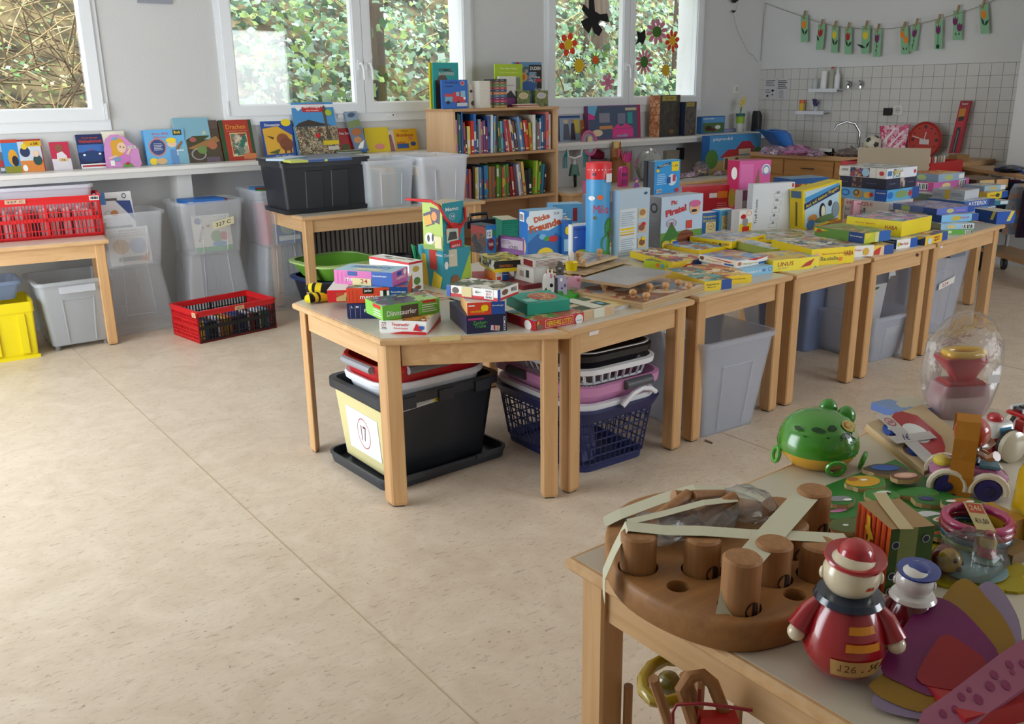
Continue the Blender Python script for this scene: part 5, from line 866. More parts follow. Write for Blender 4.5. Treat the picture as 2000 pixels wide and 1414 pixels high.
for x, y in ((1236, 580), (1268, 568), (1262, 586), (1300, 566), (1325, 560), (1180, 566), (1345, 566)):
    q = at(x, y, TT+.031); o = G().lathe([(.009, 0), (.0085, .006), (.014, .012), (.0165, .02), (.013, .029), (.003, .033)], KN, None, 12).build('knob', k0, True); o.location = Mk.inverted() @ q
o = gbox('wooden_puzzle', 'plain backed wooden puzzle board in film lying on the knob puzzle', (1228, 563), (1316, 536), (1128, 551), z=TT+.063, h=.012, F='#b89a74', L='#a98a66', T=A_mix(41, '#a3a09c', '#aaa7a3', '#9c9894', sc=6), lid=False, cat='puzzle')
b1_ = gbox('wooden_puzzle', 'wooden puzzle board with a green printed edge behind the plain backed one', (1143, 547), (1236, 522), (1122, 535), z=TT+.055, h=.01, d=.26, F='#cdb48c', T=A_mix(42, '#6a8a5a', '#b8a078', '#8a6a4a'), lid=False, cat='puzzle')
b1_ = gbox('wooden_puzzle', 'thin brown wooden puzzle board second from the top of its pile', (1143, 538), (1229, 512), (1122, 530), z=TT+.07, h=.01, d=.26, F='#bfa47c', T=A_mix(43, '#a08a6a', '#8a7050', '#b8a484'), lid=False, cat='puzzle')
k1_ = gbox('knob_puzzle', 'wooden board with three turned pegs on top of the puzzle pile', (1144, 522), (1206, 504), (1122, 515), z=TT+.088, h=.012, d=.2, F='#d8bc90', T=A_mix(44, '#b8a488', '#8a7a6a', '#c8b498'), lid=False, cat='puzzle')
Mk = k1_.matrix_world.copy()
for x, y, s in ((1130, 508, 1.1), (1140, 519, .8), (1171, 501, 1)):
    q = at(x, y, TT+.1005); o = G().lathe([(.008*s, 0), (.008*s, .014*s), (.013*s, .018*s), (.014*s, .03*s), (.008*s, .036*s)], KN, None, 12).build('knob', k1_, True); o.location = Mk.inverted() @ q
d0 = gbox('domino_set', 'taped block of wooden picture dominoes beside the red lotto box', (1139, 626), (1181, 609), (1110, 603), h=.036, F='#d9bd98', L='#cdb08a', T='#dccbaa', lid=False, cat='dominoes', pr={'F': [r(0, .24, 1, .26, '#8a6a44'), r(0, .49, 1, .51, '#8a6a44'), r(0, .74, 1, .76, '#8a6a44'), r(.32, -.02, .66, 1.02, P('#dcdccc', .6))], 'T': [r(.02, .05, .3, .4, '#1f4a30'), r(.7, .1, .98, .5, '#2a5a4a'), e(.84, .3, .08, .1, '#7ab0c0'), r(.05, .62, .4, .95, '#24503a'), r(.55, .68, .95, .97, '#2a5a3c'), e(.5, .5, .12, .12, '#c89a7a'), r(.32, 0, .66, 1, P('#dcdccc', .6))]})
gbox('card_pack', 'flat bag of beige picture cards beside the wooden dominoes', (1184, 609), (1236, 592), (1152, 585), h=.014, F='#d8d4d0', L='#cfc8bc', T=A_mix(45, '#d9bd6a', '#e0cc8a', '#c89a5a', '#d8b474', sc=10), lid=False, cat='cards')
g = G(); q = [at(1185, 610, TT+.002), at(1210, 602, TT+.004), at(1238, 592, TT+.003), at(1240, 589, TT+.012), at(1212, 598, TT+.016), at(1186, 606, TT+.014)]; g.loft([q, [v+Vector((0, 0, .002)) for v in q]], film(.3)); tag(g.build('film_edge'), 'crumpled clear film edge of the flat card bag', 'film')
# flat animal figures
def cutout(name, label, x0, x1, yb, yt, poly, c, th=.016, z=TT+.0012, marks=(), cat='animal figure'):
    a, b = at(x0, yb, z), at(x1, yb, z); u = b-a; w = u.length; an = math.atan2(u.y, u.x); h = height_at(a, yt)
    o = G().loft([[(px_*w, 0, pz_*h) for px_, pz_ in poly], [(px_*w, th, pz_*h) for px_, pz_ in poly]], P(c, .5)).build(name); o.location = a; o.rotation_euler = (0, 0, an); tag(o, label, cat)
    if marks: printed(list(marks), (0, 0, 0), (w, 0, 0), (0, 0, h), (0, -1, 0), 'painted_marks', o)
    return o
base_z = TT+.03
o = gbox('green_block', 'bright green base block under the wooden animal figures', (1107, 588), (1136, 580), (1068, 577), h=.022, F='#3fae3a', L='#3fa838', T='#3fae3a', lid=False, cat='toy block')
bz = o['top_z']+.0012
cutout('pig_figure', 'pink flat wooden pig among the animal figures', 1107, 1136, 567, 538, [(.05, 0), (.2, 0), (.22, .2), (.7, .18), (.72, 0), (.88, 0), (.9, .3), (1, .6), (.95, .9), (.85, 1), (.78, .9), (.6, .95), (.5, .88), (.12, .95), (0, .6)], '#e6a8c0', z=bz, marks=[e(.75, .68, .1, .1, '#d87a9a'), e(.72, .69, .02, .03, '#a83a5a'), e(.78, .69, .02, .03, '#a83a5a'), e(.66, .82, .02, .02, K_), e(.84, .82, .02, .02, K_)])
cutout('elephant_figure', 'lilac and dark spotted flat figure between the cow and the pig', 1083, 1107, 576, 539, [(.0, 0), (.25, 0), (.3, .2), (.7, .2), (.75, 0), (1, 0), (1, .7), (.9, 1), (.1, 1), (0, .7)], '#a9a2c0', marks=[r(0, 0, .26, .9, '#3c3a42'), e(.55, .8, .1, .1, W_), e(.85, .5, .08, .1, '#5a5668'), e(.6, .35, .06, .06, K_)], z=bz)
cutout('cow_figure', 'white flat cow with black patches at the front of the animal figures', 1059, 1083, 573, 524, [(.05, 0), (.25, 0), (.3, .15), (.7, .15), (.75, 0), (.95, 0), (1, .5), (.9, .75), (.8, 1), (.7, .8), (.55, .8), (.5, 1), (.35, .8), (.1, .7), (0, .4)], '#eceae6', marks=[e(.75, .32, .14, .08, K_), p(K_, (.05, .05), (.4, .02), (.35, .25)), e(.72, .7, .1, .1, '#e08a9a'), e(.35, .85, .04, .08, '#d05a6a')], z=bz)
cutout('sheep_figure', 'dark grey flat sheep standing at the back of the animal figures', 1084, 1103, 560, 512, [(.2, 0), (.8, 0), (.95, .4), (.85, .6), (1, .8), (.8, .85), (.7, 1), (.3, 1), (.2, .85), (0, .8), (.15, .6), (.05, .4)], '#55504c', marks=[e(.42, .75, .04, .03, W_), e(.58, .75, .04, .03, W_), e(.5, .62, .1, .05, '#2a2624')], z=bz)
c = at(1116, 552, bz)
bk_ = thing('bucket_toy', 'yellow half cup toy among the animal figures', 'toy', tuple(c)); hh = height_at(c, 512)
G().lathe([(.018, hh*.3), (.028, hh*.95), (.031, hh), (.025, hh), (.016, hh*.36)], P(Y_, .4), None, 16).build('cup', bk_, True); G().tube([(0, 0, 0), (0, 0, hh*.35)], .012, P(Y_, .4)).build('stem', bk_, True)
for x, y0_, y1_, lab, cc in ((1116, 514, 489, 'white rounded peg figure in the yellow cup', '#d9d5cc'), (1071, 527, 503, 'small white peg figure behind the cow', '#d8d4cc'), (1093, 515, 497, 'grey white peg figure behind the dark sheep', '#cfc9c0')):
    zc = bz+ (hh*.75 if x == 1116 else .045); c = at(x, y0_, zc); h_ = height_at(c, y1_)
    o = G().lathe([(.011, -zc+bz if x != 1116 else -.02), (.012, h_*.6), (.010, h_*.85), (.002, h_)], P(cc, .5), None, 12).build('peg_figure', None, True); o.location = c; tag(o, lab, 'peg')

# ------------------------------------------------------------------ toys on the near table
NW = wood('#8f6238', '#a5743f', 0, 1.2, .5); NWZ = wood('#93653c', '#a97a4c', 2, 1.6, .5)
def plane_pt(x, y, p0, n): d = ray(x, y); return C_O+d*((Vector(p0)-C_O).dot(n)/d.dot(n))
def ribbon(pts, wdt, m, name, parent=None, th=.0007):
    """strip of tape: pts are (position, width direction)"""
    a = [p_+d_*wdt/2 for p_, d_ in pts]; b = [p_-d_*wdt/2 for p_, d_ in pts]; N = len(pts); up = []
    for i in range(N):
        tg = pts[min(i+1, N-1)][0]-pts[max(i-1, 0)][0]; nn = tg.cross(pts[i][1]).normalized()
        if nn.dot(C_O-pts[i][0]) < 0: nn = -nn
        up.append(nn*th)
    vs = a+b+[p_+q for p_, q in zip(a, up)]+[p_+q for p_, q in zip(b, up)]; fs = []
    for i in range(N-1): fs += [(i, i+1, N+i+1, N+i), (2*N+i, 3*N+i, 3*N+i+1, 2*N+i+1), (i, 2*N+i, 2*N+i+1, i+1), (N+i, N+i+1, 3*N+i+1, 3*N+i)]
    g = G(); g.add(vs, fs, m); o = g.build(name)
    if parent is not None: o.parent = parent; o.matrix_parent_inverse = parent.matrix_basis.inverted()
    return o
# hammer bench block with pegs, rounded, holes cut through
HB = .052; zt = TT+.0015+HB
outl = [(.955, .985), (1.0, 1.07), (1.08, 1.15), (1.17, 1.19), (1.27, 1.175), (1.345, 1.13), (1.39, 1.05), (1.40, .96), (1.385, .875), (1.33, .80), (1.25, .75), (1.16, .728), (1.07, .735), (1.0, .765), (.965, .82), (.948, .90)]
def smooth_loop(pl, k=4):
    o = []; n = len(pl)
    for i in range(n):
        p0, p1, p2, p3 = [Vector((*pl[(i+j-1) % n], 0)) for j in range(4)]
        for s in range(k): t_ = s/k; q = .5*((2*p1)+(p2-p0)*t_+(2*p0-5*p1+4*p2-p3)*t_**2+(3*p1-p0-3*p2+p3)*t_**3); o.append((q.x, q.y))
    return o
ol = smooth_loop(outl)[::-1]; cx_ = sum(q[0] for q in ol)/len(ol); cy_ = sum(q[1] for q in ol)/len(ol)
sc_ = lambda f: [((x-cx_)*f, (y-cy_)*f) for x, y in ol]
hbx = thing('hammer_bench', 'rounded wooden hammer peg toy bound with masking tape on the near table', 'toy', (cx_, cy_, TT+.0015))
blk = G().loft([(0, sc_(.98)), (.006, sc_(1.0)), (HB-.008, sc_(1.0)), (HB-.002, sc_(.985)), (HB, sc_(.965))], NW).build('block', hbx, True)
pegs = [(1246, 1106, 1040), (1370, 1112, 1046), (1444, 1182, 1086), (1507, 1128, 1058), (1540, 1076, 1020), (1596, 1122, 1060), (1584, 1030, 955), (1520, 1010, 985)]
holes = [(1324, 1145), (1552, 1161)]
cut = G()
L0 = Vector((cx_, cy_, TT+.0015)); PR = .031
for x, y, yt in pegs: q = at(x, y, zt)-L0; cut.lathe([(PR+.004, HB-.04), (PR+.004, HB+.02)], NW, Matrix.Translation((q.x, q.y, 0)), 20)
for x, y in holes: q = at(x, y, zt)-L0; cut.lathe([(.019, HB-.046), (.019, HB+.02)], NW, Matrix.Translation((q.x, q.y, 0)), 20)
co = cut.build('cutter', hbx); md = blk.modifiers.new('b', 'BOOLEAN'); md.object = co; md.operation = 'DIFFERENCE'; md.solver = 'EXACT'; md.use_self = True
bpy.context.view_layer.update(); dg = bpy.context.evaluated_depsgraph_get(); nm_ = bpy.data.meshes.new_from_object(blk.evaluated_get(dg)); blk.modifiers.clear(); blk.data = nm_; bpy.data.objects.remove(co)
DKH = P('#2a190e', .8)
for i, (x, y, yt) in enumerate(pegs):
    q = at(x, y, zt); h_ = max(.03, height_at(q, yt));
    o = G().lathe([(PR, -.03), (PR, h_-.004), (PR-.004, h_), (PR-.006, h_), ], NWZ, None, 24).build('peg', hbx, True); o.location = q-L0
    if i in (1, 2, 3, 4, 6):
        aa = math.degrees(math.atan2(q.x, -q.y)) 
        on_cyl(o, PR, [('e', -33+22, .006, 24, .016, '#24150c')], 'drilled_hole')  # dark ellipse painted on the peg side for the shaded inside of a hole
tp = lambda x, y, z: at(x, y, z)
zp = zt+.068
V_ = lambda x, y: Vector((x, y, 0)).normalized()
fwd = Vector((C_F.x, C_F.y, 0)).normalized(); rgt = Vector((C_R.x, C_R.y, 0)).normalized()
MT = P('#c9c7ae', .7)
ribbon([(tp(1180, 1170, TT+.004), fwd), (tp(1180, 1122, zt), fwd), (tp(1200, 1075, zt+.03), fwd), (tp(1224, 1028, zp), fwd), (tp(1300, 1036, zp-.003), fwd), (tp(1370, 1037, zp), fwd), (tp(1470, 1044, zp-.006), fwd), (tp(1540, 1046, zp-.006), fwd), (tp(1655, 1052, zp-.012), fwd)], .036, MT, 'masking_tape', hbx)
ribbon([(tp(1420, 1262, TT+.004), rgt), (tp(1426, 1205, zt-.004), rgt), (tp(1437, 1150, zt+.03), rgt), (tp(1452, 1104, zp-.012), (rgt*.9+fwd*-.3).normalized()), (tp(1500, 1050, zp-.004), (rgt*.8-fwd*.5).normalized()), (tp(1545, 1000, zp), (rgt*.8-fwd*.5).normalized()), (tp(1583, 958, zp+.004), (rgt*.85-fwd*.5).normalized())], .047, MT, 'masking_tape', hbx)
ribbon([(tp(1180, 1020, zt), fwd), (tp(1212, 1004, zt+.012), fwd), (tp(1290, 975, zt+.03), fwd), (tp(1358, 955, zt+.045), fwd), (tp(1430, 962, zt+.036), fwd), (tp(1490, 972, zt+.016), fwd), (tp(1530, 983, zt+.004), fwd)], .042, MT, 'masking_tape', hbx)
tq = ribbon([(tp(1225, 1020, zt+.045), fwd), (tp(1290, 1005, zt+.05), fwd), (tp(1375, 982, zt+.058), fwd), (tp(1440, 975, zt+.05), fwd)], .022, MT, 'masking_tape', hbx)
# bag of wooden rattles and rings on the bench
bag = thing('film_bag', 'clear bag of small wooden toys taped on the hammer bench', 'bag', tuple(tp(1352, 1030, zt)))
rb_ = random.Random(8)
def lump(g, c, rx, ry, rz_, m, seed, n=12, amp=.25):
    r_ = random.Random(seed); rings = []
    for i in range(n+1):
        th = math.pi*i/n; ring = []
        for k in range(n*2):
            f = 1+amp*(r_.random()-.5); ring.append(c+Vector((rx*math.sin(th)*math.cos(math.pi*k/n)*f, ry*math.sin(th)*math.sin(math.pi*k/n)*f, -rz_*math.cos(th)*f)))
        rings.append(ring)
    g.loft(rings, m)
g = G(); lump(g, Vector((.0, -.01, .024)), .10, .06, .026, film(.1), 1); lump(g, Vector((.11, -.04, .03)), .045, .055, .032, film(.14), 2); lump(g, Vector((-.09, .01, .022)), .05, .05, .024, film(.14), 3); g.v = [Vector((q.x, q.y, max(q.z, .001))) for q in g.v]; g.build('film', bag, True)
for (x, y, z_, rr__) in ((-.05, -.07, .018, .024), (.03, .01, .03, .022)):
    G().tube([(x+rr__*math.cos(a_), y+rr__*math.sin(a_)*.5, z_+rr__*math.sin(a_)*.6) for a_ in [math.pi*2*i/14 for i in range(14)]], .006, P('#b89468', .5), 8, closed=True).build('wooden_ring', bag, True)
for (a_, b_) in (((-.08, .02, .03), (.02, .03, .05)), ((.02, .02, .05), (.1, .0, .035)), ((.0, -.02, .03), (.08, -.03, .05)), ((.06, .03, .03), (.0, .05, .045))):
    G().tube([a_, b_], .012, NWZ, 10).build('wooden_stick', bag, True)
# roly-poly figures seen from behind
GL = lambda c: P(c, .18, .6, 0, .6)
def rolypoly(name, label, base, ytop, face_rz, cb, chead, chat, kind):
    B_0 = at(*base, TT); H = height_at(B_0, ytop); s = H/.262
    o = thing(name, label, 'toy figure', tuple(B_0), face_rz)
    body = [(.006, .001), (.03, .006), (.056, .022), (.071, .048), (.075, .07), (.069, .10), (.058, .128), (.046, .15), (.040, .158)]
    G().lathe([(a*s, b*s) for a, b in body], GL(cb), None, 32).build('body', o, True)
    G().lathe([(.034*s, .152*s), (.054*s, .150*s), (.062*s, .158*s), (.056*s, .168*s), (.036*s, .174*s)], GL('#10233a' if kind else '#d8d6d2'), None, 28).build('collar', o, True)
    hd = G().ball((0, 0, .205*s), (.050*s, .050*s, .046*s), GL(chead), 28).build('head', o, True)
    for sx in (-1, 1): G().ball((sx*.049*s, -.004, .204*s), (.006*s, .008*s, .012*s), GL(chead), 12).build('ear', hd, True)
    T_ = Matrix.Translation((0.004, .004, .232*s)) @ Matrix.Rotation(R_(8), 4, 'X')
    if kind: G().lathe([(.05*s, -.004*s), (.054*s, .004*s), (.052*s, .008*s), (.034*s, .004*s), (.031*s, .012*s), (.027*s, .024*s), (.016*s, .034*s), (.002, .037*s)], GL(chat), T_, 28).build('hat', o, True)
    else: G().lathe([(.034*s, -.006*s), (.055*s, .002*s), (.056*s, .007*s), (.03*s, .010*s), (.026*s, .018*s), (.012*s, .024*s), (.001, .025*s)], GL(chat), T_, 28).build('hat', o, True)
    for sx in (-1, 1):
        am = G().tube([(sx*.044*s, 0, .148*s), (sx*.064*s, -.004, .125*s), (sx*.082*s, -.012, .092*s)], [.012*s, .018*s, .022*s], GL(cb), 14).build('arm', o, True)
        G().ball((sx*.085*s, -.014, .083*s), .017*s, GL(chead), 14).build('hand', am, True)
    return o, s
rp, s_ = rolypoly('roly_poly_figure', 'red roly-poly toy figure with cream head and red hat on the near table', (1642, 1312), 1063, R_(-52), '#a01622', '#e2d6b8', '#b01424', 1)
on_cyl(rp, .071*s_, [('r', -1, .118*s_, 44, .131*s_, '#d98a1c'), ('r', -4, .089*s_, 46, .104*s_, '#d98a1c')], 'jacket_stripes')
pr_ = [o for o in bpy.data.objects if o.name.startswith('jacket_stripes')][-1]
for v_ in pr_.data.vertices:       # the stripes follow the swell of the body
    zz_ = v_.co.z/s_; rad = .073+(.070-.073)*max(0, min(1, (zz_-.085)/.02)) if zz_ < .105 else .0685-(zz_-.105)*.46
    k_ = (rad+.0016)*s_/math.hypot(v_.co.x, v_.co.y); v_.co.x *= k_; v_.co.y *= k_
on_cyl(rp, .0745*s_, [('r', -22, .036*s_, 52, .072*s_, '#c39a5c'), ('t', '126', 2, .055*s_, 22, .017*s_, '#6a2418'), ('t', '5€', 40, .058*s_, 15, .015*s_, '#20180f')], 'masking_tape_note')
pr_ = [o for o in bpy.data.objects if o.name.startswith('masking_tape_note')][-1]
for v_ in pr_.data.vertices:
    zz_ = v_.co.z/s_; rad = .0655+(zz_-.036)*.26; rad = min(rad, .0752); k_ = (rad*s_+.0016)/math.hypot(v_.co.x, v_.co.y)*1; lay = math.hypot(v_.co.x, v_.co.y)-.0745*s_; v_.co.x *= k_+lay*6; v_.co.y *= k_+lay*6
on_cyl(rp, .0485*s_, [('r', 26, .195*s_, 46, .207*s_, '#c8341c'), ('t', 'tolo', 36, .201*s_, 14, .006*s_, '#5a1408')], 'maker_mark')
rp2, s2_ = rolypoly('roly_poly_figure', 'white headed roly-poly toy figure with a blue hat behind the red one', (1770, 1262), 1098, R_(-60), '#6a1420', '#dcdad6', '#173a8e', 0)
# green frog lamp with a yellow base
c = at(1604, 918, TT); fr_ = thing('frog_toy', 'green domed frog toy with yellow base on the near table', 'toy', (c.x+.03, c.y+.035, TT), R_(-36)); RF = .088
G().lathe([(.055, 0), (.062, .004), (.074, .014), (RF, .036), (RF+.001, .042)], GL('#d8a52c'), None, 36).build('base', fr_, True)
dome = G().lathe([(RF+.002, .040), (RF+.004, .052), (RF, .072), (.078, .096), (.06, .114), (.036, .124), (.012, .128), (.001, .1285)], GL('#3c8a22'), None, 40).build('dome', fr_, True)
for x, y, z_ in ((.036, .05, .112), (.07, .026, .102)): G().ball((x, y, z_), (.022, .018, .026), GL('#2f8420'), 18).build('eye', fr_, True)
for x, y, a_ in ((-.095, .0, 90), (.012, -.09, 0), (.09, -.045, 60)):
    Rm = Matrix.Translation((x, y, .022)) @ Matrix.Rotation(R_(a_), 4, 'Z')
    G().tube([Rm @ Vector((.019*math.cos(t_), -.004*math.sin(t_), .016*math.sin(t_))) for t_ in [2*math.pi*i/14 for i in range(14)]], .0055, GL('#3f9a2a'), 8, closed=True).build('foot_ring', fr_, True)
def on_dome(parent, spots, name):
    prof = [(RF+.004, .052), (RF, .072), (.078, .096), (.06, .114), (.036, .124), (.012, .128)]
    def q(a, zz, off):
        for (r0, z0), (r1, z1) in zip(prof, prof[1:]):
            if z0 <= zz <= z1: rr0 = r0+(r1-r0)*(zz-z0)/(z1-z0); break
        else: rr0 = .03
        nr = (rr0+off)
        return (nr*math.sin(R_(a)), -nr*math.cos(R_(a)), zz+off*.6)
    g = G()
    for k, (a0, z0, ra, rz, cc, seed) in enumerate(spots):
        bl = blob(10, seed); g.add([q(a0+ra*bl[i]*math.cos(2*math.pi*i/10), z0+rz*bl[i]*math.sin(2*math.pi*i/10), .0022+.0004*k) for i in range(10)], [tuple(range(10))], P(cc, .3))
    return g.build(name, parent)
on_dome(fr_, [(-22, .104, 14, .006, '#12421a', 1), (4, .108, 13, .006, '#12421a', 2), (26, .092, 11, .008, '#12421a', 3), (-40, .088, 3, .002, '#12421a', 4), (14, .085, 3, .002, '#12421a', 5), (-6, .09, 3, .002, '#12421a', 6), (38, .075, 3, .002, '#12421a', 7), (-55, .1, 9, .005, '#12421a', 8)], 'spots')
on_dome(fr_, [(46, .106, 26, .013, '#b0a24a', 21), (52, .088, 16, .012, '#a8b08a', 22), (44, .109, 14, .006, '#c86a3a', 23), (44, .109, 11, .004, '#b0a24a', 24)], 'price_tape')
# green animal puzzle with loose pieces
q0, q1, q2, q3 = (1.585, 1.045), (1.40, .80), (1.735, .745), (1.865, 1.03)
gp = thing('animal_puzzle', 'green wooden animal puzzle with loose thick pieces on the near table', 'puzzle', (1.64, .90, TT+.0012)); lc = lambda q: (q[0]-1.64, q[1]-.90)
tray = G().prism([lc(q) for q in (q1, q2, q3, q0)], 0, .008, P('#8a6a48', .6)).prism([lc((1.64+(q[0]-1.64)*.985, .9+(q[1]-.9)*.985)) for q in (q1, q2, q3, q0)], .008, .0115, P('#2c7a2c', .4)).build('tray', gp)
PW = P('#b89a6c', .55)
def piece(x, y, rx, ry, rot, c, seed, z=.012, marks=(), th=.009):
    q = at(x, y, TT+.012+z-.012); bl = blob(18, seed, .16); pts = [(rx*bl[i]*math.cos(2*math.pi*i/18), ry*bl[i]*math.sin(2*math.pi*i/18)) for i in range(18)]
    o = G().prism(pts, 0, th, PW).prism([(a*.97, b*.97) for a, b in pts], th, th+.0008, P(c, .4)).build('puzzle_piece', gp); o.location = (q.x-1.64, q.y-.9, z); o.rotation_euler = (rnd.uniform(-.05, .05), rnd.uniform(-.05, .05), R_(rot))
    if marks: printed(list(marks), (-rx, -ry, th+.001), (2*rx, 0, 0), (0, 2*ry, 0), (0, 0, 1), 'painted_animal', o)
piece(1730, 925, .055, .032, -30, '#4a3a24', 1, marks=[e(.5, .6, .3, .25, '#1f5ab0')])
piece(1768, 938, .036, .026, -30, '#6a4a30', 2, .022, [e(.5, .5, .7*.5, .3, '#d8a890'), e(.5, .5, .2, .18, '#e8c0a8')])
piece(1690, 950, .05, .036, -20, '#3f8a34', 3, marks=[e(.45, .55, .4, .35, '#d8a51c'), e(.3, .75, .14, .12, '#b06a2a'), e(.5, .6, .08, .06, W_)])
piece(1640, 985, .034, .026, -30, '#2f7a30', 4, .022, [e(.5, .55, .35, .25, '#8a8c92'), e(.7, .4, .14, .1, W_)])
piece(1720, 975, .04, .03, -30, '#3f8434', 5, marks=[e(.6, .6, .2, .14, '#d8e0d0'), e(.7, .5, .05, .08, K_)])
piece(1790, 970, .05, .026, -30, '#2f7a2c', 6)
piece(1830, 985, .055, .03, -35, '#2a6a2a', 7, marks=[e(.3, .55, .14, .16, '#2a3470')])
piece(1875, 990, .045, .026, -30, '#2f6a2c', 8, .022, [e(.55, .55, .28, .24, '#a86a38'), e(.3, .6, .12, .1, W_), e(.7, .45, .1, .08, W_)])
piece(1805, 1015, .05, .03, -32, '#2f6f2c', 9, marks=[e(.6, .5, .25, .25, '#d0d6de'), p(K_, (.1, .7), (.4, .9), (.3, .6))])
piece(1845, 1025, .042, .026, -30, '#3a6a30', 10, .022, [e(.5, .5, .3, .25, '#e0d8c0'), e(.5, .5, .22, .18, '#c86a5a')])
piece(1640, 1010, .05, .03, -20, '#2f7a2f', 11, marks=[e(.5, .6, .2, .1, '#c87aa8')])
piece(1660, 1035, .05, .03, -30, '#5a6a34', 12, marks=[e(.4, .5, .06, .06, W_), e(.7, .5, .05, .05, '#e0d8c0')])
piece(1850, 1050, .04, .022, -30, '#2a6a30', 13, .012, [e(.4, .5, .25, .2, '#b0563a')])
# car picture puzzle boards
cA, cB, cC, cD = [at(x, y, TT+.0012) for x, y in ((1690, 842), (1803, 938), (1900, 888), (1800, 804))]
cc = (cA+cB+cC+cD)/4; wp = thing('car_puzzle', 'two stacked wooden puzzles, the upper with a red car, taped, on the near table', 'puzzle', tuple(cc)); ll = lambda v: (v.x-cc.x, v.y-cc.y)
P4 = [ll(v) for v in (cB, cC, cD, cA)]
G().prism([(x*.98+.006, y*.98+.01) for x, y in P4], 0, .009, PW).build('lower_board', wp)
ub = G().prism(P4, .010, .021, P('#bfa883', .55)).build('upper_board', wp)
U_, Vv = Vector((*P4[1], 0))-Vector((*P4[0], 0)), Vector((*P4[3], 0))-Vector((*P4[0], 0))
printed([e(.2, .33, .16, .12, '#6a4a34'), e(.22, .32, .13, .1, '#153a9a'), e(.2, .72, .12, .1, '#6a4a34'), e(.24, .72, .11, .09, '#153a9a'), ], (*P4[0], .021), U_, Vv, (0, 0, 1), 'picture_recess', ub)
def raised(pts, z0, z1, c, name):
    q = [Vector((*P4[0], 0))+U_*a+Vv*b for a, b in pts]; G().prism([(v.x, v.y) for v in q], z0, z1, P(c, .35)).build(name, ub)
raised([(.28, .1), (.45, .05), (.6, .15), (.72, .3), (.75, .5), (.78, .75), (.66, .92), (.52, .95), (.42, .9), (.32, .92), (.26, .6)], .021, .027, '#a01a20', 'car_body')
raised([(.45+.17*math.cos(t_), .5+.2*math.sin(t_)) for t_ in [2*math.pi*i/18 for i in range(18)]], .027, .0285, '#d8dcdc', 'car_window')
for b_ in (.3, .73): raised([(.2+.12*math.cos(t_), b_+.1*math.sin(t_)) for t_ in [2*math.pi*i/18 for i in range(18)]], .021, .027, '#1a4aa8', 'car_wheel'); raised([(.22+.06*math.cos(t_), b_+.05*math.sin(t_)) for t_ in [2*math.pi*i/18 for i in range(18)]], .027, .029, '#c4d0d8', 'wheel_hub')
ft = clear('#c9c6c4', .72, .4); q_ = lambda a, b, zz=.031: Vector((*P4[0], zz))+U_*a+Vv*b
tpo = G().loft([[q_(.06, .02), q_(.25, -.04), q_(.38, .92), q_(.2, 1.0)], [q_(.06, .02, .0318), q_(.25, -.04, .0318), q_(.38, .92, .0318), q_(.2, 1.0, .0318)]], ft).build('clear_tape', wp)
printed([('ring', .5, .83, .34, .09, .14, RINK), tx('360', .5, .83, .42, .07, '#b02222', -10), tx('1€', .5, .5, .42, .12, '#1a1a70', -14)], q_(.06, .02, .032), q_(.25, -.04)-q_(.06, .02), q_(.2, 1.0)-q_(.06, .02), (0, 0, 1), 'lettering', tpo)
G().loft([[q_(0, .45, .032), q_(.0, .6, .032), q_(.62, .42, .032), q_(.6, .28, .032)], [q_(0, .45, .0326), q_(.0, .6, .0326), q_(.62, .42, .0326), q_(.6, .28, .0326)]], ft).build('clear_tape', wp)
gbox('blue_puzzle', 'blue wooden puzzle in film behind the red car puzzle', (1757, 822), (1835, 806), d=.10, h=.02, F='#4a6aa8', T=A_mix(46, '#4a6aa8', '#7a98c8', '#c8c0a8', sc=14), lid=False, cat='puzzle')
# striped giraffe block
gb_ = gbox('stacking_block', 'wooden block with an orange striped giraffe side and a green dotted side', (1726, 1160), (1796, 1142), (1677, 1098), 1034, F='#2c4a0c', L='#c8521c', T='#a08052', lid=False, cat='toy block', pr={'F': [r(.2, 0, .62, 1, clear('#9aa060', .6, .5))]+[q for x, y in ((.14, .75), (.82, .82), (.12, .28), (.78, .45), (.1, .05)) for q in (e(x, y, .09, .06, '#aab0b8'), e(x, y, .072, .048, '#0c1030'))]+[r(0, .49, 1, .5, '#1c300a')], 'L': [r(.04+.16*i, 0, .1+.16*i, 1, '#a8321a') for i in range(6)]+[p('#d8a82a', (.3, .2), (.46, .2), (.5, .5), (.44, .95), (.34, .95), (.4, .5)), p('#d8a82a', (.3, .75), (.5, .62), (.6, .66), (.42, .84)), e(.4, .62, .02, .05, '#2a1a10'), e(.42, .42, .02, .05, '#2a1a10'), r(0, .49, 1, .5, '#7a2a14'), r(.78, .22, .82, .4, '#5a1a10')]})
zg = gb_['top_z']; Mg = gb_.matrix_world
ribbon([(at(1718, 953+10, zg+.0015), rgt), (at(1732, 985, zg+.002), rgt), (at(1752, 1010, zg+.002), rgt), (at(1771, 1034, zg+.001), rgt)], .024, P('#c0b088', .7), 'masking_tape', gb_)
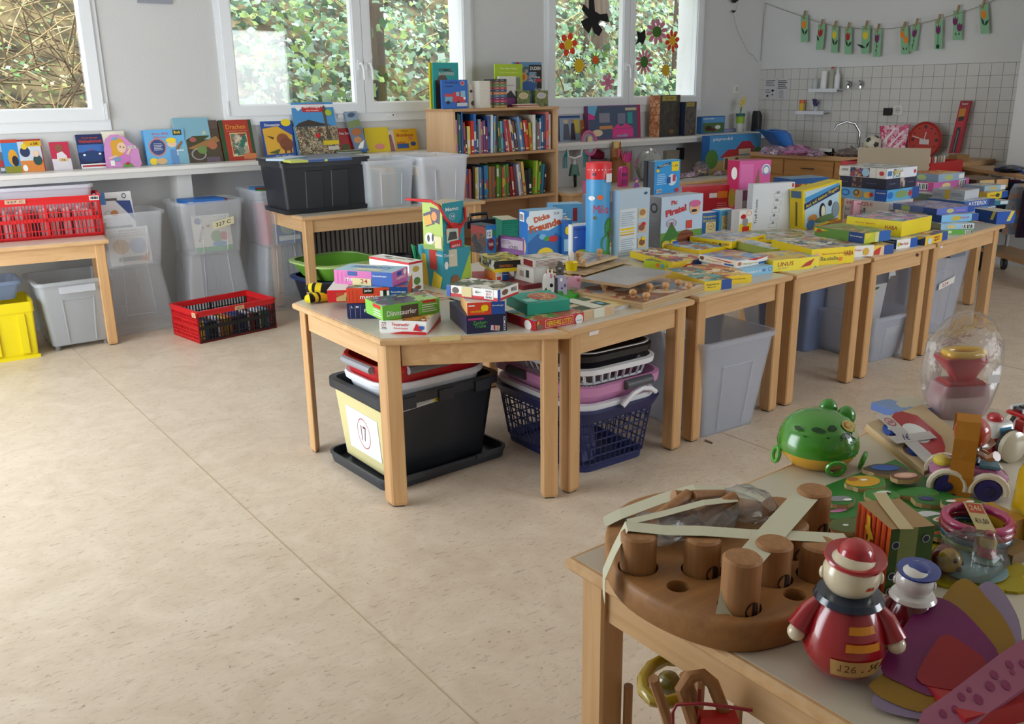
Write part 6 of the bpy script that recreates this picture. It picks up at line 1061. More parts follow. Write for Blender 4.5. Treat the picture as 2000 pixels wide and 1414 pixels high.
# stacked rings
c = at(1930, 1098, TT); rg_ = thing('ring_stack', 'stack of coloured plastic rings with a price strip on the near table', 'toy rings', (c.x+.035, c.y+.045, TT), R_(-55))
for i, (col_, R0) in enumerate((('#b03a6a', .054), ('#8a9a3a', .054), ('#16506e', .056), ('#9a1c34', .057), ('#b02a64', .056))):
    G().tube([(R0*math.cos(t_), R0*math.sin(t_), .008+.0125*i) for t_ in [2*math.pi*k/28 for k in range(28)]], .0085, GL(col_), 10, closed=True).build('ring', rg_, True)
sticker(rg_, [(-.012, -.064, .0665), (.02, -.064, .0665), (.012, .05, .0685), (-.02, .05, .0685)], P('#b8a878', .7), [r(.1, .6, .9, .95, '#b03a1c'), tx('246', .5, .78, .6, .2, '#c8b890'), tx('€1,50', .5, .3, .7, .2, K_)])
G().loft([[(-.012, -.0655, .0), (.02, -.0655, .0), (.02, -.0655, .067), (-.012, -.0655, .067)], [(-.012, -.0665, .0), (.02, -.0665, .0), (.02, -.0665, .067), (-.012, -.0665, .067)]], P('#b8a878', .7)).build('price_strip', rg_)
# flower mat toy with two small figures under film
c = at(1900, 1135, TT); fw = thing('flower_toy', 'yellow flower shaped bath toy with two small figures under film', 'toy', tuple(c+Vector((.03, .02, .0005))), 0)
for k in range(7):
    a_ = 2*math.pi*k/7+.3; G().prism([(.062*math.cos(a_)+.036*math.cos(t_), .062*math.sin(a_)+.036*math.sin(t_)) for t_ in [2*math.pi*i/14 for i in range(14)]], 0, .005+.0003*k, P('#a8981c', .45)).build('petal', fw)
G().lathe([(.055, .0075), (.06, .01), (.05, .016), (.0, .0165)], P('#6a8a8c', .4), None, 28).build('centre', fw, True)
for dx, dy in ((-.055, .02), ):
    h_ = G().ball((dx, dy, .034), (.026, .026, .026), GL('#7a1a1c'), 20).build('round_figure', fw, True); G().ball((dx-.006, dy-.008, .038), (.022, .022, .022), GL('#a8861c'), 18).build('round_face', h_, True)
    for ex, ey, ez in ((-.016, -.024, .046), (.004, -.026, .036), (-.01, -.03, .03)): G().ball((dx+ex, dy+ey, ez), .0045, P('#3a1410', .4), 8).build('heart_mark', h_, True)
pf = G().lathe([(.014, .014), (.016, .03), (.014, .046)], GL('#a8343a'), Matrix.Translation((.03, -.01, 0)), 16).build('bird_figure', fw, True)
G().lathe([(.0145, .046), (.015, .056), (.012, .064)], GL('#b8981c'), Matrix.Translation((.03, -.01, 0)), 16).build('bird_head', pf, True); G().lathe([(.0125, .063), (.008, .072), (.001, .074)], GL('#8a2430'), Matrix.Translation((.03, -.01, 0)), 16).build('bird_cap', pf, True)
G().lathe([(.024, .0165), (.026, .02), (.018, .026)], GL('#2c5a4c'), Matrix.Translation((.028, -.012, 0)), 18).build('bird_seat', fw, True)
g = G(); lump(g, Vector((-.005, .0, .03)), .085, .055, .045, film(.06), 9, 10, .2); g.v = [Vector((q.x, q.y, max(q.z, .002))) for q in g.v]; g.build('film', fw, True)
# toy car with a red haired figure, masking tape over it
w1_, w2_ = at(1847, 968, TT), at(1926, 978, TT); ax_ = (w2_-w1_); ln = ax_.length; an = math.atan2(ax_.y, ax_.x); sv = Vector((-math.sin(an), math.cos(an), 0)); cm = (w1_+w2_)/2+sv*.04
car = thing('toy_car', 'pink toy car with a red haired driver bound with orange tape', 'toy car', tuple(cm), an); hl = ln/2
for sx in (-hl, hl):
    for sy in (-.042, .042):
        wh = G().lathe([(.024, -.009), (.026, -.006), (.026, .006), (.024, .009)], P('#2c2668', .5), Matrix.Translation((sx, sy, .026)) @ Matrix.Rotation(R_(90), 4, 'X'), 20).build('wheel', car, True); G().lathe([(.012, .0), (.010, .012), (.004, .013)], P('#241f52', .5), Matrix.Translation((sx, sy, .026)) @ Matrix.Rotation(R_(90), 4, 'X'), 12).build('hub', wh, True)
    for sy in (-.05, .05):
        G().tube([(sx+.034*math.cos(R_(a_)), sy*.92, .024+.034*math.sin(R_(a_))) for a_ in range(-10, 191, 20)], .0075, GL('#d8cdb8'), 8).build('mudguard', car, True)
G().loft([(.022, rrect(-hl-.03, hl+.035, -.034, .034, .02)), (.045, rrect(-hl-.035, hl+.04, -.038, .038, .02)), (.062, rrect(-hl-.02, hl+.02, -.034, .034, .02)), (.068, rrect(-hl-.005, hl-.005, -.026, .026, .015))], GL('#a0507e')).build('car_body', car, True)
G().box(hl-.02, hl+.02, -.03, .03, .066, .073, GL('#3a7a90'), bev=.002).build('windscreen', car); G().ball((-hl-.012, -.01, .068), (.02, .026, .012), GL('#c8b43a'), 14).build('rear_light', car, True)
fg = G().lathe([(.024, .06), (.026, .08), (.02, .10), (.014, .11)], GL('#1c1a3a'), Matrix.Translation((0.0, 0, 0)), 16).build('driver_body', car, True)
G().ball((.0, 0, .135), (.036, .036, .036), GL('#b0340c'), 22).build('driver_hair', fg, True)
for sy in (-1, 1): G().tube([(.018, sy*.02, .098), (.035, sy*.036, .095), (.045, sy*.046, .104)], [.010, .010, .011], GL('#8a5a34'), 8).build('driver_arm', fg, True)
TO = clear('#b97a1e', .86, .5)
ribbon([(Matrix.Translation(cm) @ Matrix.Rotation(an, 4, 'Z') @ Vector(q), Vector((math.cos(an), math.sin(an), 0))) for q in ((-.016, -.05, .004), (-.016, -.052, .05), (-.015, -.043, .085), (-.014, -.04, .13), (-.012, -.026, .165), (-.01, .0, .174), (-.01, .026, .165), (-.01, .04, .12))], .046, TO, 'orange_tape', car)
# red fire engine pull toy
c = at(1945, 895, TT); tk = thing('fire_engine_toy', 'red and white fire engine pull toy at the right edge of the near table', 'toy car', (c.x+.02, c.y+.02, TT), R_(-18))
cab = G().loft([(.012, rrect(-.05, .03, -.035, .035, .012)), (.05, rrect(-.052, .032, -.037, .037, .014)), (.055, rrect(-.048, .03, -.035, .035, .014))], GL('#a8141c')).build('cab_lower', tk, True)
up = G().loft([(.055, rrect(-.046, .032, -.034, .034, .012)), (.082, rrect(-.034, .028, -.03, .03, .012)), (.086, rrect(-.03, .024, -.026, .026, .01))], GL('#d6d6d4')).build('cab_upper', tk, True)
printed([e(.3, .55, .12, .26, K_), e(.62, .55, .12, .26, K_), e(.32, .6, .04, .1, W_), e(.64, .6, .04, .1, W_)], (-.0455, .024, .056), (0, -.048, 0), (.010, 0, .026), (-1, 0, .3), 'painted_eyes', up)
printed([r(.2, .2, .85, .85, '#4a90b8')], (-.03, -.0345, .058), (.05, 0, 0), (0, .003, .024), (0, -1, 0), 'painted_window', up)
G().ball((-.005, 0, .09), (.016, .02, .014), GL('#b01622'), 14).build('beacon', tk, True)
G().box(.03, .16, -.03, .03, .02, .034, GL('#b01820'), bev=.003).build('chassis', tk); G().box(.055, .17, -.026, .026, .085, .096, GL('#b4141e'), bev=.003).build('ladder_base', tk)
ld_ = G()
for y in (-.018, .018): ld_.box(.06, .19, y-.004, y+.004, .098, .108, GL('#d0d2d4'))
for i in range(9): ld_.box(.066+.014*i, .07+.014*i, -.018, .018, .1, .106, P('#3a3c42', .4))
ld_.build('ladder', tk)
for x in (.05, .09, .13): G().box(x, x+.026, -.032, -.008, .034, .085, GL('#b4261e'), bev=.004).build('side_box', tk)
for x in (.0, .13):
    for y in (-.052, .052):
        wh = G().lathe([(.034, -.012), (.038, -.008), (.038, .008), (.030, .013), (.001, .015)], GL('#c8bfa8'), Matrix.Translation((x, y, .038)) @ Matrix.Rotation(R_(90 if y < 0 else -90), 4, 'X'), 24).build('wheel', tk, True)
        G().lathe([(.0386, -.004), (.0392, .0), (.0386, .004)], P('#17191d', .6), Matrix.Translation((x, y*.86, .038)) @ Matrix.Rotation(R_(90), 4, 'X'), 24).build('tyre', wh, True)
cs = [at(1922, 860, TT+.02), at(1945, 868, TT+.012), at(1968, 872, TT+.008), at(1950, 895, TT+.01), at(1925, 905, TT+.02), at(1900, 915, TT+.004)]
o = G().tube(cs, .0022, P('#b02018', .5), 6).build('pull_cord', None, True); tag(o, 'red pull cord lying between the fire engine and the toy car', 'cord')
# yellow moulded toy and wooden block at the right edge
ya = at(1950, 1042, TT+.0); yt_ = thing('yellow_toy', 'tall yellow moulded plastic toy cut by the right edge', 'toy', (ya.x+.06, ya.y-.055, TT+.001), R_(-45)); hy = .155
G().loft([(0, rrect(-.05, .05, -.05, .05, .012)), (hy-.04, rrect(-.045, .05, -.046, .05, .014)), (hy-.012, rrect(-.034, .05, -.04, .05, .02)), (hy, rrect(-.02, .045, -.028, .044, .02))], GL('#c7a012')).build('housing', yt_, True)
for i in range(6): G().box(-.05, .03, -.0505, -.046, .03+.011*i, .0325+.011*i, GL('#a8860c')).build('groove_rib', yt_)
gbox('wooden_block', 'ochre wooden block beside the coloured ring stack', (1957, 1070), (1978, 1052), (1912, 1030), 1022, F='#a87a14', L='#b88a1c', T='#b8881c', lid=False, cat='toy block')
gbox('wooden_block', 'plain beech block behind the flower toy', (1975, 1110), (2010, 1085), (1950, 1090), 1086, F='#7a6038', T='#8a6e44', lid=False, cat='toy block')
# bag with a red and yellow potty shaped sorter
c = at(1852, 806, TT); bg_ = thing('toy_bag', 'clear bag holding a red and yellow sorter at the far edge of the near table', 'bag', (c.x, c.y-.02, TT+.001), R_(-30))
G().loft([(.0, rrect(-.06, .06, -.04, .04, .02)), (.05, rrect(-.07, .07, -.05, .05, .025)), (.09, rrect(-.06, .06, -.045, .045, .02))], clear('#c8a0a8', .55, .3)).build('translucent_tub', bg_, True)
G().box(-.05, .05, -.035, .03, .055, .1, clear('#a01c24', .9, .3), bev=.006).build('inner_block', bg_)
G().loft([(.10, rrect(-.02, .03, -.02, .02, .008)), (.155, rrect(-.066, .055, -.036, .036, .012)), (.163, rrect(-.066, .055, -.036, .036, .012))], GL('#a81420')).build('red_hopper', bg_, True)
G().tube([(.048*math.cos(t_)*(1+.1*math.cos(3*t_))-.002, .03*math.sin(t_), .17) for t_ in [2*math.pi*i/28 for i in range(28)]], .0105, GL('#d8a912'), 10, closed=True).build('yellow_rim', bg_, True)
g = G(); r_ = random.Random(4); rings = []
for z_, w_, d_ in ((.0, .07, .05), (.04, .085, .06), (.10, .10, .075), (.15, .105, .07), (.20, .10, .055), (.25, .07, .03), (.275, .03, .012)):
    rings.append([(w_*math.cos(2*math.pi*k/22)*(1+.1*(r_.random()-.5)), d_*math.sin(2*math.pi*k/22)*(1+.16*(r_.random()-.5)), z_+.012*(r_.random()-.5)) for k in range(22)])
g.loft(rings, film(.07), None, False, True); g.build('film', bg_, True)
G().box(.02, .05, -.085, -.0845, .112, .134, P('#e6e6ea', .6)).build('paper_label', bg_)
# petal fan toy: translucent sheets and a spotted pink handle
pA, pB, pC = at(1700, 1390, TT+.006), at(2000, 1300, TT+.05), at(1900, 1140, TT+.10); n_ = (pB-pA).cross(pC-pA).normalized()
if n_.dot(C_O-pA) < 0: n_ = -n_
fan = thing('petal_fan', 'pink handled toy fan of translucent coloured petals in the near corner', 'toy', tuple(pA))
def sheet(pts, lift, m, name, th=.0008, k=3):
    loop = smooth_loop(pts, k); q = [plane_pt(x, y, pA+n_*lift, n_)-pA for x, y in loop]
    return G().loft([q, [v+n_*th for v in q]], m).build(name, fan)
sheet([(1705, 1375), (1745, 1395), (1830, 1402), (1900, 1330), (1985, 1290), (1994, 1230), (1975, 1180), (1945, 1142), (1915, 1142), (1880, 1200), (1760, 1340), (1715, 1350)], .0, clear('#8f7f9c', .82, .3), 'lilac_petal')
sheet([(1700, 1345), (1740, 1372), (1820, 1388), (1900, 1300), (1980, 1270), (1965, 1215), (1925, 1165), (1895, 1134), (1868, 1136), (1835, 1175), (1740, 1300), (1705, 1330)], .002, clear('#9a7416', .82, .3), 'yellow_petal')
sheet([(1720, 1305), (1760, 1335), (1840, 1362), (1930, 1320), (1950, 1280), (1920, 1235), (1870, 1185), (1825, 1166), (1800, 1180), (1755, 1240)], .004, clear('#7a2060', .86, .3), 'magenta_petal')
sheet([(1790, 1325), (1840, 1345), (1890, 1345), (1930, 1300), (1880, 1255), (1845, 1240), (1822, 1262)], .006, clear('#9a1424', .9, .3), 'red_petal')
hp = [(1792, 1420), (1800, 1396), (1850, 1362), (1960, 1278), (1998, 1256), (2040, 1240), (2060, 1290), (2000, 1350), (1900, 1420), (1840, 1470)]
hq = [plane_pt(x, y, pA+n_*.010, n_)-pA for x, y in hp]
hd_ = G().loft([hq, [v+n_*.010 for v in hq]], P('#9c5872', .4)).build('handle', fan)
for x, y, a_ in ((1842, 1394, .9), (1866, 1386, .9), (1878, 1361, .9), (1893, 1347, .6), (1911, 1366, 1.1), (1934, 1340, 1.1), (1942, 1318, 1), (1965, 1338, 1.1), (1972, 1298, .9), (1977, 1313, .6), (1998, 1296, .9)):
    q = plane_pt(x, y, pA+n_*.0203, n_)-pA; G().loft([[q+(rgt*math.cos(t_)*.0055+n_.cross(rgt)*math.sin(t_)*.0075)*a_+n_*k for t_ in [2*math.pi*i/12 for i in range(12)]] for k in (0, .0006)], P('#7e1e50', .4)).build('spot', fan)
o = gbox('red_toy', 'bright red plastic toy under the pink fan handle at the corner', (1880, 1440), (2040, 1400), d=.1, h=.03, F='#a8141c', lid=False, cat='toy')
# activity frame under the near table: wooden loops, yellow ring with a ball, red wire
ab = at(1330, 1420, .36); af = thing('activity_frame', 'wooden loop toy with a yellow ring and red wire under the near table', 'toy', (ab.x+.05, ab.y+.05, 0), R_(-37))
LF = lambda x, y, z: Matrix.Rotation(R_(37), 4, 'Z') @ Matrix.Translation(-Vector(af.location)) @ at(x, y, z)
G().box(-.14, .2, -.1, .1, .0, .03, NW, bev=.006).build('base_board', af)
def loop(px_pts, z_top, z_low, th, name):
    G().tube([LF(x, y, z) for x, y, z in px_pts], th, NWZ, 8).build(name, af, True)
zt2 = .60
loop([(1362, 1440, zt2-.1), (1346, 1390, zt2-.045), (1330, 1345, zt2), (1346, 1322, zt2+.012), (1372, 1318, zt2+.012), (1392, 1335, zt2), (1412, 1385, zt2-.05), (1436, 1440, zt2-.1)], 0, 0, .0105, 'wooden_loop')
loop([(1276, 1325, zt2+.01), (1284, 1350, zt2-.02), (1300, 1395, zt2-.07), (1312, 1440, zt2-.11)], 0, 0, .0085, 'wooden_bar')
loop([(1336, 1316, zt2+.01), (1350, 1350, zt2-.02), (1368, 1420, zt2-.1)], 0, 0, .0085, 'wooden_bar')
q = [(1352, 1308), (1326, 1290), (1298, 1288), (1272, 1302), (1257, 1326), (1258, 1350), (1276, 1368), (1302, 1372), (1330, 1364), (1346, 1340)]
G().tube([LF(x, y, .53) for x, y in q], .0115, GL('#a08a10'), 10, closed=True).build('yellow_ring', af, True)
c = LF(1306, 1334, .53); G().ball(tuple(c), .021, GL('#6a6020'), 18).build('yellow_ball', af, True)
G().tube([LF(1314, 1440, zt2-.08), LF(1314, 1390, zt2-.03), LF(1322, 1376, zt2-.02), LF(1370, 1374, zt2-.01), LF(1420, 1380, zt2-.01), LF(1470, 1388, zt2-.01)], .0028, P('#8a1020', .4), 8).build('red_wire', af, True)
G().tube([LF(1366, 1345, zt2), LF(1366, 1376, zt2-.02)], .0028, P('#8a1020', .4), 8).build('red_wire', af, True)
o = G().box(-.03, .03, -.012, .012, -.02, .02, P('#c42424', .5), bev=.002).build('red_block', af); o.location = LF(1402, 1415, zt2-.07)
for sx, sy in ((-.1, 0), (.05, .05), (.1, -.05)): G().tube([(sx, sy, .03), (sx, sy, zt2-.2)], .009, NWZ, 8).build('post', af, True)
# ------------------------------------------------------------------ books on the ledge, leaning on the window wall
def lbook(label, xl, xr, yb, yt, F, pr=None, d=.018, lean=13, name='book', cat='book', L=None, body='#e9e4d6', z=ZL+.0012, turn=0, group=None, Y=6.6, **k):
    return gbox(name, label, (xl, yb), (xr, yb), None, yt, z=z, Y=Y, d=d, F=F, L=L or F, T=body, body=body, pr={'F': pr} if pr else None, lean=lean, lid=False, cat=cat, turn=turn, group=group, **k)
SK_ = '#e8c4a8'
lbook('grey disc case at the far left end of the ledge', 2, 18, 340, 297, '#6a6a6c', [r(0, .3, 1, .6, '#b03a3a'), r(.1, .1, .9, .25, '#c8c8c8')], d=.014, name='disc_case', cat='disc case')
lbook('blue disc case behind the white and orange one on the ledge', 12, 44, 335, 272, '#2f8cd0', [r(0, .9, 1, 1, '#c0402a'), e(.6, .45, .3, .25, '#d89a2a'), r(0, 0, 1, .2, '#8a8a2a'), e(.7, .35, .2, .16, '#2a2430')], d=.014, name='disc_case', cat='disc case', z=ZL+.0012)
lbook('white and orange disc case with a maroon edge on the ledge', 42, 91, 338, 272, '#c8d0d8', [r(0, .0, 1, .35, '#d8843a'), r(0, .94, 1, 1, '#a01c24'), r(.96, 0, 1, 1, '#a01c24'), r(.3, .78, 1, .95, '#d8a81c'), e(.3, .62, .2, .16, '#28345a'), e(.3, .78, .12, .09, '#e0c22a'), e(.75, .35, .18, .16, '#2a4a4a'), e(.72, .55, .12, .1, SK_), e(.2, .12, .1, .1, W_), tx('n 5€', .72, .86, .3, .08, K_)], d=.014, name='disc_case', cat='disc case')
lbook('small red and white game case on the ledge', 106, 143, 332, 277, '#c02a4a', [r(0, 0, 1, .4, '#d8d4dc'), e(.45, .78, .2, .14, '#8a5a44'), p('#dcd6dc', (.2, .05), (.3, .6), (.6, .66), (.8, .5), (.85, .05)), r(.35, .3, .85, .42, '#d8c08a'), tx('16', .6, .36, .2, .08, '#7a1c24')], d=.012, name='game_case', cat='game case')
lbook('navy snow scene book with red lettering on the ledge', 160, 211, 331, 262, '#1d2a5a', [tx('Komm mit zum', .52, .9, .6, .05, '#c8543a'), tx('Weihnachtsmarkt', .52, .8, .88, .09, '#d0402c'), r(0, .48, 1, .7, '#3a6ab0'), e(.5, .36, .48, .17, '#1c3a6a'), r(0, 0, 1, .14, '#e6e6e8'), r(.05, .05, .95, .1, '#b02a34'), tx('1,50 €', .4, .17, .5, .06, K_), ('s', .5, .55, .02, .06, 6, '#c02a34'), e(.2, .4, .05, .03, W_), e(.8, .42, .05, .03, W_)], d=.02)
# pink shaped book and the cream one behind it
lbook('cream rounded book behind the pink shaped book', 208, 252, 326, 256, '#e6e2cc', d=.012, turn=-6, z=ZL+.0012)
a, b = [Vector((atY(x, 326, 6.5).x, 6.5, ZL+.0012)) for x in (208, 277)]; u = b-a; wq = u.length; an = math.atan2(u.y, u.x); hq_ = height_at(a, 263)
out_ = [(.0, .06), (.06, .0), (.94, .0), (1.0, .06), (.97, .35), (.98, .5), (.92, .62), (.78, .72), (.62, .92), (.45, 1.0), (.25, 1.0), (.1, .88), (.02, .6)]
pbk = G().loft([[(x*wq, 0, z_*hq_) for x, z_ in out_], [(x*wq, .02, z_*hq_) for x, z_ in out_]], P('#cf8cc4', .4)).build('shaped_book', M=Matrix.Translation(a+Vector((0, -.015, 0))) @ Matrix.Rotation(an, 4, 'Z') @ Matrix.Rotation(-R_(10), 4, 'X')); tag(pbk, 'pink princess shaped board book with a curved edge on the ledge', 'book')
printed([e(.4, .66, .2, .26, '#d8a02a'), e(.36, .45, .17, .18, '#d8a02a'), e(.5, .6, .13, .16, SK_), p('#7aa0d0', (.24, .82), (.3, .95), (.36, .88), (.42, .96), (.44, .86)), p('#c878bc', (.3, .3), (.6, .42), (.72, .3), (.62, .08), (.42, .08)), p(SK_, (.08, .3), (.32, .38), (.34, .33), (.1, .26)), p(SK_, (.6, .4), (.76, .62), (.8, .6), (.66, .36)), e(.32, .25, .12, .07, '#7a98b8'), r(.12, .06, .24, .22, W_), p('#5a9a3a', (.45, 0), (.75, 0), (.7, .1), (.5, .12)), e(.6, .1, .06, .05, '#b02a3a'), r(.64, .56, .9, .64, '#ded6d0'), tx('12,50', .77, .6, .2, .05, K_), e(.46, .62, .018, .02, K_), e(.55, .6, .018, .02, K_)], (0, 0, 0), (wq, 0, 0), (0, 0, hq_), (0, -1, 0), 'cover_print', pbk)
cb_ = lbook('light blue cardboard case of building books with a handle on the ledge', 290, 368, 326, 254, '#5aa4dc', [r(0, 0, 1, 1, '#62aee2'), ('ring', .3, .5, .22, .26, .16, '#c87a6a'), e(.3, .5, .19, .22, '#1f3f80'), r(.72, .82, .94, .98, '#2a2a20'), tx('Bob', .83, .91, .16, .08, Y_), tx('Meine MINI', .4, .88, .4, .06, '#c86a8a'), tx('Bücher', .4, .79, .34, .05, '#c86a8a'), e(.66, .58, .12, .1, SK_), e(.65, .68, .13, .08, Y_), p('#8a5a2c', (.74, .45), (.9, .66), (.94, .62), (.8, .4)), r(.6, .0, .8, .42, '#5a8ac0'), r(.76, .25, .94, .4, W_), tx('135', .82, .32, .1, .08, '#8a2a3a'), e(.15, .1, .1, .1, Y_), e(.35, .1, .14, .09, '#d8b07a'), e(.92, .03, .08, .1, Or)]+lines(.2, .4, .42, .62, 5, W_, .25), d=.05, lean=6, name='book_case', cat='book case', L='#4a98d4')
lbook('pale blue book peeping out behind the brown space toy book', 352, 420, 316, 229, '#7fb0c4', d=.02, z=ZL+.0012)
lbook('tall brown picture book with yellow lettering on the ledge', 372, 438, 320, 234, '#4a4030', [r(0, .8, 1, 1, '#5a4a44'), p('#3a4420', (0, .55), (.6, .8), (.7, .62), (.2, .4)), p('#9a7040', (0, .35), (.9, .62), (1, .5), (.4, .3)), tx('TOY', .52, .86, .24, .07, '#e0d07a'), tx('3', .55, .72, .12, .1, '#e0d07a'), ('ring', .3, .2, .22, .14, .2, '#9a9a9a'), e(.42, .3, .14, .1, '#6a8a4a'), e(.75, .4, .14, .1, '#b06a4a'), e(.2, .55, .1, .06, '#a85a5a'), r(.5, 0, .9, .12, '#6a5a6a')], d=.02, lean=15)
lbook('red and green dragon book with gold script on the ledge', 440, 503, 316, 233, '#a8301f', [r(0, 0, .13, 1, '#1f4a26'), r(.9, 0, 1, 1, '#1f4a26'), tx('Drachen', .5, .83, .6, .12, '#d8902a'), r(.2, .72, .84, .73, '#c89a6a'), r(.28, .1, .8, .68, '#d8c07a'), r(.3, .12, .78, .66, A_mix(50, '#6a7a6a', '#a89a84', '#2a6a5a', '#8a4a3a', '#c8c0a8')), r(.6, .02, 1, .16, P('#c8784a', .6))], d=.022, lean=14)
lbook('blue and yellow dinosaur book on the ledge', 521, 581, 312, 236, '#1a4a9c', [p('#d8a52a', (.05, .1), (.02, .8), (.5, .86), (.95, .6), (.9, .12)), tx('Dinosaurier', .35, .9, .5, .07), e(.8, .95, .16, .1, Y_), e(.62, .5, .2, .16, '#8a4a24'), e(.72, .36, .22, .18, '#7a3f1f'), p('#5a3a1c', (.3, .5), (.1, .62), (.35, .56)), p('#4a5a1c', (.1, .15), (.5, .25), (.4, .1)), r(.62, .12, .68, .3, '#6a3418'), r(.8, .12, .86, .28, '#6a3418'), tx('Was Wo Wer', .6, .05, .6, .05, '#c8d0e0')], d=.016, lean=12)
lbook('tall city picture book with a red title banner on the ledge', 587, 668, 307, 197, '#4a93cc', [r(0, 0, 1, .55, A_mix(51, '#4a4438', '#8a8068', '#c8b088', '#6a4a3a', '#3a4a3a', '#b0a890', sc=55)), p('#3a342c', (.0, .55), (.1, .62), (.35, .68), (.6, .62), (.9, .56)), r(.24, .82, .72, .97, '#c8282c'), tx('Mein Cologne', .48, .91, .4, .06), tx('Kölner Wimmelbuch', .48, .85, .3, .025), p(W_, (.08, .9), (.18, .96), (.24, .9), (.14, .84)), r(.72, .3, .78, .8, '#5a4a3a'), p('#5a4a3a', (.7, .8), (.76, 1.0), (.82, .8)), r(.6, .2, .98, .28, '#d8c01c'), e(.5, .38, .06, .04, Rd), e(.85, .8, .08, .06, '#a8c03a'), r(.7, .1, .96, .17, '#c8c4ba')], d=.012, lean=15)
lbook('bundle of slim yellow and blue picture booklets before the city book', 582, 609, 310, 247, '#8ab0c8', [r(.15, 0, .3, 1, '#d8d02a'), r(.35, 0, 1, 1, A_mix(52, '#5a8ab0', '#8aa050', '#d8c8a0', '#a04a3a', sc=60)), r(.4, .3, 1, .45, '#4a8a3a')], d=.03, lean=9, name='booklet_bundle')
lbook('small red chapter book on the ledge behind the magazines', 664, 692, 302, 250, '#b0282c', [tx('Oma Zeit', .5, .8, .7, .1), e(.5, .25, .3, .15, '#4a5a2a')], d=.014, lean=12)
st_ = None
for k, (c_, lab) in enumerate((('#c8c0a0', 'pale magazine at the bottom of the pile before the red book'), ('#6a7a5a', 'green magazine second in the pile before the red book'), ('#9aa0a0', 'grey magazine third in the pile before the red book'), ('#4a5a3a', 'dark green magazine on top of the pile before the red book'))):
    st_ = gbox('magazine', lab, (671, 308), (707, 306), Y=6.36, d=.1, h=.008, z=ZL+.0012, on=st_, F=c_, T=A_mix(53+k, '#6a7a5a', '#c8c0a0', '#9a8a6a'), lid=False, cat='magazine', turn=-3+2*k)
lbook('tall slim sea animal book leaning over on the ledge', 697, 722, 304, 207, '#6a7f9a', [r(0, .7, 1, .9, '#8aa0b4'), r(0, .55, 1, .7, '#7a8a5a'), e(.5, .82, .3, .05, '#4a5a7a'), e(.5, .45, .4, .08, '#b06a3a'), e(.4, .28, .3, .07, '#c88a5a'), p(W_, (.2, .1), (.5, .2), (.9, .25), (.6, .08)), r(0, 0, 1, .05, '#1f5a9a')], d=.014, lean=14, roll=-9)
lbook('yellow edged book behind the green joke book', 718, 764, 302, 249, '#d8c01c', d=.012, lean=12)
lbook('green joke book with a figure on the ledge', 723, 774, 304, 255, '#1f6a3c', [r(.62, 0, 1, 1, '#c8c0b0'), p('#8a5a6a', (.66, 0), (.75, .8), (.9, .8), (.98, 0)), e(.82, .85, .08, .08, SK_), tx('SCHÜLER-', .35, .8, .4, .1), tx('WITZE', .35, .65, .28, .1), r(0, 0, .62, .4, '#c8b898'), e(.2, .4, .12, .14, '#c87a5a'), e(.4, .25, .2, .14, '#d88a7a')], d=.014, lean=12)
lbook('yellow sweets book with a blue van, last on the left ledge', 773, 818, 302, 252, '#dca81c', [tx('Bonbon', .48, .72, .7, .15, '#a04a1c', 0, .03), tx('Tim', .48, .9, .3, .08, '#7a4a1c'), tx('Sulzer', .3, .38, .4, .12, '#a83a1c'), r(.1, .1, .6, .32, '#2a5a9a'), e(.8, .3, .12, .1, '#2a4a8a'), e(.7, .55, .1, .1, '#d8845a')], d=.012, lean=11)
# on the lid of the black bin
zb = M_+.0015+.355
for k, (x0, x1, c_, lab) in enumerate(((568, 640, '#b8c04a', 'yellow green picture book on the black bin lid'), (603, 688, '#1f4a8a', 'dark blue book on the black bin lid'), (556, 600, '#9ab4c8', 'pale blue booklet on the black bin lid'))):
    gbox('book', lab, (x0, 319-2*k), (x1, 315-3*k), d=.14, h=.014, z=zb+.0012+.0005*k, F=c_, T=c_, lid=False, cat='book')
# contents of the clear bins: upright books and folders
rr = random.Random(21)
def fill(parent_bin, label, group, n, x0, x1, d, h, y=0, pal=PAL, tilt=0, z=.006, axis='x'):
    bpy_loc = parent_bin.location; M0 = Matrix.Translation(bpy_loc) @ Matrix.Rotation(parent_bin.rotation_euler.z, 4, 'Z')
    for i in range(n):
        c_ = rr.choice(pal); th = (x1-x0)/n*.85; hh = h*rr.uniform(.85, 1.0)
        o = G().box(-th/2, th/2, -d/2, d/2, 0, hh, P(c_, .5)).build('book')
        T_ = Matrix.Translation((x0+(x1-x0)*(i+.5)/n, y, z)) if axis == 'x' else Matrix.Translation((y, x0+(x1-x0)*(i+.5)/n, z)) @ Matrix.Rotation(R_(90), 4, 'Z')
        o.matrix_world = M0 @ T_ @ Matrix.Rotation(R_(tilt*rr.uniform(.7, 1.1)), 4, 'Y'); tag(o, label, 'book', group)
fill(cb1, 'slim book upright in the clear bin beside the black bin', 'books in the clear bin beside the black bin', 9, -.15, .15, .3, .26, pal=['#a83a2c', '#3a5a9a', '#5a8a4a', '#c8a03a', '#8a4a5a', '#4a7aa0', '#2f6a5a', '#d8ccb0'], tilt=3)
fill(cb2, 'slanting book in the clear bin nearest the bookcase', 'books in the clear bin nearest the bookcase', 8, -.16, .06, .3, .26, pal=['#8a3a3a', '#c8b8a8', '#a8503a', '#5a3a3a', '#3a4a6a', '#d0c8bc', '#7a4a2c'], tilt=-12)
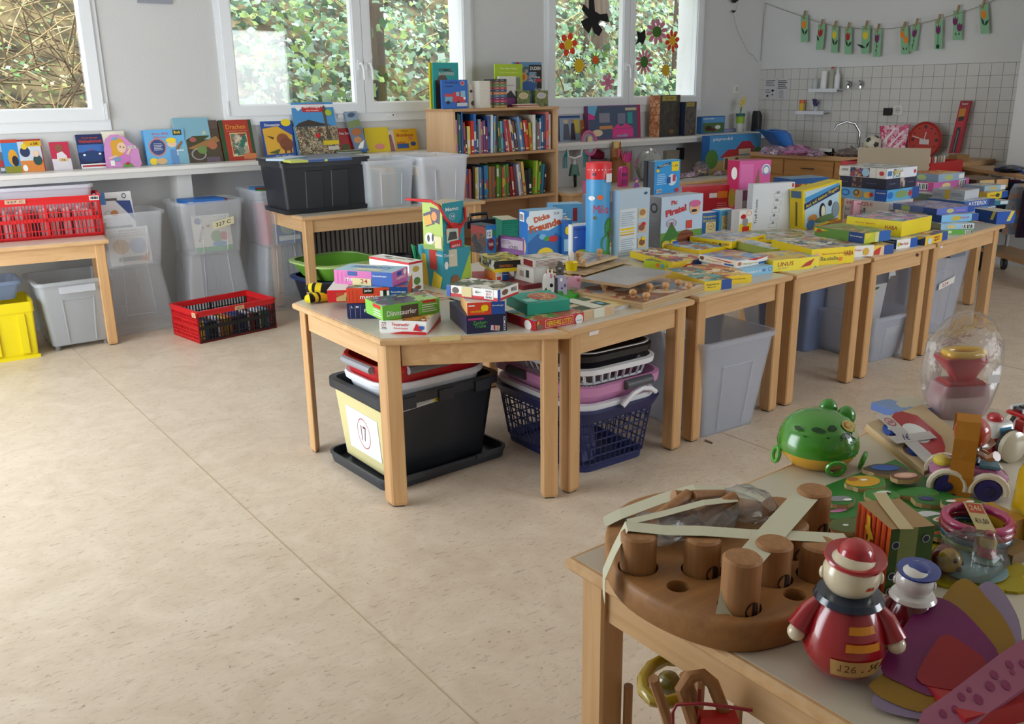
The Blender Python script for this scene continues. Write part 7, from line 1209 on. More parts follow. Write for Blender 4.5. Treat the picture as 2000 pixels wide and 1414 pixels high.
def card(pb, label, x0, x1, y, z0, z1, F, pr, lean=10, d=.012, name='book', cat='book', rz=0):
    M0 = Matrix.Translation(pb.location) @ Matrix.Rotation(pb.rotation_euler.z, 4, 'Z') @ Matrix.Translation((x0, y, z0)) @ Matrix.Rotation(R_(rz), 4, 'Z') @ Matrix.Rotation(-R_(lean), 4, 'X'); w = x1-x0; h = z1-z0
    o = G().box(0, w, 0, d, 0, h, P(F, .5)).build(name, M=M0); tag(o, label, cat)
    if pr: printed(pr, (0, 0, 0), (w, 0, 0), (0, 0, h), (0, -1, 0), 'cover_print', o)
    return o
card(s1, 'white and blue folder rising out of the clear bin beside the all red crate', -.16, .07, -.02, .2, .47, '#e4e6ea', [r(.05, .72, .3, 1, '#2f7ac0'), p('#1a3a8a', (.55, .8), (.95, .78), (1, .3)), e(.48, .5, .1, .08, '#c8843a'), r(.3, .8, .6, .86, '#5a5058'), ('ring', .8, .9, .06, .06, .3, K_), ('ring', .3, .5, .08, .07, .1, '#8a8a8a'), r(0, .1, .2, .3, '#a85a2a'), r(.1, .12, .9, .2, '#5a7a4a')], lean=9, name='folder', cat='folder')
card(s1, 'grey printed sheet inside the clear bin beside the all red crate', -.14, .12, -.115, .01, .25, '#d6d4d0', [e(.3, .5, .2, .2, '#c8a880'), e(.7, .5, .2, .22, '#a8b4c8'), r(.2, .1, .8, .22, '#8a8c84'), p('#c88a5a', (.7, .1), (.95, .3), (.9, .05))]+lines(.05, .75, .9, .95, 3, '#a8a8a8', .3), lean=6, name='paper_sheet', cat='paper')
card(s2, 'cream picture book with a green lower edge inside the clear bin below the post', -.12, .14, -.11, .01, .26, '#e2dccb', [r(0, 0, 1, .14, '#4aa05a'), e(.15, .85, .1, .09, '#5a6a8a'), e(.6, .4, .16, .16, '#7aa05a'), e(.8, .4, .1, .12, '#c85a4a'), e(.65, .2, .2, .07, '#6a9ac0'), tx('Frühling', .2, .5, .4, .1, '#4a4a6a', 75), e(.4, .7, .05, .04, '#c88a4a')], lean=7)
card(s2, 'blue edged flat game box lying over the rim of the clear bin below the post', -.17, .09, -.17, .345, .372, '#1d66b4', [tx('Spiele', .12, .6, .12, .3)], lean=0, d=.2, name='game_box', cat='game box')
card(s2, 'striped magazine pile lying at the back of the clear bin below the post', .02, .17, .0, .33, .35, '#2a3a6a', [r(0, .5, 1, .8, '#b83a3a')], lean=0, d=.1, name='magazine', cat='magazine')
card(s3, 'blue exercise book with white lettering inside the clear bin marked 330', -.05, .14, -.145, .01, .29, '#2f5aa0', [tx('Spiel und', .5, .92, .5, .05), tx('Lernkrimis', .5, .84, .7, .06), r(.1, .08, .95, .2, W_), e(.5, .42, .3, .2, '#9ab8a0'), e(.7, .5, .14, .12, '#e0c8b0')], lean=5)
card(s3, 'red spined book slanting inside the clear bin marked 330', -.1, -.07, -.12, .01, .3, '#c02a30', None, lean=4, d=.2)
card(s3, 'green and blue book with a red edge lying across the clear bin marked 330', -.12, .10, .0, .37, .40, '#3a86c0', [r(0, .7, 1, 1, '#b02a30'), r(0, 0, .45, .7, '#3a7a3a')], lean=0, d=.12)
# ------------------------------------------------------------------ bookcase: shelves of books
rs = random.Random(77)
CN = {'pink': '#d88ab0', 'teal': '#2f6a72', 'grey green': '#5a7a6a', 'blue': '#2a6ab0', 'orange red': '#c8543a', 'navy': '#26345a', 'yellow': '#e0cf5a', 'red': '#c02a24', 'dark green': '#34503a', 'grey': '#9a98a0', 'rose': '#c05a74', 'purple': '#6a4a7a', 'plum': '#8a3a5a', 'white': '#dcdcdc', 'sky blue': '#6aa6c8', 'olive': '#8a9440', 'green': '#4f8a36', 'brown': '#8a5c38', 'tan': '#cbb08a', 'black': '#1a1a20', 'dark red': '#7d2428', 'lime': '#a2c03a', 'slate': '#54607a'}
def colour_name(h):
    a = lin(h); return min(CN, key=lambda n: sum((x**.45-y**.45)**2 for x, y in zip(a, lin(CN[n]))))
ORD = 'first second third fourth fifth sixth seventh eighth ninth tenth eleventh twelfth thirteenth fourteenth fifteenth sixteenth seventeenth eighteenth nineteenth twentieth'.split()
def ordn(i): return ORD[i] if i < 20 else (('twenty-' if i < 29 else 'thirty-' if i < 39 else 'forty-')+ORD[(i+1) % 10-1] if (i+1) % 10 else ('thirtieth' if i == 29 else 'fortieth'))
def shelf_row(z, specs, label, group, y0=.03):
    x = .028
    for i, (wd, h, c_, tl) in enumerate(specs):
        d = rs.uniform(.2, .26); o = G().box(0, wd-.0012, 0, d, 0, h, P(c_, .45)).build('book')
        if rs.random() < .8:
            cc = rs.choice(['#e8e2d0', '#d8c23a', '#1c1c22', '#c23a3a', '#e8e8ea']); y_ = rs.uniform(.2, .7); printed([r(.15, y_, .85, min(.95, y_+rs.uniform(.1, .3)), cc), r(.1, .06, .9, .1, cc)], (0, 0, 0), (wd-.0012, 0, 0), (0, 0, h), (0, -1, 0), 'spine_print', o, lift=.0004)
        t_ = R_(tl); lift = 0
        o.matrix_world = Matrix.Translation((bcx0+x, bcy+y0+rs.uniform(0, .012), z+.001)) @ (Matrix.Translation((wd, 0, 0)) @ Matrix.Rotation(t_, 4, 'Y') @ Matrix.Translation((-wd, 0, 0)) if tl > 0 else Matrix.Rotation(t_, 4, 'Y'))
        tag(o, '%s %s book%s on the %s bookcase shelf, %s from its left end' % ('thick' if wd > .024 else 'slim', colour_name(c_), ' leaning' if abs(tl) > 2 else '', label, ordn(i)), 'book', group); x += wd*(1/math.cos(t_))+(.002 if i else 0)
        if x > W-.045: break
top_specs = [(.03, .26, '#d88ab0', 0), (.016, .31, '#2f5a6a', 0), (.018, .30, '#5a7a6a', 0), (.016, .32, '#2a6ab0', 0), (.014, .24, '#c8543a', 0), (.018, .2, '#2f3a5a', 0), (.03, .21, '#e0cf6a', 0), (.03, .25, '#c83024', 0), (.026, .30, '#2f72c0', 0), (.014, .22, '#3a4a3a', 0), (.022, .26, '#9a94a0', 0), (.018, .24, '#c05a74', 0), (.02, .25, '#6a4a7a', 0), (.018, .2, '#8a3a5a', 0), (.022, .28, '#3f5a9a', 0), (.022, .29, '#d8dcdc', 2), (.014, .28, '#6aa0c8', 3), (.02, .22, '#8a9a4a', 2), (.022, .29, '#203c5a', -3), (.022, .24, '#4a7a3a', -4), (.02, .24, '#6ab0c0', -3), (.016, .24, '#2a6a8a', -4), (.018, .24, '#b0405a', -5), (.022, .25, '#c8b4a0', -6), (.02, .25, '#b02a2c', -9), (.018, .25, '#d8c8b8', -9), (.02, .24, '#2a4a8a', -10), (.02, .24, '#7a4a3a', -10), (.018, .23, '#5a6a7a', -8), (.024, .27, '#7a9ac0', -9), (.022, .26, '#3a5a8a', -9), (.022, .24, '#c84a2a', -8), (.02, .24, '#c02a20', -7), (.02, .22, '#b8a83a', -5), (.03, .28, '#d8d4c8', 0), (.02, .24, '#3a7a7a', 0), (.02, .22, '#b05a5a', 0), (.018, .25, '#5a8aa8', 0), (.022, .27, '#2f5a8a', 0), (.02, .28, '#3a4a7a', 0), (.03, .3, '#d0756a', 0), (.02, .28, '#c8ccd4', 0)]
shelf_row(1.02, top_specs, 'upper', 'books on the upper bookcase shelf')
low_specs = [(.03, .2, '#2a2a34', 0), (.018, .22, '#c03a2c', 0), (.016, .24, '#d8d8dc', 0), (.016, .24, '#b83a2a', 0), (.018, .24, '#d86a3a', 0), (.018, .24, '#3a5a9a', 0), (.02, .24, '#c85a4a', 0), (.014, .22, '#1a1a20', 0), (.02, .26, '#3a2a24', 0), (.02, .25, '#d8c03a', 0), (.016, .25, '#d0d4da', 0), (.02, .25, '#6a9ac0', 0), (.018, .24, '#2f4f8a', 0), (.022, .26, '#3a7ab0', 0), (.02, .26, '#2a90b8', 0), (.03, .25, '#a06a3a', 0), (.025, .25, '#8a6a4a', 0), (.02, .25, '#4a3a2c', 0), (.026, .26, '#6a9a2c', 0), (.02, .25, '#4a7a24', 0), (.02, .24, '#c05a4a', 0), (.02, .25, '#7aa05a', 0), (.024, .26, '#5a8a3a', 0), (.014, .22, '#17181d', -4), (.02, .24, '#8a2a2a', -6), (.022, .24, '#b03a34', -6), (.018, .24, '#7a1f2a', -7), (.02, .26, '#4a5a7a', -7), (.022, .25, '#d8d8d8', -7), (.02, .26, '#9a94b0', -8), (.026, .27, '#d8b46a', -7), (.03, .2, '#14161a', -3), (.03, .21, '#20302a', -2), (.024, .27, '#6a9a1c', 3), (.022, .27, '#a8c03a', 3), (.022, .26, '#7ab03a', 4), (.018, .24, '#2f5a5a', 5), (.02, .24, '#1f7a9a', 5), (.018, .22, '#2a2a3a', 6)]
shelf_row(.665, low_specs, 'middle', 'books on the middle bookcase shelf')
# on top of the bookcase
ZT_ = bct+.0012
def tb(label, xl, xr, yb, yt, F, pr=None, d=.02, lean=0, Y=6.12, **k): return lbook(label, xl, xr, yb, yt, F, pr, d=d, lean=0, z=ZT_, Y=Y, **k)
tb('yellow spined tall book behind the teal book on the bookcase', 842, 890, 207, 122, '#d8c81c', [r(.1, 0, 1, 1, '#c0b41a')], d=.02, Y=6.22)
tb('tall teal gnarled forest book on the bookcase', 848, 897, 208, 122, '#1a9a98', [r(.08, 0, .55, .62, '#3a2a22'), e(.35, .62, .2, .12, '#5a4a3a'), tx('WIMMEL', .5, .84, .56, .07, '#5a4a3a'), tx('BAUWERKE', .52, .76, .6, .07, '#c8c4b8'), r(.6, 0, .95, .35, '#1f8a86')], d=.015, Y=6.17)
tb('blue board book with a red fire engine on the bookcase', 864, 914, 208, 156, '#2a6ac0', [tx('Kuckuck', .38, .92, .5, .09, '#10305a'), tx('kleiner', .3, .78, .3, .05, '#10305a'), ('ring', .8, .88, .08, .08, .3, '#e8a89a'), e(.8, .88, .05, .05, '#c83a2a'), r(.1, .34, .5, .52, '#c8404a'), r(.42, .22, .9, .58, '#c8404a'), r(.72, .4, .9, .62, '#8ac0d8'), r(.54, .44, .66, .58, '#8ac0d8'), r(.1, .25, .4, .42, '#7ab0c8'), e(.22, .22, .07, .06, '#1a2430'), e(.62, .2, .07, .06, '#1a2430'), e(.86, .36, .05, .05, W_), r(.56, .08, .96, .2, '#c8d0d8')], d=.02, Y=6.05)
tb('pale cream book with small animals on the bookcase', 916, 939, 206, 164, '#d8d0c4', [tx('Weißt du', .6, .82, .5, .07, '#8a7a6a'), tx('wie lieb', .6, .68, .5, .07, '#8a7a6a'), e(.2, .7, .12, .06, '#3a3430'), e(.35, .2, .2, .1, '#4a443c'), e(.75, .16, .16, .08, '#6a5a4a')], d=.012, Y=6.1)
tb('thick block of white pages beside the colourful spines on the bookcase', 937, 961, 207, 158, '#e2ded2', lines(.04, .02, .96, .98, 22, '#cfc8b8', .2), d=.1, Y=6.02)
for k in range(11):
    cs_ = ['#b08a3a', '#2a5a3a', '#b03a5a', '#7a2a5a', '#2f6a8a', '#c87a3a', '#3a3a6a', '#a83a3a', '#4a7a3a', '#8a5a3a', '#2f2f3a'][k]
    prev = prev['top_z'] if k and isinstance(prev, bpy.types.Object) else None
    prev = gbox('small_book', 'small %s book lying in the colourful pile on the bookcase, %s from the bottom' % (colour_name(cs_), ordn(k)), (961, 207), (990, 207), Y=6.0, d=.1, h=.0185, z=(prev+.0012) if prev else ZT_, F=cs_, T=cs_, lid=False, cat='book', group='pile of small books on the bookcase', pr={'F': [r(0, .1, .12, .9, '#2a2a30'), tx('LESEN', .35, .5, .2, .3), tx('SPASS', .7, .5, .2, .3)]})
tb('tall lime green picture book on the bookcase', 968, 1021, 205, 125, '#a4c02a', [tx('Der kleine Garten', .5, .9, .6, .04, '#e8f0c0'), tx('Gartenjahr', .5, .8, .7, .05, '#d8e070'), r(.14, .1, .92, .7, '#9aa488'), r(.4, .4, .9, .68, '#7a8468'), r(.2, .15, .6, .3, '#c8ccb8')], d=.015, Y=6.2)
tb('small white book with a dark town on the bookcase', 975, 1008, 206, 149, '#dcdad4', [r(0, .0, 1, .3, '#6a2a6a'), p('#22242a', (0, .3), (.2, .55), (.4, .4), (.7, .55), (1, .3)), e(.25, .85, .2, .06, '#7a6a5a'), r(.2, .7, .9, .72, '#8a8a8a')], d=.02, Y=6.12)
tb('tall children\'s dictionary with a black title block on the bookcase', 1003, 1058, 206, 121, '#5a8ab0', [r(0, .3, 1, .9, A_mix(60, '#4a6a3a', '#7a9ac0', '#c8a878', '#3a5a8a', sc=40)), r(.55, .78, 1, .94, '#14161c'), r(.82, .4, 1, .78, '#14161c'), tx('DUDEN', .77, .86, .36, .08), tx('Kita', .86, .66, .16, .05), r(.8, .55, 1, .62, '#b03a34'), e(.32, .66, .16, .1, '#d8a01c'), e(.32, .66, .1, .07, '#c8601c'), e(.5, .45, .3, .12, '#2f5a9a'), r(.1, .93, .2, 1, '#c02a2a')], d=.02, Y=6.26)
for (xl, xr, lab, cc) in ((1010, 1035, 'olive card tin with an oval label on the bookcase, left of two', '#c8b48a'), (1045, 1070, 'olive card tin with an oval label at the right end of the bookcase', '#b8b4c0')):
    tb(lab, xl, xr, 204, 177, '#5a6a3a', [r(0, 0, 1, 1, A_mix(61, '#4a5a34', '#8a8a5a', '#6a7a44', sc=60)), e(.5, .68, .36, .2, '#d8cfae'), e(.5, .68, .3, .15, cc)], d=.04, Y=6.1, name='card_tin', cat='tin')
stp = None
for k, (c_, lab) in enumerate((('#d8d0c4', 'flat white booklet at the bottom of the small heap on the bookcase'), ('#b85a3a', 'flat orange booklet in the small heap on the bookcase'), ('#e0dcd4', 'flat pale booklet on top of the small heap on the bookcase'))):
    stp = gbox('booklet', lab, (1012, 208), (1052, 208), Y=6.0, d=.08, h=.007, z=ZT_, on=stp, F=c_, T=c_, lid=False, cat='booklet', turn=k*4-4)
# flowers and black figures on the window panes (paper, stuck to the glass)
YG = YW+.0045
def paper_flower(label, px, py, rx, ry, n, cpet, ccen, layers=(), shape='round', k=.45):
    c = atY(px, py, YG); sx = (atY(px+rx, py, YG)-c).length; sz = (atY(px, py-ry, YG)-c).length; o = thing('paper_flower', label, 'paper flower', tuple(c)); 
    for i in range(n):
        a_ = 2*math.pi*i/n+.2; d = Vector((math.cos(a_), math.sin(a_))); e_ = Vector((-d.y, d.x)); wd = 2.6/n*.62 if shape == 'round' else 2.2/n*.5
        if shape == 'round': pts = [d*.25]+[d*(.66)+d*.34*math.cos(t_)+e_*wd*math.sin(t_) for t_ in [R_(b_) for b_ in range(-110, 111, 22)]]
        else: pts = [d*.2+e_*wd, d*.2-e_*wd, d*1.0]
        G().loft([[(q.x*sx, 0, q.y*sz) for q in pts], [(q.x*sx, -.0008, q.y*sz) for q in pts]], P(cpet, .7)).build('petal', o)
    G().loft([[(k*sx*math.cos(t_), y, k*sz*math.sin(t_)) for t_ in [2*math.pi*i/20 for i in range(20)]] for y in (-.0012, -.002)], P(ccen, .7)).build('flower_centre', o)
paper_flower('orange paper flower with a yellow centre on the left pane of the flower window', 1110, 87, 18, 24, 6, '#d8401c', '#d8b01c')
paper_flower('navy and yellow paper sun on the left pane of the flower window', 1131, 128, 18, 26, 16, '#151c4c', '#d8b41c', shape='spike', k=.52)
paper_flower('green paper flower with an orange centre on the left pane', 1163, 117, 16, 20, 10, '#2f7a24', '#d05a1c', shape='spike', k=.4)
paper_flower('plain pink paper flower low on the left pane', 1187, 161, 13, 18, 6, '#c87a94', '#c06a88')
paper_flower('large pink paper flower with a green centre, upper on the right pane', 1283, 62, 21, 26, 10, '#c87890', '#3a6a1c', k=.42)
paper_flower('orange paper flower with a yellow centre on the right pane', 1313, 80, 14, 23, 8, '#c83c1c', '#d8a81c', k=.42)
paper_flower('pink paper flower with a green centre, lower on the right pane', 1258, 121, 17, 26, 12, '#c87890', '#3a6a1c', k=.45)
paper_flower('navy and yellow paper sun low on the right pane', 1300, 137, 13, 20, 14, '#161a44', '#c8a01c', shape='spike', k=.58)
def paper_shape(name, label, pts, c_, Y=YG, cat='paper cut-out'):
    q = [atY(x, y, Y) for x, y in pts]; o0 = sum(q, Vector())/len(q); o = G().loft([[v-o0 for v in q], [v-o0+Vector((0, -.0012, 0)) for v in q]], P(c_, .8)).build(name); o.location = o0; return tag(o, label, cat)
paper_shape('paper_butterfly', 'black cut-out figure with wings high on the left pane of the flower window', [(1150, -6), (1160, -4), (1162, 22), (1172, 28), (1186, 26), (1190, 44), (1172, 40), (1168, 46), (1177, 58), (1170, 71), (1160, 64), (1156, 52), (1150, 66), (1140, 54), (1134, 42), (1148, 34), (1136, 18), (1140, 8), (1150, 18)], '#0c0c0e')
paper_shape('paper_butterfly', 'black butterfly cut-out on the right pane of the flower window', [(1243, 60), (1251, 64), (1260, 57), (1261, 74), (1256, 87), (1249, 82), (1241, 88), (1246, 74)], '#0c0c10')
# ------------------------------------------------------------------ right end of the ledge
def rbox(label, xl, xr, yb, yt, F, pr=None, d=.06, lean=4, z=ZL+.0012, name='toy_box', cat='toy box', **k): return lbook(label, xl, xr, yb, yt, F, pr, d=d, lean=lean, z=z, name=name, cat=cat, body=F, **k)
rbox('blue paper doll book with two figures beside the bookcase', 1094, 1134, 288, 227, '#3a5a8a', [r(0, 0, 1, .92, '#8aa0b8'), r(.68, .3, .95, .85, '#c8b84a'), e(.3, .78, .12, .08, '#d8b898'), p('#5a5a6a', (.15, .05), (.2, .68), (.42, .68), (.5, .05)), e(.62, .8, .08, .07, '#b88a6a'), p('#3a3040', (.5, .05), (.56, .7), (.7, .7), (.76, .05)), r(0, .92, 1, 1, '#2a4a8a')], d=.015, name='book', cat='book')
rbox('orange brown horse picture behind the oval mirror', 1131, 1162, 286, 235, '#a86a34', [e(.5, .5, .35, .2, '#d8a060'), e(.3, .4, .2, .2, '#8a4a1c')], d=.01, name='picture', cat='picture')
rbox('pink and blue doll playset box on the right ledge', 1150, 1251, 278, 207, '#7a4a7a', [r(.02, .04, .97, .97, '#4a5a74'), r(0, .6, .12, 1, '#d83a8a'), p('#6ab0d8', (0, .8), (.12, .7), (.18, 1), (0, 1)), r(.94, 0, 1, 1, '#a0305a'), r(.45, .04, .85, .3, '#d8408a'), p('#d8408a', (.45, .3), (.55, .45), (.62, .36), (.7, .46), (.86, .32)), r(.74, .44, .84, .78, '#3a9a9a'), r(.55, .44, .7, .76, '#7a7a94'), r(.2, .5, .4, .78, '#8a8a9a'), r(.7, .84, .92, .92, '#c8c0a0'), e(.16, .2, .1, .1, '#e0c8a8'), tx('wonder', .64, .1, .22, .1, '#6ac0d8'), r(.2, .3, .45, .4, '#c88a5a')], d=.06)
for (xl, xr, yb, yt, yr, lab, F, L_, d) in ((1287, 1333, 274, 186, 272, 'tall brown gift bag with a copper side on the right ledge', A_mix(62, '#3f3a34', '#4a4438', '#35322e'), A_mix(63, '#b0704a', '#c88a60', '#9a5a3a', '#d8a880', sc=40), .12), (1336, 1362, 272, 199, 270, 'slim dark gift bag with a navy edge beside the brown one', A_mix(64, '#4a4440', '#58504a', '#3a3634'), '#1c2440', .08)):
    ob = gbox('gift_bag', lab, (xl, yb), (xr, yr), None, yt, z=ZL+.0012, Y=6.4, d=d, F=F, L=L_, T='#6a5a44', lid=False, cat='gift bag', turn=8, pr={'F': [r(.1, .86, .8, .98, P('#a8984a', .6)), tx('A-20', .45, .92, .4, .05, '#3a3014'), e(.6, .12, .14, .05, '#7a5a34')]})
rbox('blue farm animal toy box on the right ledge', 1369, 1414, 266, 228, '#2a6ab0', [r(.06, .05, .97, .62, '#4a6a3a'), r(.06, .62, .97, .95, '#5a94c8'), tx('playmobil', .3, .86, .44, .1), e(.3, .3, .14, .16, '#3a1f1c'), e(.7, .35, .12, .12, '#d8d8d4'), e(.5, .2, .1, .1, '#6a1c1c')], d=.06, lean=0)
rbox('flat lilac card box on the right ledge', 1414, 1452, 264, 252, '#8f90b4', d=.06, lean=0)
c = Vector((atY(1450, 262, 6.42).x, 6.42, ZL)); fp = thing('flower_cup', 'green and white cup with a yellow paper daffodil at the end of the ledge', 'cup', (c.x, c.y+.04, ZL+.001)); 
G().lathe([(.035, 0), (.042, .09)], P('#b8bab4', .5), None, 20).build('cup_base', fp, True); G().lathe([(.043, .09), (.046, .16)], P('#8aa82a', .5), None, 20).build('cup_band', fp, True); G().lathe([(.047, .16), (.05, .19), (.04, .185)], P('#1f5a5a', .5), None, 20).build('cup_rim', fp, True)
for k, (x, z_) in enumerate(((-.01, .29), (.025, .32))):
    st = G().tube([(0, 0, .17), (x, 0, z_)], .004, P('#4a7a2c', .6), 6).build('stem', fp); b_ = G()
    for i in range(6): a_ = i*math.pi/3; b_.add([(x, -.01, z_), (x+.04*math.cos(a_-.3), -.012, z_+.04*math.sin(a_-.3)), (x+.05*math.cos(a_), -.012, z_+.05*math.sin(a_)), (x+.04*math.cos(a_+.3), -.012, z_+.04*math.sin(a_+.3))], [(0, 1, 2, 3)], P('#d8c04a', .6))
    b_.build('blossom', fp)
c = Vector((atY(1485, 262, 6.4).x, 6.4, ZL)); o = G().loft([(0, rrect(-.03, .03, -.05, .05, .01)), (.16, rrect(-.03, .035, -.05, .05, .015)), (.21, rrect(-.03, .01, -.04, .04, .015))], P('#17171c', .5)).build('speaker', None, True); o.location = (c.x+.0, c.y+.06, ZL+.001); tag(o, 'black rounded device standing at the end of the ledge by the tiles', 'device')
o = G().tube([atY(x, y, 6.58) for x, y in ((1457, 232), (1466, 245), (1472, 258))], .004, P('#d0d4dc', .5), 6).build('white_cable', None, True); tag(o, 'white cable hanging from the ledge end to the black device', 'cable')
# big farm box on the low table
zt_ = TT+.0015
pm = gbox('toy_box', 'large blue stable toy box standing at the end of the low table', (1383, 344), (1482, 340), None, 266, z=zt_, d=.1, Y=6.15, F='#4a94cc', L='#1f5a9a', T='#2a6ab0', lid=False, cat='toy box', lean=0, pr={'F': [r(0, 0, 1, .35, '#a89060'), e(.05, .4, .12, .25, '#4a7a3a'), e(.95, .4, .1, .25, '#4a7a3a'), r(.28, .1, .9, .45, '#c8b898'), p('#b0343c', (.2, .42), (.35, .62), (.62, .62), (.58, .45)), p('#b0343c', (.5, .62), (.62, .82), (.78, .82), (.9, .6)), p('#a82c34', (.72, .66), (.8, .66), (1, .3), (1, .18)), r(.56, .48, .8, .62, '#d8ccb0'), r(.3, .1, .36, .4, '#6a4a34'), r(.5, .1, .56, .4, '#6a4a34'), e(.5, .12, .06, .08, '#3a2a24'), e(.7, .12, .08, .1, '#e0dcd4'), tx('playmobil', .24, .9, .36, .1)]})
# ------------------------------------------------------------------ dolls and pink toys on the low table
def onlow(x, y): return at(x, y, zt_)
def place(name, label, cat, x, y, rz=0, z=zt_): return thing(name, label, cat, tuple(at(x, y, z)), rz)
HP, MP = P('#d8408c', .3), P('#c85a94', .35)
o = place('toy_scooter', 'small toy scooter handlebar with a black wheel and teal streamers by the bookcase', 'toy', 1122, 366, R_(-20))
G().tube([(0, 0, .05), (0, .01, .24)], .014, P('#d0d2d4', .3)).build('steering_post', o, True); G().tube([(-.07, 0, .34), (-.06, 0, .27), (0, 0, .25), (.06, 0, .27), (.07, 0, .34)], .009, P('#d8d4d0', .3)).build('handlebar', o, True)
G().lathe([(.05, -.012), (.058, 0), (.05, .012)], P('#15161a', .5), Matrix.Translation((0, -.02, .058)) @ Matrix.Rotation(R_(70), 4, 'Z') @ Matrix.Rotation(R_(90), 4, 'X'), 20).build('wheel', o, True); G().loft([(.1, rrect(-.05, .05, -.01, .03, .01)), (.2, rrect(-.03, .03, -.01, .03, .01))], P('#2f6a5a', .4)).build('body_shell', o, True)
for s in (-1, 1):
    st = G(); [st.tube([(s*.07, 0, .33), (s*(.08+.01*k), -.01, .26), (s*(.075+.012*k), -.01, .17)], .004, P('#1f8a8a', .25), 5) for k in range(4)]; st.build('streamer', o)
o = place('oval_mirror', 'pink framed oval doll picture leaning behind the bowl', 'mirror', 1150, 358, R_(-15)); cz = .36
G().tube([(.07*math.cos(t_), .02*math.sin(t_), cz+.10*math.sin(t_)) for t_ in [2*math.pi*i/24 for i in range(24)]], .014, P('#c86a94', .35), 8, closed=True).build('frame', o, True)
G().loft([[(.062*math.cos(t_), .018*math.sin(t_)+y, cz+.09*math.sin(t_)) for t_ in [2*math.pi*i/24 for i in range(24)]] for y in (0, .006)], P('#9a94a8', .3)).build('oval_plate', o); G().ball((.0, -.012, cz+.03), (.028, .012, .035), P('#d8c49a', .5)).build('portrait_head', o, True); G().ball((0, -.01, cz-.04), (.036, .012, .04), P('#a0b0b4', .5)).build('portrait_body', o, True)
G().tube([(0, .01, 0), (0, .01, cz-.09)], .02, P('#a87aa0', .4)).build('stand', o, True)
o = place('doll_bowl', 'pale lilac doll bowl heaped with pink clothes', 'bowl', 1166, 352); zz_ = .20
G().lathe([(.04, 0), (.045, .02), (.03, .05), (.03, zz_-.06), (.06, zz_-.04), (.10, zz_), (.095, zz_), (.05, zz_-.035)], P('#b8b4cc', .4), None, 24).build('bowl', o, True)
g = G(); lump(g, Vector((0, 0, zz_+.03)), .07, .06, .05, P('#c83a6a', .7), 31, 8, .4); g.build('doll_clothes', o, True)
o = place('toy_pony', 'brown toy pony head with a blond mane and pink bridle', 'toy pony', 1203, 356, R_(20)); BR, BL = P('#8a5428', .6), P('#c8a868', .8)
G().tube([(.05, .02, 0), (.05, .02, .12), (.03, .01, .22), (-.01, 0, .29), (-.06, -.02, .27), (-.10, -.03, .22)], [.08, .075, .06, .055, .045, .03], BR, 14).build('head_and_neck', o, True)
G().tube([(-.05, -.02, .30), (.0, .0, .34), (.06, .02, .30), (.10, .03, .20), (.11, .03, .06)], [.02, .035, .04, .04, .03], BL, 10).build('mane', o, True)
for s in (-1, 1): G().tube([(0, s*.03, .32), (.0, s*.04, .37)], [.014, .004], BR, 8).build('ear', o, True)
G().tube([(-.075+.0, -.06, .24), (-.08, -.065, .27), (-.06, -.05, .30), (-.02, -.05, .29), (.02, -.06, .2)], .008, P('#d8507a', .4), 8).build('bridle', o, True)
o = place('crown_toy', 'hot pink toy crown on the back of the pony', 'toy crown', 1222, 352); pts = []
for i in range(15): a_ = math.pi*(.0+i/14); pts.append((a_, .06 if i % 2 else .10))
g = G(); lo = [(.06*math.cos(a_), -.03*math.sin(a_), .17) for a_, h_ in pts]; hi = [(.07*math.cos(a_), -.035*math.sin(a_), .17+h_) for a_, h_ in pts]
for i in range(14): g.loft([[lo[i], lo[i+1], hi[i+1], hi[i]], [(x, y+.006, z_) for x, y, z_ in (lo[i], lo[i+1], hi[i+1], hi[i])]], HP)
g.build('crown_band', o); G().lathe([(.05, 0), (.045, .17)], P('#b88a5a', .7), None, 14).build('crown_stand', o, True)
o = place('toy_phone', 'hot pink arched toy phone on the low table', 'toy phone', 1216, 364)
G().loft([[(x, -.02, z_) for x, z_ in [(-.045, 0), (.045, 0), (.045, .13)]+arc(0, .13, .045, 0, 180, 12)[1:]], [(x, .02, z_) for x, z_ in [(-.045, 0), (.045, 0), (.045, .13)]+arc(0, .13, .045, 0, 180, 12)[1:]]], HP).build('body', o)
G().tube([(x, -.02, z_) for x, z_ in [(-.04, .01)]+[(-.04, .13)]+arc(0, .13, .04, 180, 0, 10)+[(.04, .01)]], .008, P('#b82a78', .3), 8).build('arched_trim', o, True); G().box(-.028, .028, -.026, -.02, .09, .12, P('#7a3a6a', .4)).build('display', o); G().box(-.02, .02, -.026, -.02, .02, .07, P('#a04a84', .4)).build('keypad', o)
o = place('pink_basket', 'pale pink doll basket on the low table behind the red lidded tube', 'toy basket', 1158, 376)
G().loft([(0, rrect(-.09, .09, -.05, .05, .03)), (.10, rrect(-.10, .10, -.06, .06, .04)), (.10, rrect(-.09, .09, -.05, .05, .03)), (.02, rrect(-.08, .08, -.04, .04, .03))], P('#d07a9c', .4)).build('tub', o, True)
o = place('plush_bag', 'grey clear bag of plush parts on the low table', 'bag', 1275, 352)
g = G(); lump(g, Vector((0, .05, .12)), .14, .10, .14, P('#7a7a74', .8), 41, 10, .25); g.v = [Vector((q.x, q.y, max(q.z, .001))) for q in g.v]; g.build('plush_filling', o, True)
g = G(); lump(g, Vector((0, .05, .125)), .155, .115, .155, film(.14), 42, 10, .2); g.v = [Vector((q.x, q.y, max(q.z, .001))) for q in g.v]; g.build('film', o, True)
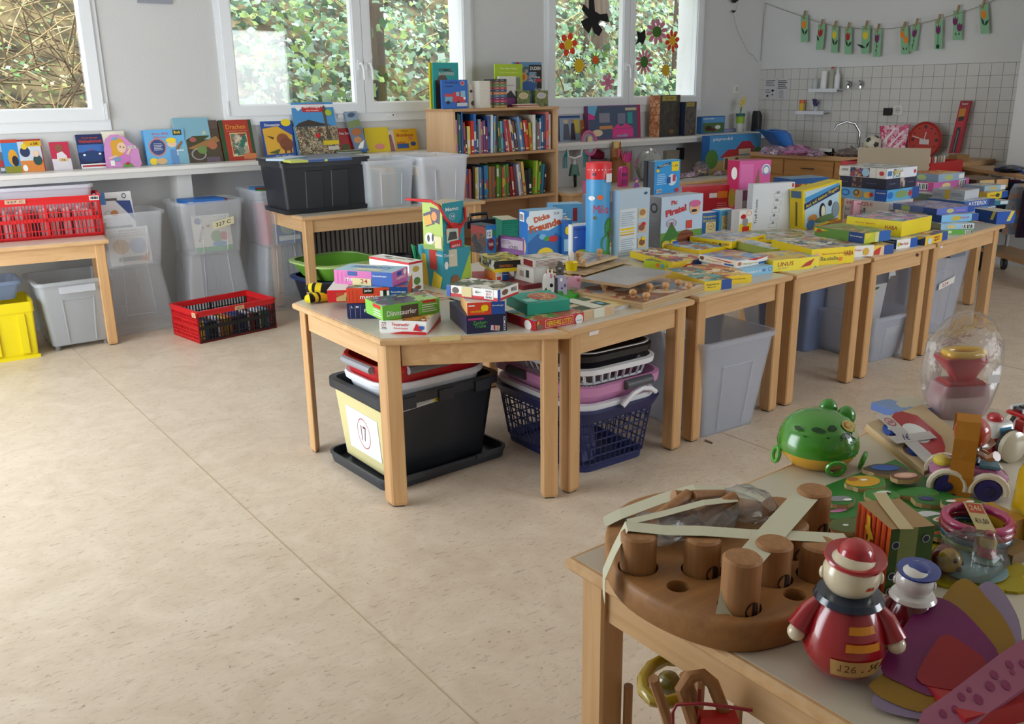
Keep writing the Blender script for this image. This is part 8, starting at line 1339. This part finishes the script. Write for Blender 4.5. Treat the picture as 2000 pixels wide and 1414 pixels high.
o = place('small_doll', 'small purple doll before the grey bag', 'doll', 1243, 368); G().lathe([(.03, 0), (.02, .03), (.012, .05)], P('#8a4aa0', .5), None, 14).build('dress', o, True); G().ball((0, 0, .065), .017, P('#d8a898', .5)).build('head', o, True); G().ball((0, .004, .072), (.02, .016, .018), P('#7a3a9a', .5)).build('hair', o, True)
rp_ = random.Random(12)
for k, (x, y, lab, c_, s) in enumerate(((1318, 349, 'heap of pale pink doll clothes beside the grey bag', '#b08a9c', .1), (1352, 346, 'lilac folded doll clothes before the bag of beads', '#9a7a94', .07), (1408, 342, 'green and brown doll clothes beside the stable box', '#4a5a3c', .06))):
    q = at(x, y, zt_); g = G(); lump(g, Vector((0, .02, s*.25)), s*1.1, s*.7, s*.4, A_mix(70+k, c_, '#c8b0bc', '#7a6a78', sc=40), 50+k, 8, .5); g.v = [Vector((v.x, v.y, max(v.z, .001))) for v in g.v]; ob = g.build('doll_clothes', None, True); ob.location = q; tag(ob, lab, 'doll clothes')
o = place('bead_bag', 'clear bag of mixed beads and small toys on the low table', 'bag', 1371, 343)
g = G(); lump(g, Vector((0, .02, .06)), .10, .08, .075, film(.12), 61, 10, .2); g.v = [Vector((q.x, q.y, max(q.z, .001))) for q in g.v]; g.build('film', o, True)
for k in range(46):
    q = Vector((rp_.uniform(-.07, .07), rp_.uniform(-.03, .07), rp_.uniform(.015, .1))); G().ball(tuple(q), rp_.uniform(.009, .018), P(rp_.choice(['#2a1c1c', '#8a2a24', '#c8a02a', '#3a3a3a', '#5a3a2a', '#b85a2a', '#d8ccb8']), .4), 8).build('bead', o, True)
b0 = atY(1300, 312, 6.56); b1 = atY(1326, 293, 6.56); o = G().box(b0.x, b1.x, 6.55, 6.598, b0.z, b1.z, P('#a09888', .5)).build('cable_outlet'); tag(o, 'beige outlet box under the ledge behind the grey bag', 'outlet'); G().box(b1.x, b1.x+.06, 6.54, 6.598, b0.z-.01, b1.z+.02, P('#18181c', .5)).build('plug', o)
b0 = atY(1437, 174, YW); o = G().box(b0.x-.035, b0.x+.035, YW-.012, YW-.001, b0.z-.04, b0.z+.04, P('#dcdad4', .4)).build('wall_switch'); tag(o, 'white square switch on the window wall near the corner', 'switch'); G().box(b0.x-.016, b0.x+.02, YW-.017, YW-.012, b0.z-.02, b0.z+.024, P('#b8b6b0', .4)).build('rocker', o)
# ------------------------------------------------------------------ kitchen counter against the tiles
KW_ = wood('#9a6b38', '#b07f48', 1, .7, .45); KT = wood('#b08a60', '#c09a70', 1, .7, .45); KX, KZ, KY0, KY1 = 7.64, .86, 4.0, 6.32
kc = thing('kitchen_counter', 'wooden kitchen counter with drawers and doors along the tiled wall', 'cabinet', (KX, 0, 0))
G().box(.03, XR-KX-.008, KY0, KY1, .08, KZ-.04, KW_).build('body', kc); G().box(.0, XR-KX-.008, KY0-.02, KY1+.0, KZ-.04, KZ, KT).build('worktop', kc); G().box(.08, XR-KX-.05, KY0+.02, KY1-.02, 0, .08, P('#3a2c20', .6)).build('plinth', kc)
for i, y in enumerate((4.03, 4.6, 5.17, 5.74)):
    dr = G().box(.012, .03, y, y+.55, KZ-.20, KZ-.055, KW_, bev=.002).build('drawer', kc); G().tube([(.0, y+.2, KZ-.13), (-.012, y+.22, KZ-.13), (-.012, y+.33, KZ-.13), (.0, y+.35, KZ-.13)], .005, P('#4a4a4c', .35, .5, .8)).build('drawer_handle', dr, True)
    do = G().box(.012, .03, y, y+.55, .1, KZ-.215, KW_, bev=.002).build('door', kc); G().tube([(.01, y+.48, KZ-.4), (-.012, y+.48, KZ-.38), (-.012, y+.48, KZ-.3), (.01, y+.48, KZ-.28)], .005, P('#4a4a4c', .35, .5, .8)).build('door_handle', do, True)
KC = lambda x, y, z=KZ+.001: at(x, y, z)
def kput(name, label, cat, x, y, rz=0): return thing(name, label, cat, tuple(KC(x, y)), rz)
CH = P('#b8bcc2', .12, .5, 1.0)
fa = thing('kitchen_tap', 'chrome swan neck tap on the counter', 'tap', (8.12, atX(1675, 300, 8.12).y, KZ)); y0_ = fa.location.y
G().lathe([(.028, 0), (.024, .03), (.015, .05)], CH, None, 16).build('tap_base', fa, True)
G().tube([(0, 0, .03), (0, 0, .2), (-.03, .04, .28), (-.10, .09, .30), (-.17, .14, .27), (-.19, .155, .22)], .012, CH, 10).build('spout', fa, True)
G().tube([(-.02, .02, .04), (-.05, .05, .07)], .009, CH, 8).build('lever', fa, True)
tub = kput('plastic_tub', 'bright blue plastic tub tilted up behind the lilac clothes', 'tub', 1545, 297, R_(60)); BLU = P('#2a6ab8', .35)
G().loft([[(x, y, 0) for x, y in rrect(-.16, .16, 0, .1, .03)], [(x*1.15, y+.10, .13+.06*abs(x)/.16) for x, y in rrect(-.16, .16, -.02, .16, .04)], [(x*1.2, y*1.1+.16, .22+.02*math.cos(x*12)) for x, y in rrect(-.16, .16, -.02, .16, .04)], [(x*1.1, y+.165, .215) for x, y in rrect(-.15, .15, .0, .14, .04)], [(x, y+.03, .02) for x, y in rrect(-.14, .14, .02, .09, .03)]], BLU).build('tub_shell', tub, True)
for k, (x, y, lab, c_, c2_, s) in enumerate(((1580, 283, 'coral coloured bow pile on the rim of the blue tub', '#c87a6a', '#d8a898', .08), (1512, 302, 'lilac and grey scraps on the left end of the counter', '#9a7a94', '#b8a8b4', .12), (1555, 303, 'pink and purple scrap heap before the blue tub', '#a0709a', '#c06a9a', .13), (1592, 305, 'mauve scraps beside the black straps', '#8a6a84', '#a890a0', .08), (1655, 305, 'brown and grey trinkets beside the tap', '#6a5a4c', '#8a7a6c', .1), (1853, 300, 'striped green cloth folded on the counter', '#5a6a4a', '#9aa48a', .12))):
    q = KC(x, y); g = G(); zz_ = .12 if k == 0 else 0
    lump(g, Vector((0, 0, s*.25)), s*1.1, s*1.1, s*.42, A_mix(80+k, c_, c2_, '#5a4a54', sc=45), 90+k, 8, .5); g.v = [Vector((v.x, v.y, max(v.z, .001)+zz_)) for v in g.v]; ob = g.build('scrap_heap' if k < 5 else 'folded_cloth', None, True); ob.location = q; tag(ob, lab, 'scraps' if k < 5 else 'cloth')
o = kput('strap_pair', 'black straps and buckles lying on the counter', 'straps', 1615, 303, R_(70)); g = G(); lump(g, Vector((-.05, 0, .03)), .05, .04, .035, P('#101014', .5), 71, 8, .5); lump(g, Vector((.06, 0, .03)), .05, .04, .03, P('#121217', .5), 72, 8, .5); g.build('strap', o); G().box(-.14, .0, .05, .09, .04, .07, P('#b8b8b4', .6)).build('card_label', o)
c = KC(1706, 296); R0 = .085; fb = thing('football', 'white and black football on the counter behind the grey board', 'ball', (8.1, atX(1704, 277, 8.1).y, KZ+R0+.01)); 
# ball panels from an icosahedron: black pentagons on white
G().ball((0, 0, 0), R0, P('#c8c4b0', .4), 28).build('ball_skin', fb, True); ph = (1+5**.5)/2; iv = [Vector(v).normalized() for v in [(0, s1__, s2__*ph) for s1__ in (-1, 1) for s2__ in (-1, 1)]+[(s1__, s2__*ph, 0) for s1__ in (-1, 1) for s2__ in (-1, 1)]+[(s2__*ph, 0, s1__) for s1__ in (-1, 1) for s2__ in (-1, 1)]]
for v in iv:
    x = v.cross(Vector((.3, .5, .8))).normalized(); y = v.cross(x); pts = [(v*R0*1.0+(x*math.cos(2*math.pi*i/5)+y*math.sin(2*math.pi*i/5))*R0*.36).normalized()*(R0+.0012) for i in range(5)]
    G().add([v*(R0+.0022)]+pts, [(0, 1, 2), (0, 2, 3), (0, 3, 4), (0, 4, 5), (0, 5, 1)], P('#1c1c1e', .4)).build('black_panel', fb)
def wall_card(name, label, cat, corners, X, F, pr=None, th=.02):
    q = [atX(x, y, X) for x, y in corners]; o0 = q[0]; u, v = q[1]-q[0], q[3]-q[0]
    o = G().loft([[w_-o0 for w_ in q], [w_-o0+Vector((th, 0, 0)) for w_ in q]], P(F, .4) if isinstance(F, str) else F).build(name); o.location = o0; tag(o, label, cat)
    if pr: printed(pr, (0, 0, 0), u, v, (-1, 0, 0), 'printed_front', o)
    return o
wall_card('gift_pack', 'pink flowered gift pack in film leaning on the tiles', 'gift', [(1720, 290), (1768, 290), (1777, 243), (1718, 246)], 8.16, A_mix(95, '#b8345a', '#d8a0b4', '#c85a7a', '#e0c8d0', sc=30), [p('#e8e0e6', (0, .2), (.6, .9), (.66, .86), (.08, .14)), p('#e8e0e6', (.3, .1), (.95, .8), (.98, .76), (.36, .06)), p('#e8e0e6', (.5, .05), (.95, .4), (.98, .38), (.56, .02))])
# red wall clock standing on the counter
c = atX(1807, 273, 8.17); rc_ = (atX(1840, 273, 8.17)-c).length*1.0; ck = thing('red_clock', 'round red clock leaning against the tiles on the counter', 'clock', tuple(c)); RM = Matrix.Rotation(R_(-90), 4, 'Y')
G().lathe([(rc_, 0), (rc_*1.02, .012), (rc_*.97, .026), (rc_*.9, .02), (rc_*.9, .0)], P('#a02420', .35), RM, 36).build('rim', ck, True); G().lathe([(rc_*.9, .004), (rc_*.9, .012), (.001, .0121)], P('#a83228', .4), RM, 36).build('dial', ck)
for a_ in range(0, 360, 30): G().loft([[Vector((-.014-k, rc_*.72*math.sin(R_(a_))+rc_*.07*math.cos(t_)*(1.4 if a_ % 90 == 0 else .7), rc_*.72*math.cos(R_(a_))+rc_*.07*math.sin(t_)*(1.4 if a_ % 90 == 0 else .7))) for t_ in [2*math.pi*i/10 for i in range(10)]] for k in (0, .001)], P('#4a1a18', .5)).build('hour_mark', ck)
for a_, L_, n_ in ((10, .5, 'hour_hand'), (73, .75, 'minute_hand')): G().tube([(-.02, 0, 0), (-.02, L_*rc_*math.sin(R_(a_))*(1 if a_ > 20 else -1), L_*rc_*math.cos(R_(a_))*.9)], .005, P('#c8b8b0', .4), 6).build(n_, ck)
G().box(-.026, -.018, -.05, .04, -.04, .005, P('#c0b8b8', .6)).build('price_note', ck)
wall_card('knife_pack', 'tall red packaged blade set leaning on the tiles', 'package', [(1852, 300), (1873, 299), (1897, 197), (1876, 197)], 8.2, '#9a1c28', [r(.1, .45, .75, .82, '#b02a34'), r(.12, .7, .7, .85, '#b87a1c'), r(.2, .62, .7, .7, '#2a1c1c'), r(.28, .02, .62, .5, '#2c2c32'), r(.3, .3, .6, .42, '#3a3a40'), r(.1, .9, .9, .97, '#8a1420'), tx('Victor', .5, .935, .6, .04, '#c8c8d0'), r(.42, .0, .48, .44, '#8a8a92')], .02)
o = gbox('brown_box', 'small brown cardboard box at the right end of the counter', (1868, 316), (1892, 315), d=.1, z=KZ+.001, top=303, F='#8a6a3c', T='#9a7a4c', lid=False, cat='carton')
o = kput('round_tin', 'grey tin behind the red crate on the counter', 'tin', 1818, 302); G().lathe([(.07, 0), (.072, .07), (.07, .09)], P('#8a8c8c', .3, .5, .6), None, 20).build('can', o, True)
# red crate on a stool with the board standing in it
qa, qb, qc = at(1640, 345, .80), at(1822, 351, .80), at(1878, 342, .80)
rb_ = thing('red_box', 'open red plastic box with white letters holding the grey board on a stool', 'plastic box', tuple(qb)); u1 = qa-qb; u2 = qc-qb; hx_ = height_at(qb, 319)
def wall_(a, b, z0, z1, th, m, name, par):
    n_ = Vector((-(b-a).y, (b-a).x, 0)).normalized()*th; return G().loft([[a+Vector((0, 0, z0)), b+Vector((0, 0, z0)), b+n_+Vector((0, 0, z0)), a+n_+Vector((0, 0, z0))], [a+Vector((0, 0, z1)), b+Vector((0, 0, z1)), b+n_+Vector((0, 0, z1)), a+n_+Vector((0, 0, z1))]], m).build(name, par)
O_ = Vector((0, 0, 0)); RB = P('#b01a1e', .4); fw_ = wall_(u1, O_, 0, hx_, .006, RB, 'front_side', rb_); wall_(O_, u2, 0, hx_, .006, RB, 'end_side', rb_); wall_(u1+u2, u1, 0, hx_, .006, RB, 'end_side', rb_); wall_(u2, u2+u1, 0, hx_, .006, RB, 'back_side', rb_)
G().loft([[O_, u1, u1+u2, u2], [v+Vector((0, 0, .006)) for v in (O_, u1, u1+u2, u2)]], RB).build('floor_panel', rb_)
dN = Vector((u1.y, -u1.x, 0)).normalized(); dN = dN if dN.dot(C_O-qb) > 0 else -dN
printed([tx('BOX', .9, .62, .12, .34, '#d8c8c8')], u1+dN*.001, -u1, (0, 0, hx_), dN, 'lettering', fw_)
stl = thing('wooden_stool', 'low wooden stool under the open red plastic box', 'stool', (qb.x, qb.y, 0)); cS = (u1+u2)/2
G().loft([(.77, [(v.x, v.y) for v in (O_, u2, u1+u2, u1)]), (.798, [(v.x, v.y) for v in (O_, u2, u1+u2, u1)])], BEECH_X).build('seat', stl)
for f1_, f2_ in ((.08, .1), (.92, .1), (.08, .9), (.92, .9)): v = u1*f1_+u2*f2_; G().box(v.x-.02, v.x+.02, v.y-.02, v.y+.02, 0, .77, BEECH_Z).build('leg', stl)
bq = [(1678, 320), (1819, 322), (1822, 293), (1674, 287)]
qA, qB = at(1678, 345, .81), at(1819, 349, .81); du = qB-qA; hA = height_at(qA, 288)
o = G().box(0, du.length, 0, .008, 0, hA, P('#a89a84', .8)).build('grey_board', M=Matrix.Translation(qA+Vector((0, .03, 0))) @ Matrix.Rotation(math.atan2(du.y, du.x), 4, 'Z')); tag(o, 'blank grey cardboard panel standing upright in the red plastic box', 'board')
for k in range(6):
    v = u1*.12+u2*(.2+.1*k); o = G().box(-.03, .03, -.006, .006, 0, hx_*1.25, P(['#d8d0c0', '#b03a34', '#e0dcd0', '#8a9a8a', '#c8b8a0', '#d8d8d8'][k], .5)).build('booklet'); o.location = qb+v+Vector((0, 0, .007)); o.rotation_euler = (0, 0, .6); tag(o, '%s booklet standing in the red plastic box, %s from its front' % (['cream', 'red', 'pale', 'grey green', 'tan', 'white'][k], ordn(k)), 'booklet', 'booklets in the red plastic box')
# small wall shelves with bottles and cups
def wshelf(label, xl, xr, yt_, items):
    a, b = atX(xl, yt_, XR-.1), atX(xr, yt_, XR-.1); o = thing('wall_shelf', label, 'shelf', (XR-.011, (a.y+b.y)/2, a.z)); L = abs(a.y-b.y)
    G().box(-.12, 0, -L/2, L/2, -.012, 0, P('#b4b8be', .35)).build('shelf_board', o); G().box(-.124, -.118, -L/2, L/2, -.03, .004, P('#d0d4da', .3)).build('front_rail', o); return o
sh1 = wshelf('upper small white wall shelf holding bottles above the tap', 1583, 1638, 174, 0); sh2 = wshelf('lower small white wall shelf holding a cup and a plant', 1558, 1612, 217, 0)
def bottle(label, px, zs, prof, m, cap=None, cat='bottle', name='bottle'):
    c = atX(px, 170, XR-.07); o = thing(name, label, cat, (XR-.07, c.y, zs+.001)); G().lathe(prof, m, None, 16).build('bottle_body', o, True)
    if cap: G().lathe(cap[0], cap[1], None, 12).build('cap', o, True)
    return o
zs = sh1.location.z; CLG = clear('#c8ccd0', .45, .15)
bottle('small clear jar at the left of the upper wall shelf', 1592, zs, [(.028, 0), (.028, .09), (.024, .1)], CLG)
bottle('white labelled dispenser on the upper wall shelf', 1609, zs, [(.036, 0), (.036, .16), (.03, .17)], P('#d6d6d6', .4))
bottle('clear soap bottle with a red cap on the upper wall shelf', 1623, zs, [(.034, 0), (.034, .15), (.014, .18), (.012, .19)], clear('#b0b0a0', .55, .2), ([(.013, .19), (.013, .21)], P('#9a1c1c', .4)))
bottle('white spray bottle at the right of the upper wall shelf', 1634, zs, [(.028, 0), (.028, .12), (.012, .16), (.012, .18)], P('#cfd2d4', .35), ([(.01, .18), (.016, .19), (.012, .2)], P('#d0d0d0', .4)))
zs = sh2.location.z
bottle('yellow cup with an orange rim on the lower wall shelf', 1569, zs, [(.025, 0), (.027, .075)], P('#c8a01c', .4), ([(.028, .075), (.028, .11), (.022, .112)], P('#c8601c', .4)), 'cup', 'cup')
o = bottle('small purple flowers in a glass on the lower wall shelf', 1596, zs, [(.02, 0), (.024, .05)], CLG, None, 'flowers', 'flower_glass')
g = G(); [g.tube([(0, 0, .03), (rp_.uniform(-.04, .04), rp_.uniform(-.04, .04), rp_.uniform(.08, .13))], .008, P('#3a3a6a', .6), 5) for k in range(10)]; g.build('flower_stalk', o)
for k, px in enumerate((1659, 1683)):
    c = atX(px, 165, XR-.03); o = thing('valve_tap', ('chrome valve tap on the tiles, nearer the bottles' if k == 0 else 'chrome valve tap on the tiles, farther from the bottles'), 'valve', (XR-.011, c.y, c.z))
    G().tube([(0, 0, 0), (-.05, 0, 0)], .018, CH, 12).build('valve_body', o, True); G().tube([(-.04, 0, -.035), (-.04, 0, .02)], .014, CH, 10).build('valve_pipe', o, True); G().lathe([(.018, -.01), (.024, 0), (.018, .012)], CH, Matrix.Translation((-.062, 0, .014)) @ Matrix.Rotation(R_(90), 4, 'Y'), 8).build('handwheel', o, True); G().tube([(-.02, .01, .02), (-.03, .03, .035)], .01, CH, 8).build('valve_side', o, True)
c = atX(1738, 218, XR); o = G().box(-.045, 0, -.035, .035, -.035, .035, P('#101012', .4), bev=.006).build('plug_adapter', None, True); o.location = (XR-.012, c.y, c.z); tag(o, 'black square plug on the tiles beside the white socket', 'plug')
c = atX(1756, 215, XR); o = thing('wall_socket', 'white round socket on the tiles beside the black plug', 'socket', (XR-.012, c.y, c.z)); G().box(-.012, 0, -.045, .045, -.045, .045, P('#d0cfca', .35), bev=.004).build('cover_plate', o); G().lathe([(.03, -.001), (.028, .001), (.02, .0012)], P('#b8b6b0', .4), Matrix.Translation((-.013, 0, 0)) @ Matrix.Rotation(R_(-90), 4, 'Y'), 20).build('socket_well', o)
for yy in (-.01, .01): G().box(-.017, -.0135, yy-.003, yy+.003, -.004, .004, P('#2a2a2a', .5)).build('contact_hole', o)
# notices on the tiles
for (xs_, lab, pr) in (((1492, 1515), 'white notice with black diamond symbol on the tiles, nearer the corner', lines(.1, .62, .9, .95, 4, K_, .3)+lines(.1, .3, .55, .5, 3, K_, .3)+[p(K_, (.72, .5), (.86, .42), (.72, .34), (.58, .42)), r(.66, .18, .76, .26, K_), e(.3, .16, .1, .06, '#3a3a3a'), tx('24', .3, .17, .2, .08, K_)]), ((1517, 1537), 'white notice with text columns on the tiles, farther from the corner', lines(.05, .5, .95, .95, 5, '#3a3a3a', .4)+lines(.2, .05, .7, .45, 9, '#8a8a8a', .4))):
    wall_card('paper_notice', lab, 'notice', [(xs_[0], 193.5), (xs_[1], 193.3), (xs_[1]+1.5, 153.5), (xs_[0]+2, 154.5)], XR-.0125, '#bebec0', pr, .001)
# garland: string with clothes pegs and green cards bearing paper tulips
def XY(x, y, X=XR-.05): return atX(x, y, X)
sp = [(1494, 6), (1520, 16), (1560, 30), (1600, 44), (1640, 53), (1690, 57), (1740, 56), (1790, 48), (1830, 38), (1880, 24), (1920, 10), (1960, -8)]
o = G().tube([XY(*q) for q in sp], .003, P('#8a8474', .8), 5).build('garland_string', None, True); tag(o, 'string of the tulip card garland slung along the tiled wall', 'string')
o = G().tube([XY(1496, 6, 8.28), XY(1491, 40, 8.28), XY(1487, 90, 8.28), XY(1486, 118, 8.28)], .0025, P('#8a8678', .8), 5).build('hanging_cord', None, True); tag(o, 'cord end of the garland hanging down the room corner', 'cord')
OR_, RDc, YLc, PUc = '#d8801c', '#a01c20', '#d8c02a', '#6a1c5a'
cards = [(1571, 30, 82, 14, 0, 'o', OR_, 'orange tulip with two broad leaves, first from the corner'), (1605, 47, 97, 14, 6, 'o1', RDc, 'red tulip with one leaf on a slanting card'), (1631, 50, 103, 13, 2, 'o', YLc, 'yellow tulip, first of two, with wide leaves'), (1657, 53, 106, 14, 1, 'o', RDc, 'red tulip with a neat pair of leaves'), (1692, 50, 105, 16, 3, 'w', YLc, 'yellow tulip with a very long leaf'), (1715, 56, 111, 14, 4, 's', PUc, 'purple tulip on a long thin dark stem'), (1766, 52, 106, 15, -2, 'd', OR_, 'two orange tulips'), (1790, 46, 100, 14, 10, 's1', PUc, 'purple tulip slanting with tiny leaves'), (1834, 38, 96, 15, 2, 'st', PUc, 'purple tulip with a straight stem and heart leaf'), (1871, 20, 78, 18, 2, 'd2', PUc, 'two purple tulips'), (1921, 8, 66, 17, -4, 'o', OR_, 'orange tulip, last before the pillar')]
GC, DG = P('#7fb08a', .7), '#0e2e22'
for (x, y0_, y1_, w_, sl, kd, cc, lab) in cards:
    tp_, bt = XY(x, y0_), XY(x-sl*.8, y1_); q0_ = XY(x+w_/2, y0_); o = thing('tulip_card', 'green card with '+lab+' on the garland', 'paper card', tuple(tp_), 0, None); uy = Vector((0, -abs((q0_-tp_).y), 0)); dn = bt-tp_; n_ = Vector((-1, 0, 0))
    M2 = lambda a, b, off=0: uy*a+dn*b+n_*off
    G().loft([[M2(-1, 0), M2(1, 0), M2(1, 1), M2(-1, 1)], [M2(-1, 0, .001), M2(1, 0, .001), M2(1, 1, .001), M2(-1, 1, .001)]], GC).build('card', o)
    def bit(pts, c_, nm, off=.002): G().loft([[M2(a, b, off) for a, b in pts], [M2(a, b, off+.0008) for a, b in pts]], P(c_, .7)).build(nm, o)
    tul = lambda cx, cy, s=1: [(cx-.62*s, cy-.14*s), (cx-.3*s, cy-.04*s), (cx, cy-.16*s), (cx+.3*s, cy-.04*s), (cx+.62*s, cy-.14*s), (cx+.6*s, cy+.08*s), (cx+.25*s, cy+.17*s), (cx-.25*s, cy+.17*s), (cx-.6*s, cy+.08*s)]
    def leaf_(cx, cy, ang, L, wd=.16): d_ = (math.cos(R_(ang)), -math.sin(R_(ang))*.26); e_ = (math.sin(R_(ang)), math.cos(R_(ang))*.26); bit([(cx, cy), (cx+d_[0]*L*.4+e_[0]*wd, cy+d_[1]*L*.4+e_[1]*wd), (cx+d_[0]*L, cy+d_[1]*L), (cx+d_[0]*L*.4-e_[0]*wd, cy+d_[1]*L*.4-e_[1]*wd)], DG, 'paper_leaf', .003)
    if kd in ('d', 'd2'):
        a_, b_ = ((-.5, .26), (.4, .46)) if kd == 'd' else ((-.5, .34), (.5, .56)); bit(tul(*a_, .9), cc, 'paper_tulip'); bit(tul(*b_, .9), cc, 'paper_tulip', .004); leaf_(-.2, .85, 120, .5, .14); leaf_(.3, .85, 60, .5, .14)
    else:
        bit(tul(-.1, .32), cc, 'paper_tulip')
        if kd in ('s', 's1', 'st'): bit([(-.14, .45), (-.04, .45), (-.04, .95), (-.14, .95)], DG, 'paper_stem')
        if kd == 'st': leaf_(-.1, .98, 125, .7, .3); leaf_(-.1, .98, 55, .7, .3)
        elif kd in ('s', 's1'): leaf_(-.1, .66, 40, .4, .1); leaf_(-.1, .8, 150, .4, .1)
        elif kd == 'w': leaf_(.1, .8, 165, 2.4, .22); leaf_(.1, .8, 45, 1.4, .2)
        elif kd == 'o1': leaf_(-.3, .66, 130, 1.2, .24)
        else: leaf_(0, .72, 125, 1.35, .24); leaf_(0, .72, 35, 1.35, .22)
    G().box(-.012, .006, -.008, .008, -.035, .045, wood('#8a7450', '#9a8460', 2, 2), Matrix.Rotation(R_(12), 4, 'X')).build('clothes_peg', o)
for (pts, lab, nm) in (([(1427, -3), (1445, -2), (1436, 6), (1430, 5)], 'black figure cut-out hanging high near the corner', 'paper_bird'), ([(1428, 20), (1438, 21), (1432, 26)], 'small black cut-out hanging on the thread near the corner', 'paper_bird')):
    paper_shape(nm, lab, pts, '#0e0e10', YW-.03)
o = G().tube([atY(x, y, YW-.02) for x, y in ((1443, 0), (1438, 18), (1432, 24), (1436, 45), (1445, 70), (1456, 92), (1462, 103), (1470, 107), (1480, 121))], .002, P('#8f8e88', .8), 5).build('hanging_thread', None, True); tag(o, 'grey thread trailing down the wall near the corner', 'thread')
# ------------------------------------------------------------------ right edge: board with clothes, clothes rail and trolley
a, b = at(1872, 330, .80), at(2010, 352, .80); u = (b-a); n_ = Vector((u.y, -u.x, 0)).normalized(); n_ = n_ if n_.x > 0 else -n_
o = G().loft([[a, b, b+n_*.3, a+n_*.3], [v+Vector((0, 0, .025)) for v in (a, b, b+n_*.3, a+n_*.3)]], KT).build('side_board')
tag(o, 'wooden board with sports clothes at the right edge beside the pillar', 'board')
rail = thing('clothes_trolley', 'rolling wooden trolley hung with dark children\'s clothes at the right edge', 'trolley', (b.x, b.y, 0)); q = lambda f, k, z: a+u*f+n_*k-Vector((b.x, b.y, 0))+Vector((0, 0, z-.80))
G().loft([[q(.35, .02, .17), q(1.3, .02, .17), q(1.3, .3, .17), q(.35, .3, .17)], [q(.35, .02, .20), q(1.3, .02, .20), q(1.3, .3, .20), q(.35, .3, .20)]], KT).build('lower_shelf', rail)
for f in (.4, 1.2):
    for k in (.05, .27): v = q(f, k, 0); v.z = 0; G().tube([v+Vector((0, 0, .2)), v+Vector((0, 0, .797))], .014, P('#b8b8b8', .4)).build('post', rail, True); wv = G().lathe([(.05, -.016), (.056, -.01), (.056, .01), (.05, .016)], P('#1a1a1c', .5), Matrix.Translation((v.x, v.y, .057)) @ Matrix.Rotation(R_(40), 4, 'Z') @ Matrix.Rotation(R_(90), 4, 'X'), 20).build('castor', rail, True); G().lathe([(.034, -.018), (.03, .018)], P('#8a9096', .4), Matrix.Translation((v.x, v.y, .057)) @ Matrix.Rotation(R_(40), 4, 'Z') @ Matrix.Rotation(R_(90), 4, 'X'), 16).build('castor_hub', wv); G().box(v.x-.012, v.x+.012, v.y-.02, v.y+.02, .1, .17, P('#2a2a2c', .5)).build('castor_fork', rail)
cl = random.Random(15)
for i, (f, c_, lab) in enumerate(((.2, A_mix(100, '#1c2030', '#2c3044', '#141824'), 'navy checked jacket'), (.34, '#14141a', 'black jacket'), (.48, '#6a1c4a', 'magenta and black jacket'), (.62, '#2a2c4a', 'indigo jacket'), (.76, A_mix(101, '#8aa0c0', '#a8b8d0', '#c8a08a'), 'pale blue patterned jacket'), (.92, '#3a2a4a', 'plum jacket'), (1.08, '#1a3a4a', 'dark teal jacket'))):
    g = G(); rings = []
    for z_, w_, d_ in ((.75, .10, .03), (.70, .15, .04), (.55, .14, .05), (.36, .15, .045)):
        base = q(f, .02+.13, z_); rings.append([base+n_*(w_*math.cos(2*math.pi*k/12)*(1+.15*cl.uniform(-1, 1)))+u.normalized()*(d_*math.sin(2*math.pi*k/12)*(1+.3*cl.uniform(-1, 1))) for k in range(12)])
    g.loft(rings, c_ if not isinstance(c_, str) else P(c_, .9)); o = g.build('jacket', None, True); o.location = (b.x, b.y, 0); tag(o, 'child\'s '+lab+' hanging on the trolley at the right edge', 'jacket')
for (x, y, lab, c1_, c2_, s) in ((1946, 338, 'black and blue sports trousers folded on the right edge board', '#0f1420', '#2a4a9a', .1), (1992, 342, 'pink and blue jersey on the right edge board', '#b83a7a', '#3a5ab0', .07)):
    g = G(); lump(g, Vector((0, 0, s*.2)), s*1.3, s, s*.3, A_mix(int(x), c1_, c2_, c1_, sc=18), int(x), 8, .4); g.v = [Vector((v.x, v.y, max(v.z, .001))) for v in g.v]; o = g.build('folded_clothes', None, True); o.location = at(x, y-2, .826); o.location = o.location+n_*.1; tag(o, lab, 'clothes')
v = q(.3, -.03, 0); o = G().loft([[q(.02, .02, .2), q(.55, .02, .2), q(.45, .05, .42), q(.1, .05, .46)], [q(.02, .12, .2), q(.55, .12, .2), q(.45, .09, .42), q(.1, .09, .46)]], P('#3a7a84', .8)).build('teal_bag'); o.location = (b.x, b.y, 0); tag(o, 'teal cloth bag resting on the trolley shelf at the right edge', 'bag')
